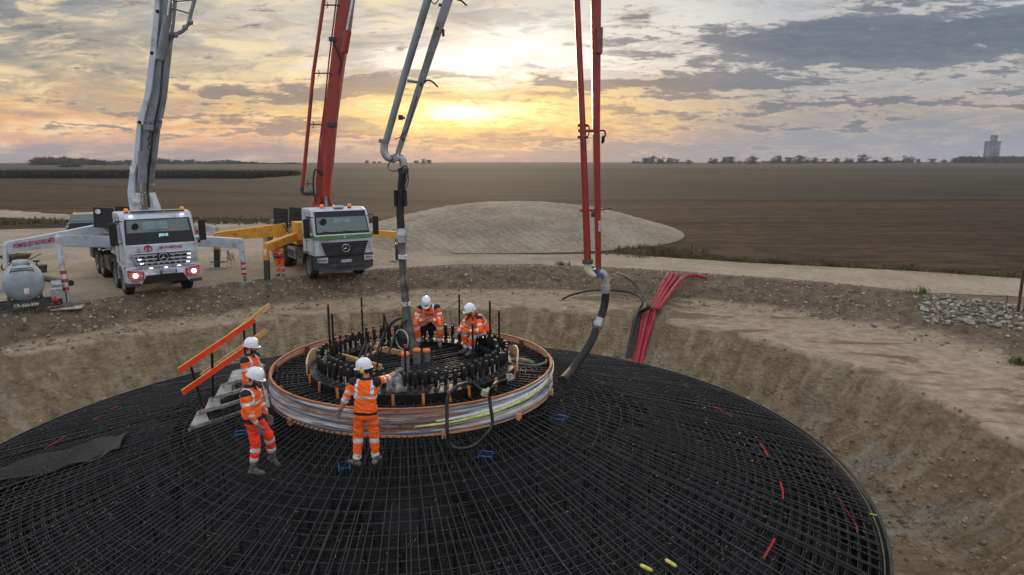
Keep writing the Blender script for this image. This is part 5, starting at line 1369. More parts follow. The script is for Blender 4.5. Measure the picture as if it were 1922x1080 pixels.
MAG = M('crimson_vinyl', S(178,44,78), .4)
PLT = M('plate_white', S(210,214,214), .4); PLB = M('plate_blue', S(30,60,150), .4); INK = M('black_ink', S(20,20,24), .5)
GRN = M('green_stripe', S(84,132,84), .4, dirt=S(140,140,120), dirtamt=.2)
HYD = M('hydraulic_hose', S(26,26,28), .5)
STL = M('piston_steel', S(178,180,184), .2, .9)
RDW = M('red_stripe', S(190,44,40), .45)
CREAM = M('cream_elbow', S(214,206,178), .5, var=.2, dirt=S(150,140,120), dirtamt=.3)
RZX = Matrix.Rotation(PI/2, 4, 'X')           # text standing upright, read from -Y
def wheel(parent, x, y, r=.52, w=.32, dual=False, steer=0):
    wh = bpy.data.objects.new('wheel', MB().lathe([(0,.0),(.12,.0),(.13,-.10),(.09,-.13),(0,-.135)], axis='x', n=16, closed=False).build('t', DGR).data)
    for o in [o for o in COL.objects if o.name.startswith('t') and o.data is wh.data and o is not wh]: bpy.data.objects.remove(o)
    COL.objects.link(wh); wh.parent = parent; wh.location = (x, y, r); wh.rotation_euler = (0, 0, (0 if x < 0 else PI)+steer)
    # outer face is at -x in wheel space
    ww = w*(2.05 if dual else 1)
    off = -w/2
    R_ = r; prof = [(R_*.62,off+.01),(R_*.86,off-.005),(R_*.965,off+.02),(R_,off+.055),(R_,off+w-.055),(R_*.965,off+w-.02),(R_*.86,off+w+.005),(R_*.62,off+w-.01)]
    m_ = MB().lathe(prof, axis='x', n=36)
    if dual: m_.lathe([(a, b+w+.03) for a, b in prof], axis='x', n=36)
    for k in range(40):
        a = 2*PI*k/40
        for yy in (-.07, .07): m_.box((off+w/2+yy, R_*math.cos(a), R_*math.sin(a)), (.09, .035, .03), R=Matrix.Rotation(a-PI/2, 3, 'X'))
    m_.build('tyre', TYR, wh)
    rm = MB().lathe([(R_*.63,off+.02),(R_*.60,off+.0),(R_*.56,off+.03),(R_*.5,off+(.16 if dual else .07)),(R_*.3,off+(.17 if dual else .04)),(.12,off+(.16 if dual else .02)),(.0,off+(.16 if dual else .02))], axis='x', n=28, closed=False)
    for k in range(10): a = 2*PI*k/10; rm.cyl((off+(.15 if dual else .0), .19*math.cos(a), .19*math.sin(a)), (off+(.19 if dual else .05), .19*math.cos(a), .19*math.sin(a)), .02, 6)
    rm.build('rim', RIMM, wh)
    return wh
def star(parent, c, r, tilt=0, back=True):
    m_ = MB().tube([(r*math.cos(a), 0, r*math.sin(a)) for a in [2*PI*k/28 for k in range(28)]], r*.09, 6, closed=True)
    for k in range(3):
        a = PI/2+2*PI*k/3; d = Vector((math.cos(a), 0, math.sin(a))); s_ = Vector((-d.z, 0, d.x))
        m_._add([d*r*.97, s_*r*.14, -s_*r*.14, Vector((0,-r*.14,0))], [(0,1,3),(0,3,2),(0,2,1),(1,2,3)])
    o = m_.build('emblem', CHR, parent); o.location = c; o.rotation_euler = (tilt, 0, 0)
    if back: b = MB().cyl((0,.03,0), (0,.01,0), r*1.12, 28).build('emblem_disc', BLK, o)
    return o
def plate(parent, c, s, w=.52, h=.11, tilt=0, dark=False):
    p = MB().box((0,0,0), (w,.015,h)).build('number_plate', DGR if dark else PLT, parent, bevel=.003); p.location = c; p.rotation_euler = (tilt,0,0)
    if not dark: MB().box((-w*.46,-.009,0), (w*.07,.004,h*.94)).build('blue_band', PLB, p); MB().box((w*.46,-.0092,0), (w*.07,.004,h*.94)).build('blue_band', PLB, p)
    text_mesh('plate_text', s, h*.92, PLT if dark else INK, p, Matrix.Translation((0,-.0095,0)) @ RZX, .001, bold=.002)
def beacon(parent, c):
    b = MB().lathe([(.0,.17),(.05,.165),(.072,.14),(.075,.03),(.0,.03)], n=14, closed=False).build('beacon', ORL, parent); b.location = c
    MB().lathe([(.085,.0),(.085,.035),(0,.035),(0,0)], n=14, closed=False).build('beacon_base', BLK, b)
def cab_shell(prof, W, mat, parent, win_side=True, x_in=.05):
    m_ = MB(); n = len(prof); rows = []
    for x, k in ((-W/2, .0), (-W/2+.09, 1), (W/2-.09, 1), (W/2, .0)):
        cy = sum(p[0] for p in prof)/n; cz = sum(p[1] for p in prof)/n
        rows.append([Vector((x, (p[0]-cy)*(1-.03*(1-k))+cy, (p[1]-cz)*(1-.035*(1-k))+cz)) for p in prof])
    vs = [v for r_ in rows for v in r_]
    fs = [(i*n+k, i*n+(k+1)%n, (i+1)*n+(k+1)%n, (i+1)*n+k) for i in range(3) for k in range(n)]+[tuple(range(n))[::-1], tuple(range(3*n, 4*n))]
    m_._add(vs, fs); return m_.build('cab', mat, parent, bevel=.035)
def quad_panel(name, pts, t_, mat, parent, bevel=.01):   # quad with thickness
    P_ = [Vector(p) for p in pts]; nn = (P_[1]-P_[0]).cross(P_[-1]-P_[0]).normalized(); k = len(P_)
    m_ = MB()._add(P_+[p+nn*t_ for p in P_], [tuple(range(k))[::-1], tuple(range(k, 2*k))]+[(i, (i+1)%k, k+(i+1)%k, k+i) for i in range(k)]) if False else MB()
    m_._add(P_+[p+nn*t_ for p in P_], [tuple(range(k))[::-1], tuple(range(k, 2*k))]+[(i, (i+1)%k, k+(i+1)%k, k+i) for i in range(k)])
    return m_.build(name, mat, parent, bevel=bevel)
def mirror(parent, sx, W, zt_, y=.15, big=True):
    x = sx*(W/2+.27)
    m_ = MB().box((x, y, zt_-.46), (.25,.12,.80)); mo_ = m_.build('mirror', BLK, parent, bevel=.03)
    MB().box((x, y+.063, zt_-.44), (.2,.006,.7)).build('mirror_glass', CHR, mo_)
    MB().tube([(sx*(W/2-.05), y+.12, zt_-.02), (sx*(W/2+.14), y+.02, zt_+.02), (x, y, zt_-.1)], .022, 6).build('mirror_arm', BLK, mo_)
    a = MB().tube([(sx*(W/2-.02), y+.1, zt_-.78), (sx*(W/2+.16), y+.03, zt_-.82), (x, y, zt_-.72)], .022, 6)
    a.build('mirror_arm', BLK, mo_)
def frame(parent, y0, y1):
    m_ = MB()
    for sx in (-.42, .42): m_.box((sx, (y0+y1)/2, .95), (.09, y1-y0, .28))
    for k in range(7): m_.box((0, y0+.4+(y1-y0-.8)*k/6, .95), (.8, .1, .2))
    m_.build('chassis_frame', BLK, parent, bevel=.01)
    return parent
# ------------------------------------------------------------------ truck 1: white four-axle
f1_ = (G(240,553)+G(354,541))/2
hd = math.atan2(.62, .785)
T1 = tag(empty('pump_truck', (f1_.x+.0, f1_.y, 0), hd), 'white four-axle concrete pump truck with lit headlights, crimson lettering and a raised pale boom', 'pump truck')
FY = -1.35                     # front face ahead of the first axle
W = 2.46
prof = [(FY+.10,1.12),(FY+.03,1.35),(FY+.06,1.98),(FY+.16,2.05),(FY+.42,2.86),(FY+.60,3.10),(FY+1.0,3.16),(FY+2.0,3.12),(FY+2.05,1.12)]
cab = cab_shell(prof, W, WHT, T1)
# windscreen and black surround
def scr(z0, y0, z1, y1, w0, w1, off, name, mat, parent, t_=.012):
    P_ = [(-w0/2, y0-off, z0), (w0/2, y0-off, z0), (w1/2, y1-off, z1), (-w1/2, y1-off, z1)]
    return quad_panel(name, P_, t_, mat, parent, .006)
scr(1.95, FY+.10, 2.90, FY+.44, 2.36, 2.20, .020, 'windscreen_surround', BLK, cab)
ws_ = scr(2.13, FY+.178, 2.86, FY+.425, 2.18, 2.06, .028, 'windscreen', GLS, cab)
scr(2.52, FY+.30, 2.80, FY+.40, .85, .85, .042, 'rear_window_glimpse', M('pale_cab_glow', S(116,140,140), .2), ws_, .002).location = (-.12, 0, 0)
MB().cyl((-.78, FY+.27, 2.66), (-.78, FY+.285, 2.66), .11, 18).build('dark_visor_disc', BLK, ws_).location = (0, -.06, 0)
text_mesh('lit_name_board', 'JESUS', .13, M('lit_blue_letters', S(150,210,225), .4, emit=.7), ws_, Matrix.Translation((.12, FY+.165, 2.30)) @ Matrix.Rotation(math.radians(-19), 4, 'X') @ RZX, .002, bold=.004)
for x0 in (-.35, .55):
    MB().tube([(x0, FY+.12, 2.06), (x0-.42, FY+.15, 2.2), (x0-.5, FY+.16, 2.21)], .010, 6).build('wiper', BLK, cab)
MB().box((0, FY+.62, 3.155), (1.7,.16,.05)).build('sun_visor', BLK, cab, bevel=.01)
# side windows and doors
for sx in (-1, 1):
    x = sx*(W/2+.004)
    quad_panel('side_window', [(x, FY+.42, 2.1), (x, FY+1.25, 2.1), (x, FY+1.25, 2.82), (x, FY+.66, 2.82)] if sx < 0 else [(x, FY+.42, 2.1), (x, FY+.66, 2.82), (x, FY+1.25, 2.82), (x, FY+1.25, 2.1)], .012, GLS, cab, .004)
    d_ = MB()
    for a, b_ in (((x, FY+.34, 1.3), (x, FY+.34, 2.05)), ((x, FY+1.36, 1.3), (x, FY+1.36, 2.95)), ((x, FY+.34, 1.3), (x, FY+1.36, 1.3)), ((x, FY+.36, 2.05), (x, FY+.68, 2.93)), ((x, FY+.68, 2.93), (x, FY+1.36, 2.95))): d_.tube([a, b_], .010, 4)
    d_.build('door_seam', DGR, cab); MB().box((x, FY+1.22, 1.9), (.05,.16,.04)).build('door_handle', BLK, cab, bevel=.008)
    MB().box((x, FY+.22, 1.6), (.03,.14,.72)).build('corner_deflector', M('light_grey_plastic', S(180,184,190), .5), cab, bevel=.01)
    mirror(cab, sx, W, 2.86, FY+.25)
    # step well and mudguard
    m_ = MB(); n = 14; out = []
    for k in range(n+1):
        a = PI*k/n; out.append((-.70*math.cos(a), .55+.66*math.sin(a)))
    poly = out+[(.62*math.cos(PI*k/n) if False else q[0]*.9, .55+(q[1]-.55)*.88) for q in out[::-1]]
    m_.prism(poly, sx*(W/2-.42), sx*(W/2+.01), 0, lambda p, q, t: Vector((t, p, q)))
    m_.build('mudguard', WHT, cab)
    m_ = MB(); m_.prism(poly, sx*(W/2-.42), sx*(W/2+.01), 0, lambda p, q, t: Vector((t, p+1.72, q))); m_.build('mudguard', DGR, T1)
    MB().ell((sx*(W/2+.02), FY+.55, 1.18), (.03,.05,.035), 8, 6).build('side_marker', ORL, cab)
# bumper: raised painted corners with dark centre
bp = MB().prism([(-1.26,.62),(-1.24,1.14),(-.98,1.22),(-.86,1.16),(.86,1.16),(.98,1.22),(1.24,1.14),(1.26,.62),(.80,.56),(.62,.86),(-.62,.86),(-.80,.56)], FY-.10, FY+.16, 0, lambda p, q, t: Vector((p, t+(.10*(abs(p)/1.26)**4), q)))
bmp = bp.build('bumper', WHT, cab, bevel=.02)
MB().box((0, FY+.03, .70), (1.55,.16,.30)).build('lower_grille', BLK, bmp, bevel=.02)
for sx in (-1, 1): MB().box((sx*1.05, FY+.12, .55), (.45,.4,.12)).build('corner_skirt', DGR, bmp, bevel=.02)
# grille
gp = quad_panel('grille', [(-.80, FY-.0, 1.14), (.80, FY-.0, 1.14), (.98, FY+.03, 1.66), (-.98, FY+.03, 1.66)], .05, BLK, cab, .01)
for k, z in enumerate((1.20, 1.33, 1.46, 1.60)):
    wd = .82+.16*(z-1.14)/.5; sb = MB()
    segs = [(-wd, wd)] if k < 2 else [(-wd, -.21), (.21, wd)]
    for a, b_ in segs:
        sb.box(((a+b_)/2, FY-.075, z), (b_-a, .05, .055)); nt = max(2, int((b_-a)/.19))
        for q in range(nt): sb.box((a+(q+.5)*(b_-a)/nt, FY-.07, z-.045), (.075, .04, .05))
    sl2 = sb.build('grille_slat', SLV_, gp, bevel=.006)
for x, z in ((-.80,1.48),(-.74,1.32),(.88,1.56),(.86,1.42),(.82,1.27),(-.45,1.13),(.05,1.12),(.5,1.15)): MB().box((x, FY-.11, z), (.11,.02,.035)).build('marker_lamp', DRL, gp)
frm = MB()
for a, b_ in (((-.84,1.13),(.84,1.13)), ((-.84,1.13),(-1.0,1.68)), ((.84,1.13),(1.0,1.68)), ((-1.0,1.68),(1.0,1.68))): frm.tube([(a[0], FY-.05, a[1]), (b_[0], FY-.045, b_[1])], .022, 8)
frm.build('grille_frame', WHT, gp)
star(gp, (0, FY-.11, 1.50), .155)
# headlight corners, crimson-striped
for sx in (-1, 1):
    hp_ = quad_panel('headlight', [(sx*.72, FY-.125, .70), (sx*1.10, FY-.09, .66), (sx*1.22, FY-.055, .84), (sx*1.23, FY-.05, 1.10), (sx*.70, FY-.125, 1.02)][::sx], -.02*1, MAG, bmp, .004)
    for q in range(5): MB().beam((sx*.76, FY-.15, .73+.065*q), (sx*1.2, FY-.095, .71+.07*q), .012, .014).build('white_pinstripe', WHT, hp_)
    MB().cyl((sx*1.0, FY-.12, .90), (sx*.985, FY-.17, .90), .085, 20).build('lamp', LMP if True else LNS, hp_); MB().cyl((sx*.82, FY-.14, .88), (sx*.815, FY-.17, .88), .05, 14).build('lamp', LNS, hp_)
plate(cab, (0.12, FY-.16, .96), 'FH-298-PC')
MB().box((.12, FY-.13, .96), (.56,.03,.14)).build('plate_holder', PLB, cab)
# lettering on the front panel and sides
text_mesh('lettering', 'SB POMPAGE', .135, MAG, cab, Matrix.Translation((.30, FY+.035, 1.845)) @ RZX, .004, bold=.003)
lg_ = MB(); 
for (pts) in ([(-.13,.05),(0,.115),(.13,.05),(0,-.015)], [(-.135,.035),(-.012,-.03),(-.012,-.16),(-.135,-.095)], [(.135,.035),(.012,-.03),(.012,-.16),(.135,-.095)]):
    lg_.prism(pts, FY+.02, FY+.035, 0, lambda p, q, t: Vector((-.47+p, t, 1.87+q)))
lg2 = lg_.build('cube_logo', MAG, cab)
text_mesh('logo_letter', 'S', .10, WHT, lg2, Matrix.Translation((-.545, FY+.017, 1.81)) @ RZX, .002, bold=.006); text_mesh('logo_letter', 'B', .10, WHT, lg2, Matrix.Translation((-.40, FY+.017, 1.81)) @ RZX, .002, bold=.006)
beacon(cab, (-.95, FY+.72, 3.12)); beacon(cab, (.95, FY+.72, 3.12))
for sx in (-1, 1): MB().box((sx*.86, FY+.42, 3.01), (.12,.04,.045)).build('roof_lamp', M('blue_white_led', (.6,.6,1,1), .2, emit=4), cab)
frame(T1, FY+1.2, 9.0)
for y, dual in ((0,0),(1.72,0),(5.0,1),(6.36,1)):
    for sx in (-1, 1):
        wheel(T1, sx*(1.03 if not dual else 1.08), y, .52, .32 if not dual else .27, bool(dual))
    MB().cyl((-1,y,.52), (1,y,.52), .09, 10).build('axle', BLK, T1)
MB().box((-1.02, 3.3, .85), (.42,1.2,.55)).build('side_tank', DGR, T1, bevel=.03); MB().cyl((.9,2.8,.85),(.9,4,.85),.3,16).build('air_tank', DGR, T1)
for sx in (-1, 1):
    MB().box((sx*1.08, 5.7, 1.32), (.36,2.7,.06)).build('rear_mudguard', DGR, T1, bevel=.01)
    MB().box((sx*1.12, 7.7, 1.0), (.22,1.0,.8)).build('side_locker', DGR, T1, bevel=.02)
MB().box((0, 5.6, 1.55), (2.3,5.6,.30)).build('deck', GRYP, T1, bevel=.02)
MB().box((0, 2.2, 1.55), (2.1,1.9,.55)).build('boom_pedestal', WHT, T1, bevel=.03)
MB().cyl((0,2.2,1.8), (0,2.2,2.35), .62, 28).build('slewing_ring', GRYP, T1)
# raised black covers and clutter on the deck
for x0, lab in ((-1.05, 1), (-.25, 0)):
    m_ = MB().box((x0, 4.2, 2.65), (.74,.07,.85), R=Euler((-.25, .1, 0)).to_matrix()); o = m_.build('engine_cover', BLK, T1, bevel=.01)
    if lab: MB().cyl((x0-.2, 4.08, 2.92), (x0-.2, 4.05, 2.92), .1, 16).build('round_badge', PLT, o)
for q in range(16): MB().box((random.uniform(-1,1), random.uniform(3.2,8), 1.78+random.uniform(0,.25)), (random.uniform(.1,.5), random.uniform(.2,.7), random.uniform(.12,.4))).build('deck_equipment', GRYP, T1, bevel=.015)
for q in range(10):
    y0 = random.uniform(3,8); x0 = random.uniform(-.9,.9); MB().tube(curve([(x0,y0,1.75),(x0+random.uniform(-.3,.3),y0+.4,2.1+random.random()*.2),(x0+random.uniform(-.4,.4),y0+1,1.9),(x0,y0+1.5,1.75)],4), .03, 6).build('hydraulic_hose', HYD, T1)
MB().box((0, 8.7, 1.5), (1.5,1.0,.9)).build('hopper', WHT, T1, bevel=.04)
MB().tube([(-1.15,4,1.9),(-1.15,7.6,1.9)], .02, 6).tube([(-1.15,4,1.7),(-1.15,7.6,1.7)], .02, 6).build('hand_rail', CHR, T1)
MB().box((-1.24, 5.2, 1.62), (.02,2.6,.1)).build('crimson_flash', MAG, T1)
# ---- outriggers (world coordinates)
def outrigger(T, root, knee, foot_, mat, wd=(.26,.30), wd2=(.22,.26), leg_w=.22, striped=True, inner=.13, text=None, lab=None, pad=.45, mat2=None):
    root, knee, foot_ = Vector(root), Vector(knee), Vector(foot_)
    m_ = MB().beam(root, knee, wd[0], wd[1], w2=wd2[0], h2=wd2[1]); o = m_.build('outrigger', mat, T, True, bevel=.015)
    if lab: o['label'] = lab
    d = foot_-knee; ll = d.length
    MB().beam(knee+Vector((0,0,.14)), knee+d*.40, leg_w*.8, leg_w*.6, up=(0,1,0)).build('leg_sleeve', mat, o, True, bevel=.012)
    if striped:
        MB().cyl(knee+d*.38, knee+d*.80, .095, 16).build('striped_leg', WHT, o, True)
        for q in range(3):
            a = knee+d*(.47+.13*q); MB().cyl(a, a+d*.055, .099, 16).build('red_stripe', RDW, o, True)
        MB().cyl(knee+d*.78, foot_+Vector((0,0,.05)), .055, 12).build('ram', STL, o, True)
    else:
        MB().beam(knee+d*.38, foot_+Vector((0,0,.05)), inner, inner, up=(0,1,0)).build('ram', DGR, o, True)
    if pad: MB().lathe([(0,.0),(pad,.0),(pad,.05),(.12,.09),(0,.09)], tuple(foot_-wmat(T).translation*0), n=22, closed=False).build('foot_pad', M('worn_pad', S(120,118,116), .7), o, True)
    return o
L = lambda x, y, z: wmat(T1) @ Vector((x, y, z))
kn = U(109,452,23.9); ft = G(129,571,.0)
o1 = outrigger(T1, L(-.9, 2.6, 1.75), kn, ft, WHT, (.3,.46), (.22,.42), .2, lab='near left outrigger reaching towards the camera')
a_, b_ = L(-.9, 2.6, 1.75), kn
MB().cyl(a_.lerp(b_,.62)+Vector((-.05,-.17,.02)), a_.lerp(b_,.62)+Vector((-.06,-.2,.02)), .06, 14).build('pin_hole', BLK, o1, True)
kn = U(12,470,26.2); ft = G(10,546,.0)
outrigger(T1, L(-.9, 5.4, 1.95), kn+Vector((-.0,0,.1)), ft, WHT, (.3,.75), (.2,.42), .2, lab='long tapering left outrigger with crimson lettering')
# lettering along it
ra, rb = L(-.9,5.4,1.95), kn+Vector((0,0,.1)); d = (ra-rb); xax = Vector((d.x,d.y,d.z)).normalized(); zax = Vector((0,0,1)); yax = zax.cross(xax).normalized(); zax = xax.cross(yax).normalized()
def text_on(T, s, size, mat, c, xax, off, name='lettering', ext=.004, cond=.55):
    xax = xax.normalized(); nrm = Vector((xax.y, -xax.x, 0)).normalized(); up_ = nrm.cross(xax).normalized()
    if up_.z < 0: nrm = -nrm; up_ = nrm.cross(xax).normalized()
    Mx = Matrix((xax, up_, nrm)).transposed().to_4x4(); Mx.translation = c+nrm*off
    return text_mesh(name, s, size, mat, T, wmat(T).inverted() @ Mx @ Matrix.Diagonal((cond,1,1,1)), ext, bold=.005)
text_on(T1, 'POMPER EST NOTRE MÉTIER', .25, MAG, rb.lerp(ra, .26)+Vector((0,0,.02)), d, .158)
text_on(T1, '01 43 77 23 35', .18, MAG, rb.lerp(ra, .80)+Vector((0,0,-.30)), d, .158)
kn = U(452,457,27.9); ft = G(461,532,.0)
o2 = outrigger(T1, L(.9, 2.6, 1.75), kn, ft, WHT, (.3,.46), (.3,.40), .24, lab='right outrigger beam with striped leg')
a_, b_ = L(.9,2.6,1.75), kn; MB().cyl(a_.lerp(b_,.5)+Vector((-.05,-.17,.02)), a_.lerp(b_,.5)+Vector((-.06,-.2,.02)), .06, 14).build('pin_hole', BLK, o2, True)
kn = U(408,437,34.0)
ra = L(.9,5.4,1.95); o3 = outrigger(T1, ra, kn+Vector((0,0,.1)), Vector((kn.x, kn.y, 0)), WHT, (.3,.75), (.3,.42), .26, lab='far right outrigger with crimson lettering')
text_on(T1, 'PREMETEN', .28, MAG, ra.lerp(kn, .66), kn-ra, .158)
# ---- raised boom of truck 1
def P2(lst, Y): return [U(u_, v_, Y) for u_, v_ in lst]
def slabpoly(name, lst, Y, th, mat, T, bevel=.02):
    m_ = MB(); F_ = P2(lst, Y); B_ = [p+Vector((0,th,0)) for p in F_]; k = len(F_)
    m_._add(F_+B_, [tuple(range(k)), tuple(range(k, 2*k))[::-1]]+[(i, (i+1)%k, k+(i+1)%k, k+i) for i in range(k)]); return m_.build(name, mat, T, True, bevel=bevel)
YB = 28.9
ext = lambda u0, v0, u1, v1, v: (u0+(u1-u0)*(v-v0)/(v1-v0), v)
bm1 = slabpoly('boom_upper_section', [(257,226),(270,185),(281,100),(286,50),(290,0),ext(281,100,290,0,-300),ext(309,122,322,0,-300),(322,0),(309,122),(303,180),(292,238),(287,250),(276,236)], YB-.1, .5, GRYP, T1)
slabpoly('boom_side_plate', [(257,226),(270,185),(281,100),(286,50),(290,0),ext(281,100,290,0,-300),ext(281,100,290,0,-300)[0:1]+(-300,) if False else (ext(281,100,290,0,-300)[0]+9,-300),(300,0),(296,60),(293,108),(290,118),(284,170),(272,215),(268,236)], YB-.22, .12, WHT, T1)
bm0 = slabpoly('boom_base_section', [(240,355),(243,326),(250,304),(257,226),(268,236),(288,246),(281,300),(277,348),(262,352)], YB+.0, .5, GRYP, T1)
slabpoly('boom_side_plate', [(239,362),(243,322),(250,304),(257,226),(265,232),(260,300),(253,330),(252,368)], YB-.13, .12, WHT, T1)
slabpoly('boom_plate', [(243,316),(249,300),(256,312),(249,334)], YB-.16, .02, M('pale_cover', S(206,208,210), .5), T1, .005)
slabpoly('boom_pivot_foot', [(239,362),(252,366),(262,390),(262,402),(244,402)], YB-.15, .2, WHT, T1)
slabpoly('boom_pivot_foot', [(239,362),(252,366),(262,390),(262,402),(244,402)], YB+.5, .2, WHT, T1)
slabpoly('boom_pivot_foot', [(274,366),(280,362),(290,388),(294,402),(280,402)], YB-.1, .5, WHT, T1)
MB().cyl(U(257,372,YB-.2), U(257,372,YB+.7), .22, 20).build('pivot_pin', CHR, T1, True)
def cyl2(name, p, q, Y, r, mat, T=None, dy=0, n=14):
    T = T or T1
    return MB().cyl(U(p[0], p[1], Y), U(q[0], q[1], Y+dy), r, n).build(name, mat, T, True)
cyl2('lift_cylinder', (268,285), (268,342), YB-.35, .17, GRYP); cyl2('lift_piston', (268,338), (267,384), YB-.35, .085, STL)
cyl2('boom_cylinder', (300,112), (316,30), YB-.3, .16, GRYP); cyl2('boom_piston', (316,34), (330,-80), YB-.3, .08, STL)
slabpoly('boom_joint_bracket', [(270,233),(289,236),(287,246),(268,243)], YB-.28, .2, GRYP, T1, .01)
for p in ((296,22),(285,100),(262,230)): cyl2('joint_pin', p, p, YB-.24, .07, BLK, dy=-.03) if False else MB().cyl(U(p[0],p[1],YB-.25), U(p[0],p[1],YB-.22), .07, 14).build('joint_pin', BLK, T1, True)
pts = [U(u_, v_, YB+.1) for u_, v_ in ((276,352),(284,350),(290,310),(300,222),(308,150),(314,89),(318,76),(326,68),(344,58),(354,46),(360,20),(366,0),(384,-80))]
MB().tube(pts, .075, 10).build('delivery_pipe', GRYP, T1, True)
for u_, v_ in ((330,66),(348,52),(358,42),(300,226),(284,348)): MB().ell(U(u_, v_, YB+.1), .115, 12, 8).build('pipe_clamp', GRYP, T1, True)
for a, b_ in (((322,16),(357,26)),((322,4),(366,0))): cyl2('pipe_bracket', a, b_, YB+.1, .03, GRYP, n=8)
m_ = MB()
for dx_ in (0, 2.5): m_.tube(curve([U(u_+dx_, v_, YB-.25) for u_, v_ in ((279,390),(276,350),(281,300),(286,250),(300,180),(305,120),(318,40),(324,-60))], 5), .022, 6)
for q in range(7): m_.tube(curve([U(u_+random.uniform(-2,2), v_, YB-.25) for u_, v_ in ((283,230+q*12),(279+random.uniform(-3,3),240+q*12),(283,252+q*12))], 4), .02, 5)
m_.build('hydraulic_hose', HYD, T1, True)
m_ = MB().tube([U(322,-60,YB),U(319,60,YB),U(318,110,YB)], .012, 5); m_.build('cable', HYD, T1, True)
# ------------------------------------------------------------------ truck 2: white cab, green stripe
f2_ = (G(591,522)+G(669,515))/2
T2 = tag(empty('pump_truck', (f2_.x, f2_.y, 0), math.radians(33)), 'white cabbed pump truck with green stripe, yellow outriggers and a raised red boom', 'pump truck')
prof = [(FY+.12,1.05),(FY+.06,1.35),(FY+.10,1.95),(FY+.17,2.02),(FY+.40,2.74),(FY+.56,2.96),(FY+.95,3.06),(FY+1.85,3.02),(FY+1.9,1.05)]
cab = cab_shell(prof, W, WHT, T2)
scr(1.98, FY+.14, 2.92, FY+.46, 2.34, 2.2, .012, 'windscreen_surround', BLK, cab)
w2_ = scr(2.07, FY+.165, 2.68, FY+.38, 2.22, 2.12, .028, 'windscreen', GLS, cab)
scr(2.45, FY+.29, 2.62, FY+.35, .7, .7, .042, 'rear_window_glimpse', MATS['pale_cab_glow'], w2_, .002)
MB().cyl((-.80, FY+.18, 2.52), (-.80, FY+.2, 2.52), .13, 18).build('dark_visor_disc', BLK, w2_)
for x0 in (-.3, .6): MB().tube([(x0, FY+.10, 2.03), (x0-.6, FY+.13, 2.12)], .010, 6).build('wiper', BLK, cab)
MB().box((0, FY+.06, 1.86), (W+.015,.10,.15)).build('green_stripe', GRN, cab, bevel=.01)
MB().cyl((0, FY+.01, 1.86), (0, FY-.005, 1.86), .035, 14).build('small_badge', PLT, cab)
for sx in (-1, 1):
    x = sx*(W/2+.004)
    quad_panel('side_window', [(x, FY+.42, 2.05), (x, FY+1.2, 2.05), (x, FY+1.2, 2.72), (x, FY+.62, 2.72)] if sx < 0 else [(x, FY+.42, 2.05), (x, FY+.62, 2.72), (x, FY+1.2, 2.72), (x, FY+1.2, 2.05)], .012, GLS, cab, .004)
    MB().box((x, FY+.96, 1.86), (.012,1.7,.15)).build('green_stripe', GRN, cab)
    d_ = MB()
    for a, b_ in (((x, FY+.34, 1.2), (x, FY+.34, 2.0)), ((x, FY+1.3, 1.2), (x, FY+1.3, 2.85)), ((x, FY+.34, 1.2), (x, FY+1.3, 1.2)), ((x, FY+.36, 2.0), (x, FY+.63, 2.82)), ((x, FY+.63, 2.82), (x, FY+1.3, 2.85))): d_.tube([a, b_], .010, 4)
    d_.build('door_seam', DGR, cab); MB().box((x, FY+1.18, 1.68), (.05,.16,.04)).build('door_handle', BLK, cab, bevel=.008)
    mirror(cab, sx, W, 2.72, FY+.25)
    m_ = MB(); m_.prism(poly, sx*(W/2-.42), sx*(W/2+.01), 0, lambda p, q, t: Vector((t, p, q))); m_.build('mudguard', DGR, cab)
bmp = MB().prism([(-1.25,.50),(-1.27,1.12),(1.27,1.12),(1.25,.50),(.85,.40),(-.85,.40)], FY-.08, FY+.25, 0, lambda p, q, t: Vector((p, t+(.12*(abs(p)/1.26)**4), q))).build('bumper', DGR, cab, bevel=.04)
for z in (.62, .85): MB().box((0, FY-.09, z), (1.5,.03,.03)).build('bumper_groove', BLK, bmp)
gp = quad_panel('grille', [(-.80, FY-.06, 1.10), (.80, FY-.06, 1.10), (1.02, FY-.0, 1.66), (-1.02, FY-.0, 1.66)], .07, BLK, cab, .01)
for q in range(6): MB().box((0, FY-.10, 1.16+.085*q), (1.62+.055*q,.03,.022)).build('grille_slat', DGR, gp)
star(gp, (0, FY-.125, 1.40), .16)
text_mesh('lettering', 'Actros', .07, CHR, gp, Matrix.Translation((.62, FY-.12, 1.58)) @ RZX, .002)
for sx in (-1, 1):
    quad_panel('corner_panel', [(sx*.82, FY+.0, 1.12), (sx*1.235, FY+.08, 1.12), (sx*1.235, FY+.08, 1.64), (sx*1.03, FY+.0, 1.64)][::sx], .02, WHT, cab, .01)
    hl = quad_panel('headlight', [(sx*.80, FY-.10, .82), (sx*1.20, FY-.055, .84), (sx*1.22, FY-.05, 1.02), (sx*.78, FY-.10, 1.06)][::sx], .02, LNS, bmp, .01)
    for q, xx_ in enumerate((.90, 1.02, 1.13)): MB().cyl((sx*xx_, FY-.09+.02*q, .94), (sx*xx_, FY-.125+.02*q, .94), .05, 14).build('lamp', CHR, hl)
plate(cab, (0, FY-.11, .74+.12), 'BC-756-WK')
beacon(cab, (-.62, FY+.9, 3.02)); beacon(cab, (.55, FY+.8, 3.03)); MB().box((.05, FY+.75, 3.08), (.45,.3,.08)).build('roof_hatch', WHT, cab, bevel=.02)
frame(T2, FY+1.2, 7.8)
for y, dual in ((0,0),(4.1,1),(5.45,1)):
    for sx in (-1, 1): wheel(T2, sx*(1.03 if not dual else 1.08), y, .51, .32 if not dual else .27, bool(dual))
    MB().cyl((-1,y,.52), (1,y,.52), .09, 10).build('axle', BLK, T2)
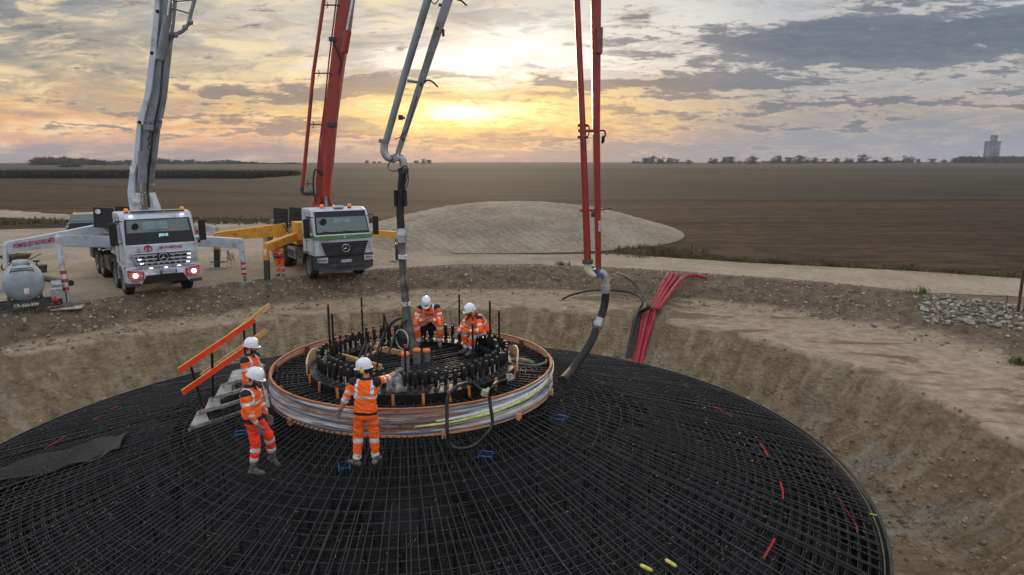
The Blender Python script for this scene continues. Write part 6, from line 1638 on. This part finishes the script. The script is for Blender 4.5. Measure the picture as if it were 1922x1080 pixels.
for sx in (-1, 1): MB().box((sx*1.0, 2.55, .85), (.42,1.2,.5)).build('side_tank', M('dull_aluminium', S(140,140,138), .5, .5), T2, bevel=.03)
for q in range(4): MB().box((-1.22, 2.2+.25*q, .85), (.015,.16,.3)).build('tank_ridge', DGR, T2)
MB().box((0, 4.6, 1.40), (2.2,5.4,.28)).build('deck', YELP, T2, bevel=.02)
MB().box((0, 1.9, 1.65), (1.9,1.7,.6)).build('boom_pedestal', YELP, T2, bevel=.03)
MB().box((-.95, 1.9, 1.9), (.45,.9,.8)).build('control_box', YELP, T2, bevel=.02)
MB().cyl((.35,2.0,1.9), (.35,2.0,2.5), .55, 28).build('slewing_ring', REDP, T2)
for x0 in (-1.05, -.3):
    m_ = MB().box((x0, 4.6, 2.3), (.68,.07,.95), R=Euler((-.35, .12, 0)).to_matrix()); o = m_.build('engine_cover', BLK, T2, bevel=.01)
    for q in range(5): MB().box((x0, 4.6-.04, 2.0+.14*q), (.55,.03,.015)).build('vent_slat', DGR, o)
for q in range(14): MB().box((random.uniform(-1,1), random.uniform(3,7), 1.62+random.uniform(0,.3)), (random.uniform(.1,.5), random.uniform(.2,.7), random.uniform(.12,.4))).build('deck_equipment', M('mixed_equipment', S(120,116,106), .6, var=.4, vscale=1), T2, bevel=.015)
for q in range(9):
    y0 = random.uniform(2.5,7); x0 = random.uniform(-.9,.9); MB().tube(curve([(x0,y0,1.6),(x0+random.uniform(-.3,.3),y0+.4,2.0+random.random()*.2),(x0+random.uniform(-.4,.4),y0+1,1.8),(x0,y0+1.5,1.6)],4), .03, 6).build('hydraulic_hose', HYD, T2)
for sx in (-1, 1): MB().box((sx*1.12, 7.1, .95), (.3,.9,.85)).build('rear_locker', M('dull_aluminium', S(140,140,138)), T2, bevel=.02)
L2 = lambda x, y, z: wmat(T2) @ Vector((x, y, z))
o_ = outrigger(T2, L2(-.9, 2.0, 1.70), U(500,466,28.6)+Vector((0,0,.05)), G(502,528,0), YELP, (.3,.34), (.28,.32), .26, False, .2, lab='near yellow outrigger reaching left', pad=0)
MB().box(U(498,474,28.4), (.09,.02,.28)).build('sticker', PLT, o_, True)
outrigger(T2, L2(-.9, 4.4, 1.75), U(402,446,31.6)+Vector((.1,0,.05)), G(408,505,0), YELP, (.32,.62), (.3,.36), .28, False, .2, lab='long far yellow outrigger reaching left', pad=.42)
outrigger(T2, L2(.9, 2.2, 1.75), U(744,441,34.2), Vector((U(744,441,34.2).x, 34.2, 0)), YELP, (.3,.34), (.28,.32), .2, False, .14, lab='right yellow outrigger beside the delivery hose', pad=.4)
# red boom
YR = 31.6
sp2 = lambda name, lst, Y, th, mat=REDP, bev=.02: slabpoly(name, lst, Y, th, mat, T2, bev)
sp2('boom_upper_section', [(596,318),(605,240),(615,160),(622,100),(631,22),(634,0),ext(631,22,634,0,-200),(694,-200),(662,0),(656,50),(650,80),(640,148),(629,230),(623,300),(619,330)], YR, .45)
sp2('boom_base_section', [(592,385),(594,340),(596,318),(619,330),(617,350),(621,383)], YR+.02, .4)
sp2('boom_pivot_foot', [(586,388),(590,368),(602,372),(603,398),(588,402)], YR-.12, .14); sp2('boom_pivot_foot', [(608,372),(618,368),(624,386),(620,402),(606,400)], YR-.12, .14)
sp2('boom_joint_bracket', [(613,228),(633,230),(632,240),(611,238)], YR-.06, .1, DGR)
m_ = MB().cyl(U(612,366,YR-.3), U(613,388,YR-.3), .09, 12); m_.build('lift_piston', STL, T2, True)
MB().cyl(U(616,290,YR-.32), U(612,368,YR-.3), .17, 14).build('lift_cylinder', REDP, T2, True)
MB().cyl(U(646,100,YR-.2), U(653,58,YR-.2), .17, 14).build('boom_cylinder', REDP, T2, True); MB().cyl(U(652,60,YR-.2), U(672,-50,YR-.2), .09, 12).build('boom_piston', STL, T2, True)
MB().ell(U(607,393,YR+.1), (.6,.4,.32), 18, 10).build('turret', REDP, T2, True)
pp = [U(u_, v_, YR) for u_, v_ in ((624,-150),(608,0),(598,72),(588,141),(579,237),(571,320),(567,352))]
MB().tube(pp, .085, 10).build('delivery_pipe', REDP, T2, True)
MB().tube(curve([U(u_, v_, YR) for u_, v_ in ((567,352),(568,360),(574,364),(586,363),(590,366))], 4), .095, 10).build('pipe_elbow', DGR, T2, True)
MB().tube([U(u_, v_, YR+.1) for u_, v_ in ((646,-120),(629,20),(618,110),(609,200),(600,270),(596,320),(594,350))], .035, 8).build('return_pipe', REDP, T2, True)
MB().tube([U(u_, v_, YR+.05) for u_, v_ in ((650,-120),(634,20),(623,110),(613,200),(605,270),(601,320),(596,366))], .022, 6).build('hydraulic_hose', HYD, T2, True)
for v_, u0, u1 in ((138,590,625),(234,580,607),(10,606,640),(345,569,590)): 
    b0 = MB().tube([U(u0-2, v_, YR-.02), U(u1, v_, YR-.02)], .035, 6).build('pipe_bracket', REDP, T2, True)
    MB().tube([U(u0+6+3.5*math.sin(a), v_+6*math.cos(a), YR-.05) for a in [PI*k/8 for k in range(9)]], .018, 5).build('clamp_hoop', DGR, b0, True)
MB().tube(curve([U(u_, v_, YR-.1) for u_, v_ in ((624,75),(629,88),(636,105),(640,120),(634,140))], 4), .03, 6).build('hydraulic_hose', HYD, T2, True)
MB().tube(curve([U(u_, v_, YR-.1) for u_, v_ in ((594,380),(588,350),(592,318),(606,330),(612,300))], 4), .04, 6).build('hydraulic_hose', HYD, T2, True)
MB().box(U(624,74,YR-.05), (.3,.1,.18)).build('valve_block', DGR, T2, True)
# ================================================================== hanging boom tips
B3 = tag(empty('placing_boom', U(742,290,15.0)), 'pale grey boom tip of two converging tubes above the middle delivery hose', 'boom')
YC = 15.0
def tb(name, lst, Y, r, mat, T, n=10, sm=0, caps=True):
    pts = [U(u_, v_, Y) for u_, v_ in lst]
    if sm: pts = curve(pts, sm)
    return MB().tube(pts, r, n, caps=caps).build(name, mat, T, True)
tb('delivery_pipe', [(886,-300),(803,0),(760,140),(724,268)], YC, [.085,.085,.078,.072], GRYP, B3)
MB().beam(U(747,288,YC), U(841,0,YC), .10, .12, w2=.17, h2=.2, up=(0,-1,0)).beam(U(841,0,YC), U(944,-300,YC), .17,.2, w2=.2,h2=.24, up=(0,-1,0)).build('boom_arm', GRYP, B3, True, bevel=.012)
tb('collar', [(721,262),(720,270)], YC, .11, GRYP, B3)
tb('pipe_elbow', [(722,268),(721,284),(727,295),(737,298),(743,296)], YC, .085, M('worn_silver_elbow', S(176,178,180), .4, .4, dirt=S(110,106,100), dirtamt=.4), B3, 12, 4)
tb('collar', [(738,291),(745,303)], YC, .105, GRYP, B3)
tb('pipe_elbow', [(743,296),(752,297),(757,306),(757,322)], YC, .082, MATS['worn_silver_elbow'], B3, 12, 4)
tb('collar', [(757,316),(757,326)], YC, .115, DGR, B3)
tb('control_cable', [(737,298),(730,308),(729,316),(738,322),(750,318),(760,312),(766,318),(764,335),(760,345)], YC-.12, .012, HYD, B3, 6, 5)
tb('control_cable', [(764,322),(767,335),(763,352),(758,360)], YC-.1, .01, HYD, B3, 6, 5)
tb('arm_cable', [(783,180),(777,200),(771,222),(766,240),(755,255),(741,262)], YC-.1, .009, HYD, B3, 6, 5)
for (u0,v0,u1,v1) in ((765,152,790,156),(750,220,760,222)): tb('cross_bracket', [(u0,v0),(u1,v1)], YC-.02, .03, GRYP, B3)
MB().box(U(752,221,YC-.05), (.09,.08,.1)).build('valve_block', DGR, B3, True)
tb('arm_hook', [(796,156),(802,151),(812,154),(822,164)], YC-.05, .02, BLK, B3, 6, 5); tb('arm_hook', [(858,0),(866,2),(876,11)], YC-.05, .02, BLK, B3, 6, 4); tb('arm_hook', [(808,0),(815,8),(822,2),(824,-4)], YC-.05, .012, BLK, B3, 6, 4)
MB().box(U(832,62,YC), (.05,.06,.14)).build('sensor', DGR, B3, True)
for u_, v_ in ((826,10),(790,158),(821,54),(757,262)): MB().box(U(u_, v_, YC-.09), (.06,.02,.06)).build('arm_bolt', DGR, B3, True)
# off-frame link back to the white truck's boom
MB().beam(U(886,-300,YC), U(330,-300,YB), .25, .3).beam(U(944,-300,YC), U(886,-300,YC), .3, .3).build('boom_arm', GRYP, B3, True)
# delivery hose below it
H3 = tag(empty('delivery_hose', U(757,322,YC)), 'long dusty delivery hose hanging from the grey boom tip down into the anchor ring', 'hose')
def tbh(name, lst, r, mat, T, dr=None, n=12, sm=5):
    pts = curve([U(u_, v_, Y_) for u_, v_, Y_ in lst], sm)
    return MB().tube(pts, r if not isinstance(r, tuple) else [r[0]+(r[1]-r[0])*k/(len(pts)-1) for k in range(len(pts))], n).build(name, mat, T, True)
HB = M('black_hose', S(30,30,32), .7, var=.3, vscale=4, bump=.4, bscale=30); HG = M('cement_stained_hose', S(78,78,78), .7, var=.4, vscale=5, bump=.5, bscale=26, dirt=S(140,136,130), dirtamt=.4)
tbh('upper_hose', [(756,324,YC),(753,355,YC),(751,395,YC),(753,432,14.95)], .085, HB, H3)
for sx in (-1, 1): MB().box(U(752+sx*9, 372, YC), (.06,.16,.36)).build('weight_plate', BLK, H3, True, bevel=.01)
tbh('coupling', [(753,430,14.95),(754,442,14.93),(754,456,14.92)], .115, M('aluminium_coupling', S(164,166,168), .4, .5, dirt=S(110,106,100), dirtamt=.4), H3)
MB().tube([U(745,448,14.85),U(740,456,14.85),U(744,458,14.85)], .02, 6).build('coupling_lever', STL, H3, True)
tbh('middle_hose', [(754,456,14.92),(756,500,14.85),(760,545,14.75)], (.085,.075), HG, H3)
for v_, u_ in ((438,753.5),(482,756),(570,762.5)): tbh('white_tape', [(u_-.2,v_-3,14.86-(v_-440)*.0015),(u_,v_+4,14.86-(v_-440)*.0015)], .098, M('white_tape', S(206,206,202), .6), H3, sm=2)
tbh('lower_hose', [(759,540,14.76),(762,575,14.68),(766,610,14.55),(771,645,14.4),(774,668,14.3)], (.075,.15), HG, H3)
tbh('rope_tail', [(756,482,14.75),(762,540,14.66),(768,590,14.5),(779,640,14.3)], .008, HYD, H3, n=5)
tbh('collar', [(759,536,14.77),(760,546,14.75)], .092, DGR, H3)
# ---- red boom tip, right
YD = 16.2
B4 = tag(empty('placing_boom', U(1122,500,YD)), 'red boom tip of two near-vertical red tubes hanging right of the mound', 'boom')
tb('delivery_pipe', [(1066,-300),(1083,0),(1094,250),(1103,492)], YD, [.066,.07,.075,.088], REDP, B4)
MB().beam(U(1123,505,YD), U(1119,250,YD), .13, .14, w2=.16, h2=.18, up=(0,-1,0)).beam(U(1119,250,YD), U(1118,0,YD), .16,.18, w2=.22,h2=.24, up=(0,-1,0)).beam(U(1118,0,YD), U(1116,-300,YD), .22,.24,w2=.26,h2=.3, up=(0,-1,0)).build('boom_arm', REDP, B4, True, bevel=.015)
MB().box(U(1124,78,YD-.02), (.14,.3,.56)).build('joint_plate', M('faded_red_grey', S(120,76,74), .5), B4, True, bevel=.01)
MB().box(U(1125,425,YD-.1), (.06,.06,.25)).build('sensor', SLV_, B4, True, bevel=.01)
MB().box(U(1113,403,YD-.05), (.09,.06,.12)).build('lamp_box', DGR, B4, True); 
for v_, u0, u1 in ((246,1088,1120),(395,1092,1124)): b0 = tb('cross_bracket', [(u0-4,v_),(u1,v_)], YD-.02, .032, REDP, B4)
for v_ in (236, 246, 258): tb('pipe_clamp', [(1084,v_),(1104,v_)], YD, .03, DGR, B4, 8)
tb('clamp_hoop', [(1097,234),(1104,236),(1106,246),(1103,256),(1097,258)], YD-.05, .016, DGR, B4, 6, 4)
tb('hook', [(1126,246),(1134,246),(1136,254),(1131,262),(1130,270)], YD-.05, .022, BLK, B4, 6, 4); MB().ell(U(1132,262,YD-.05), (.04,.04,.09), 8, 6).build('hook_block', BLK, B4, True)
tb('branch_cable', [(1126,395),(1136,393),(1147,392)], YD-.05, .016, BLK, B4, 6, 4)
tb('collar', [(1103,487),(1103,495)], YD, .13, DGR, B4)
tb('pipe_elbow', [(1103,494),(1104,506),(1110,514),(1119,516),(1124,514)], YD, .092, CREAM, B4, 12, 4)
tb('blue_joint', [(1119,504),(1124,520)], YD-.02, .085, M('blue_paint_joint', S(60,90,140), .5), B4)
tb('pipe_elbow', [(1124,512),(1131,513),(1136,522),(1137,540)], YD, .088, MATS['worn_silver_elbow'], B4, 12, 4)
tb('wire_loop', [(1118,520),(1120,530),(1126,538),(1134,538)], YD-.12, .01, M('tan_cord', S(160,130,100)), B4, 6, 4)
MB().beam(U(1066,-300,YD), U(700,-300,YR), .25, .3).beam(U(1116,-300,YD), U(1066,-300,YD), .3,.3).build('boom_arm', REDP, B4, True)
H4 = tag(empty('delivery_hose', U(1137,540,YD)), 'black delivery hose curving from the red boom tip down onto the bar mat', 'hose')
pe = Gc(1057, 714, .09)
tbh('coupling', [(1137,536,YD),(1137,550,YD)], .115, MATS['aluminium_coupling'], H4, sm=3)
tbh('upper_hose', [(1137,548,YD),(1135,570,YD),(1129,592,16.1),(1123,606,16.0)], .095, HB, H4)
tbh('coupling', [(1126,598,16.05),(1121,614,15.95)], .118, MATS['aluminium_coupling'], H4, sm=3)
tbh('lower_hose', [(1123,606,16.0),(1112,636,15.8),(1093,668,15.5),(1072,696,15.2),(1056,714,pe.y)], .095, HB, H4)
tbh('collar', [(1121,612,15.96),(1118,622,15.92)], .105, HG, H4, sm=3)
tbh('strap_loop', [(1118,596,16.0),(1112,602,15.95),(1113,612,15.9),(1118,618,15.9)], .012, HYD, H4, n=6)
# ================================================================== conduits and cables in the trench
CRD = M('red_corrugated_conduit', S(150,24,46), .65, var=.2, vscale=3, dirt=S(140,90,80), dirtamt=.3)
def gg(u_, v_, z, dz=.0):
    c = G(u_, v_, z); return Vector((c.x, c.y, max(gz(c.x, c.y), z)+dz))
def conduit(pts, r, label, mat=CRD, group='red corrugated conduits', cat='conduit', name='conduit', ring=True):
    c = curve(pts, 16); o0 = c[0].copy(); rr_ = []
    step = []; acc = 0; out = []
    for i in range(len(c)-1):
        n_ = max(1, int((c[i+1]-c[i]).length/.022))
        for k in range(n_): out.append(c[i].lerp(c[i+1], k/n_))
    out.append(c[-1])
    hz1 = ground_z(np.array([p.x for p in out]), np.array([p.y for p in out]))+r*.75
    out = [Vector((p.x, p.y, max(p.z, min(h1, p.z+.8)))) if math.hypot(p.x-CX, p.y-CY) > 9.3 else p for p, h1 in zip(out, hz1)]
    rr_ = [r*(1+(.07 if (i//1) % 2 else -.02)) if ring else r for i in range(len(out))]
    o = MB().tube([p-o0 for p in out], rr_, 12).build(name, mat); o.location = o0; return tag(o, label, cat, group)
labs = ['leftmost red conduit running straight down the trench','second red conduit from the left in the trench','third red conduit in the trench, straight topped','red conduit whose top bends over to the right onto the bank']
tops = [[(1256,514,.05),(1245,532,-.2),(1224,572,-.72)], [(1263,514,.07),(1251,533,-.2),(1228,574,-.7)], [(1272,516,.05),(1258,535,-.22),(1233,576,-.7)], [(1327,522,.02),(1300,517,.12),(1280,524,.02),(1262,545,-.25),(1238,578,-.7)]]
for j, tpx in enumerate(tops):
    P_ = []
    for (u_, v_, z) in tpx: p = G(u_, v_, z); P_.append(Vector((p.x, p.y, max(p.z, gz(p.x, p.y)+.05))))
    for lo in (-.3, -1.3, -2.5, -3.8, -5.0, -5.9):
        la = (j-1.5)*(.13 if lo > -2 else .085)
        x_, y_ = CX+7.85+lo*.326+la*.946, CY+13.0+lo*.946-la*.326
        P_.append(Vector((x_, y_, gz(x_, y_)+.10+(.1 if j % 2 else 0)) if lo > -5.5 else (x_, y_, -1.32)))
    conduit(P_, .075, labs[j])
cab_n = [0]
def cab_(lst, r, label):
    P_ = []
    for (u_, v_, z) in lst:
        if v_ >= 590: break
        p = G(u_, v_, z); g_ = gz(p.x, p.y); P_.append(Vector((p.x, p.y, max(p.z, g_+.04))))
    cab_n[0] += 1
    for lo in (-.6, -1.6, -2.7, -3.9, -5.0, -5.9):
        la = -.50+cab_n[0]*.065; x_, y_ = CX+7.85+lo*.326+la*.946, CY+13.0+lo*.946-la*.326
        P_.append(Vector((x_, y_, gz(x_, y_)+.16) if lo > -5.5 else (x_, y_, -1.3)))
    return conduit(P_, r, label, M('black_cable', S(26,27,30), .5), 'thick black cables in the trench', 'cable', 'power_cable', False)
dn_ = [(1218,590,-.65),(1212,610,-.95),(1200,640,-1.45),(1182,666,-1.4),(1168,678,-1.36)]
k1 = cab_([(1055,562,-.72),(1075,553,-.5),(1110,546,-.35),(1150,545,-.3),(1188,551,-.38),(1206,566,-.5)]+dn_, .043, 'black cable that first lies along the bench towards the left')
k2 = cab_([(1161,512,.12),(1176,521,.1),(1194,536,-.1),(1208,556,-.3),(1216,575,-.5)]+[(u_+4, v_, z) for u_, v_, z in dn_], .043, 'black cable coming straight down from the gravel yard edge')
k3 = cab_([(1165,513,.1),(1182,524,.05),(1200,540,-.15),(1212,560,-.35),(1219,577,-.5)]+[(u_+8, v_, z) for u_, v_, z in dn_], .043, 'black cable beside the conduits, nearest to them')
for kk, (u_, v_, z) in ((k1,(1055,562,-.7)),(k2,(1161,512,.13))):
    p = G(u_, v_, z); p.z = max(p.z, gz(p.x, p.y)+.05); MB().tube([p+Vector((-.12,0,-.02)), p], [.02,.052], 8).build('bare_end', M('copper_end', S(190,140,100), .5), kk, True)
for u_, v_, z in ((1194,533,0),(1212,566,-.4),(1206,627,-1.2)):
    p = G(u_, v_, z); 
# ================================================================== yard objects
# water tank trailer
tk = tag(empty('tank_trailer', G(52,590), math.radians(36)), 'small grey steel tank trailer with red warning triangles at the left edge', 'trailer')
m_ = MB().lathe([(0,-.06),(.28,-.05),(.52,0),(.58,.06),(.58,1.5),(.52,1.56),(0,1.62)], (0,0,1.0), axis='y', n=36, closed=False); tank = m_.build('tank', M('galvanised_tank', S(150,160,166), .45, .35, var=.15, vscale=3, dirt=S(180,178,172), dirtamt=.3), tk)
MB().tube([(-.32,-.02,1.42),(-.28,-.02,1.54),(.28,-.02,1.54),(.32,-.02,1.42)], .016, 6).tube([(-.28,-.02,1.47),(.28,-.02,1.47)], .016, 6).build('handle_rail', BLK, tank)
MB().box((.06,-.07,.78), (.14,.01,.2)).build('sticker', M('pink_sticker', S(220,196,204), .5), tank); MB().lathe([(0,.2),(.22,.2),(.25,.15),(.25,.0),(0,0)], (0,.8,1.52), n=20, closed=False).build('filler_dome', MATS['galvanised_tank'], tank)
MB().box((0,.2,.42), (1.9,.12,.12)).box((-.45,1.1,.42), (.1,2.2,.12)).box((.45,1.1,.42), (.1,2.2,.12)).box((0,2.6,.42), (.1,1.6,.1)).build('frame', DGR, tk, bevel=.01)
MB().box((0,-.15,.34), (1.9,.06,.24)).build('light_board', DGR, tk, bevel=.01)
for sx in (-1, 1):
    for yy in (1.1,):
        wheel(tk, sx*.92, yy, .33, .2)
    mg = MB().box((sx*.93,1.1,.80), (.3,.9,.04)).box((sx*.93,.62,.66), (.3,.04,.3)).build('mudguard', MATS['galvanised_tank'], tk, bevel=.01)
    MB().box((sx*.88,-.1,.62), (.34,.22,.36)).build('side_box', MATS['galvanised_tank'], tk, bevel=.02)
    tr = MB().prism([(-.1,0),(.1,0),(0,.17)], -.215, -.205, 0, lambda p, q, t: Vector((sx*.80+p, t, .40+q))).build('warning_triangle', M('red_reflector', S(214,36,44), .3, emit=.15), tk)  # faint glow added to the reflector; the triangle is no lamp
    for q in range(3): MB().box((sx*.80-.1+.1*q,-.19,.30), (.07,.02,.05)).build('tail_lamp', RDW if q != 1 else BLK, tk)
plate(tk, (0,-.195,.34), 'CR-026-EW', .62, .15, dark=True)
# dark car parked behind
car = tag(empty('parked_car', G(160,440), math.radians(28)), 'dark blue car parked behind the white pump truck, only its roof showing', 'car')
CARP = M('dark_blue_car_paint', S(24,32,52), .25, coat=.6)
m_ = MB(); sec = []
pr_ = [(-.9,.35),(-.92,.75),(-.84,.95),(-.66,1.42),(.66,1.42),(.84,.95),(.92,.75),(.9,.35)]
ys_ = [(-2.15,.80,.62),(-2.0,.94,.92),(-1.0,1.0,1.0),(-.55,1.0,1.0),(.3,1,1),(1.5,1.0,1.0),(2.0,.97,.97),(2.15,.85,.8)]
vs = []
for yy, kx, kz in ys_:
    hood = yy < -.9
    for p, q in pr_: vs.append((p*kx, yy, (min(q, .98) if hood else q)*1.0 if yy < 1.9 else min(q, 1.3)))
n = len(pr_); m_._add(vs, [(i*n+k, i*n+(k+1)%n, (i+1)*n+(k+1)%n, (i+1)*n+k) for i in range(len(ys_)-1) for k in range(n)]+[tuple(range(n))[::-1], tuple(range((len(ys_)-1)*n, len(ys_)*n))])
cb = m_.build('body', CARP, car, bevel=.04)
quad_panel('windscreen', [(-.76,-1.0,.98),(.76,-1.0,.98),(.62,-.56,1.40),(-.62,-.56,1.40)], .02, GLS, cb)
for sx in (-1, 1): quad_panel('side_window', [(sx*.845,-.5,.98),(sx*.845,1.4,.98),(sx*.69,1.3,1.36),(sx*.69,-.4,1.36)][::-sx], .015, GLS, cb); MB().tube([(sx*.55,-.4,1.47),(sx*.55,1.3,1.47)], .02, 6).build('roof_rail', CHR, cb); MB().ell((sx*.95,-.55,1.02), (.1,.06,.07), 8, 6).build('mirror', CARP, cb); MB().ell((sx*.7,-2.05,.72), (.2,.1,.09), 10, 6).build('headlight', LNS, cb)
for sx in (-1, 1):
    for yy in (-1.35, 1.35): wheel(car, sx*.80, yy, .33, .22)
# wheelbarrow
wb2 = tag(empty('wheelbarrow', G(33,506), math.radians(-10)), 'rusty brown wheelbarrow standing behind the tank trailer', 'wheelbarrow')
RST = M('rusty_tray', S(92,76,64), .7, var=.3)
m_ = MB(); lo = [(-.25,-.25,.35),(.25,-.25,.35),(.25,.3,.35),(-.25,.3,.35)]; hi_ = [(-.45,-.5,.68),(.45,-.5,.68),(.4,.5,.68),(-.4,.5,.68)]
m_._add(lo+hi_, [(0,1,2,3),(0,4,5,1),(1,5,6,2),(2,6,7,3),(3,7,4,0)]); m_.build('tray', RST, wb2); MB().tube([(-.45,-.5,.68),(.45,-.5,.68),(.4,.5,.68),(-.4,.5,.68)], .02, 6, closed=True).build('rim', RST, wb2)
MB().tube([(-.3,1.1,.6),(-.25,.4,.4),(-.08,-.6,.2)], .02, 6).tube([(.3,1.1,.6),(.25,.4,.4),(.08,-.6,.2)], .02, 6).tube([(-.25,.35,.4),(-.25,.4,.0)], .018, 6).tube([(.25,.35,.4),(.25,.4,.0)], .018, 6).build('frame', BLK, wb2)
MB().lathe([(.12,-.04),(.2,-.04),(.2,.04),(.12,.04)], (0,-.6,.2), axis='x', n=18).build('wheel', TYR, wb2)
bk = tag(empty('bucket', G(80,512)), 'grey mortar bucket standing in the yard behind the tank trailer', 'bucket')
MB().lathe([(0,.0),(.17,.0),(.22,.34),(.235,.34),(.235,.36),(.205,.36),(.155,.02),(0,.02)], n=20, closed=False).build('shell', M('grey_bucket', S(104,102,100), .6), bk); MB().tube([(.22*math.cos(a),0,.34+.18*math.sin(a)) for a in [PI*k/8 for k in range(9)]], .008, 5).build('handle', STL, bk)
tl = tag(empty('pump_stand', G(71,512)), 'slim upright metal tool standing beside the grey bucket', 'tool')
MB().cyl((0,0,0),(0,0,.5),.03,8).build('shaft', DGR, tl); MB().box((0,0,.53),(.22,.1,.08)).cyl((0,0,0),(0,0,.04),.1,12).build('head', DGR, tl)
pp_ = tag(empty('suction_pipe', (0,0,0)), 'thick black pipe lying on the gravel behind the striped outrigger leg', 'pipe')
a_, b_ = G(72,520,.12), G(133,532,.12); pp_.location = a_; d = b_-a_
MB().cyl((0,0,0), d*.62, .12, 16).build('pipe', RUB, pp_); MB().cyl(d*.6, d*.84, .145, 16).build('sleeve', RUB, pp_); MB().cyl(d*.84, d, .13, 16).build('mouth', DGR, pp_)
gpad = tag(empty('ground_plate', G(130,577,.02)), 'pale square support plate under the striped leg of the white truck', 'plate')
MB().box((-.1,-.05,.02), (1.1,.9,.04), R=Matrix.Rotation(.4,3,'Z')).build('plate', M('pale_pad', S(168,166,160), .8), gpad, bevel=.01)
MB().tube([(.2,-.2,.05),(.25,-.2,.12),(.32,-.24,.05)], .012, 6).build('rope_handle', BLK, gpad)
fp = tag(empty('round_plate', G(402,506)), 'round pale grey plate lying on the gravel beside the dog', 'plate')
MB().lathe([(0,.05),(.4,.05),(.42,.03),(.42,0),(0,0)], n=24, closed=False).build('plate', MATS['worn_pad'], fp)
fp2 = tag(empty('round_plate', G(398,503)), 'x', 'plate'); bpy.data.objects.remove(fp2)
# posts at the right edge
for u_, v0, v1, lab, rr_ in ((1910,507,589,'rusty brown steel post at the right edge beside the gravel road',.05),(1887,556,584,'short thin rusty stake left of the tall rusty post',.015)):
    c = G(u_, v1, -.0); top = U(u_, v0, c.y); e = tag(empty('steel_post', c), lab, 'post')
    MB().cyl((0,0,-.3),(0,0,top.z),rr_,10).build('shaft', M('rust', S(74,50,40), .8, var=.4, vscale=10), e); MB().cyl((0,0,top.z),(0,0,top.z+.02),rr_*1.3,10).build('cap', MATS['rust'], e)
    if rr_ > .03: MB().box((.18,0,top.z*.55),(.1,.02,.5)).build('pale_marker', M('pale_marker', S(170,172,170), .6), e); MB().cyl((.18,0,-.1),(.18,0,top.z*.5),.015,6).build('marker_stake', BLK, e)
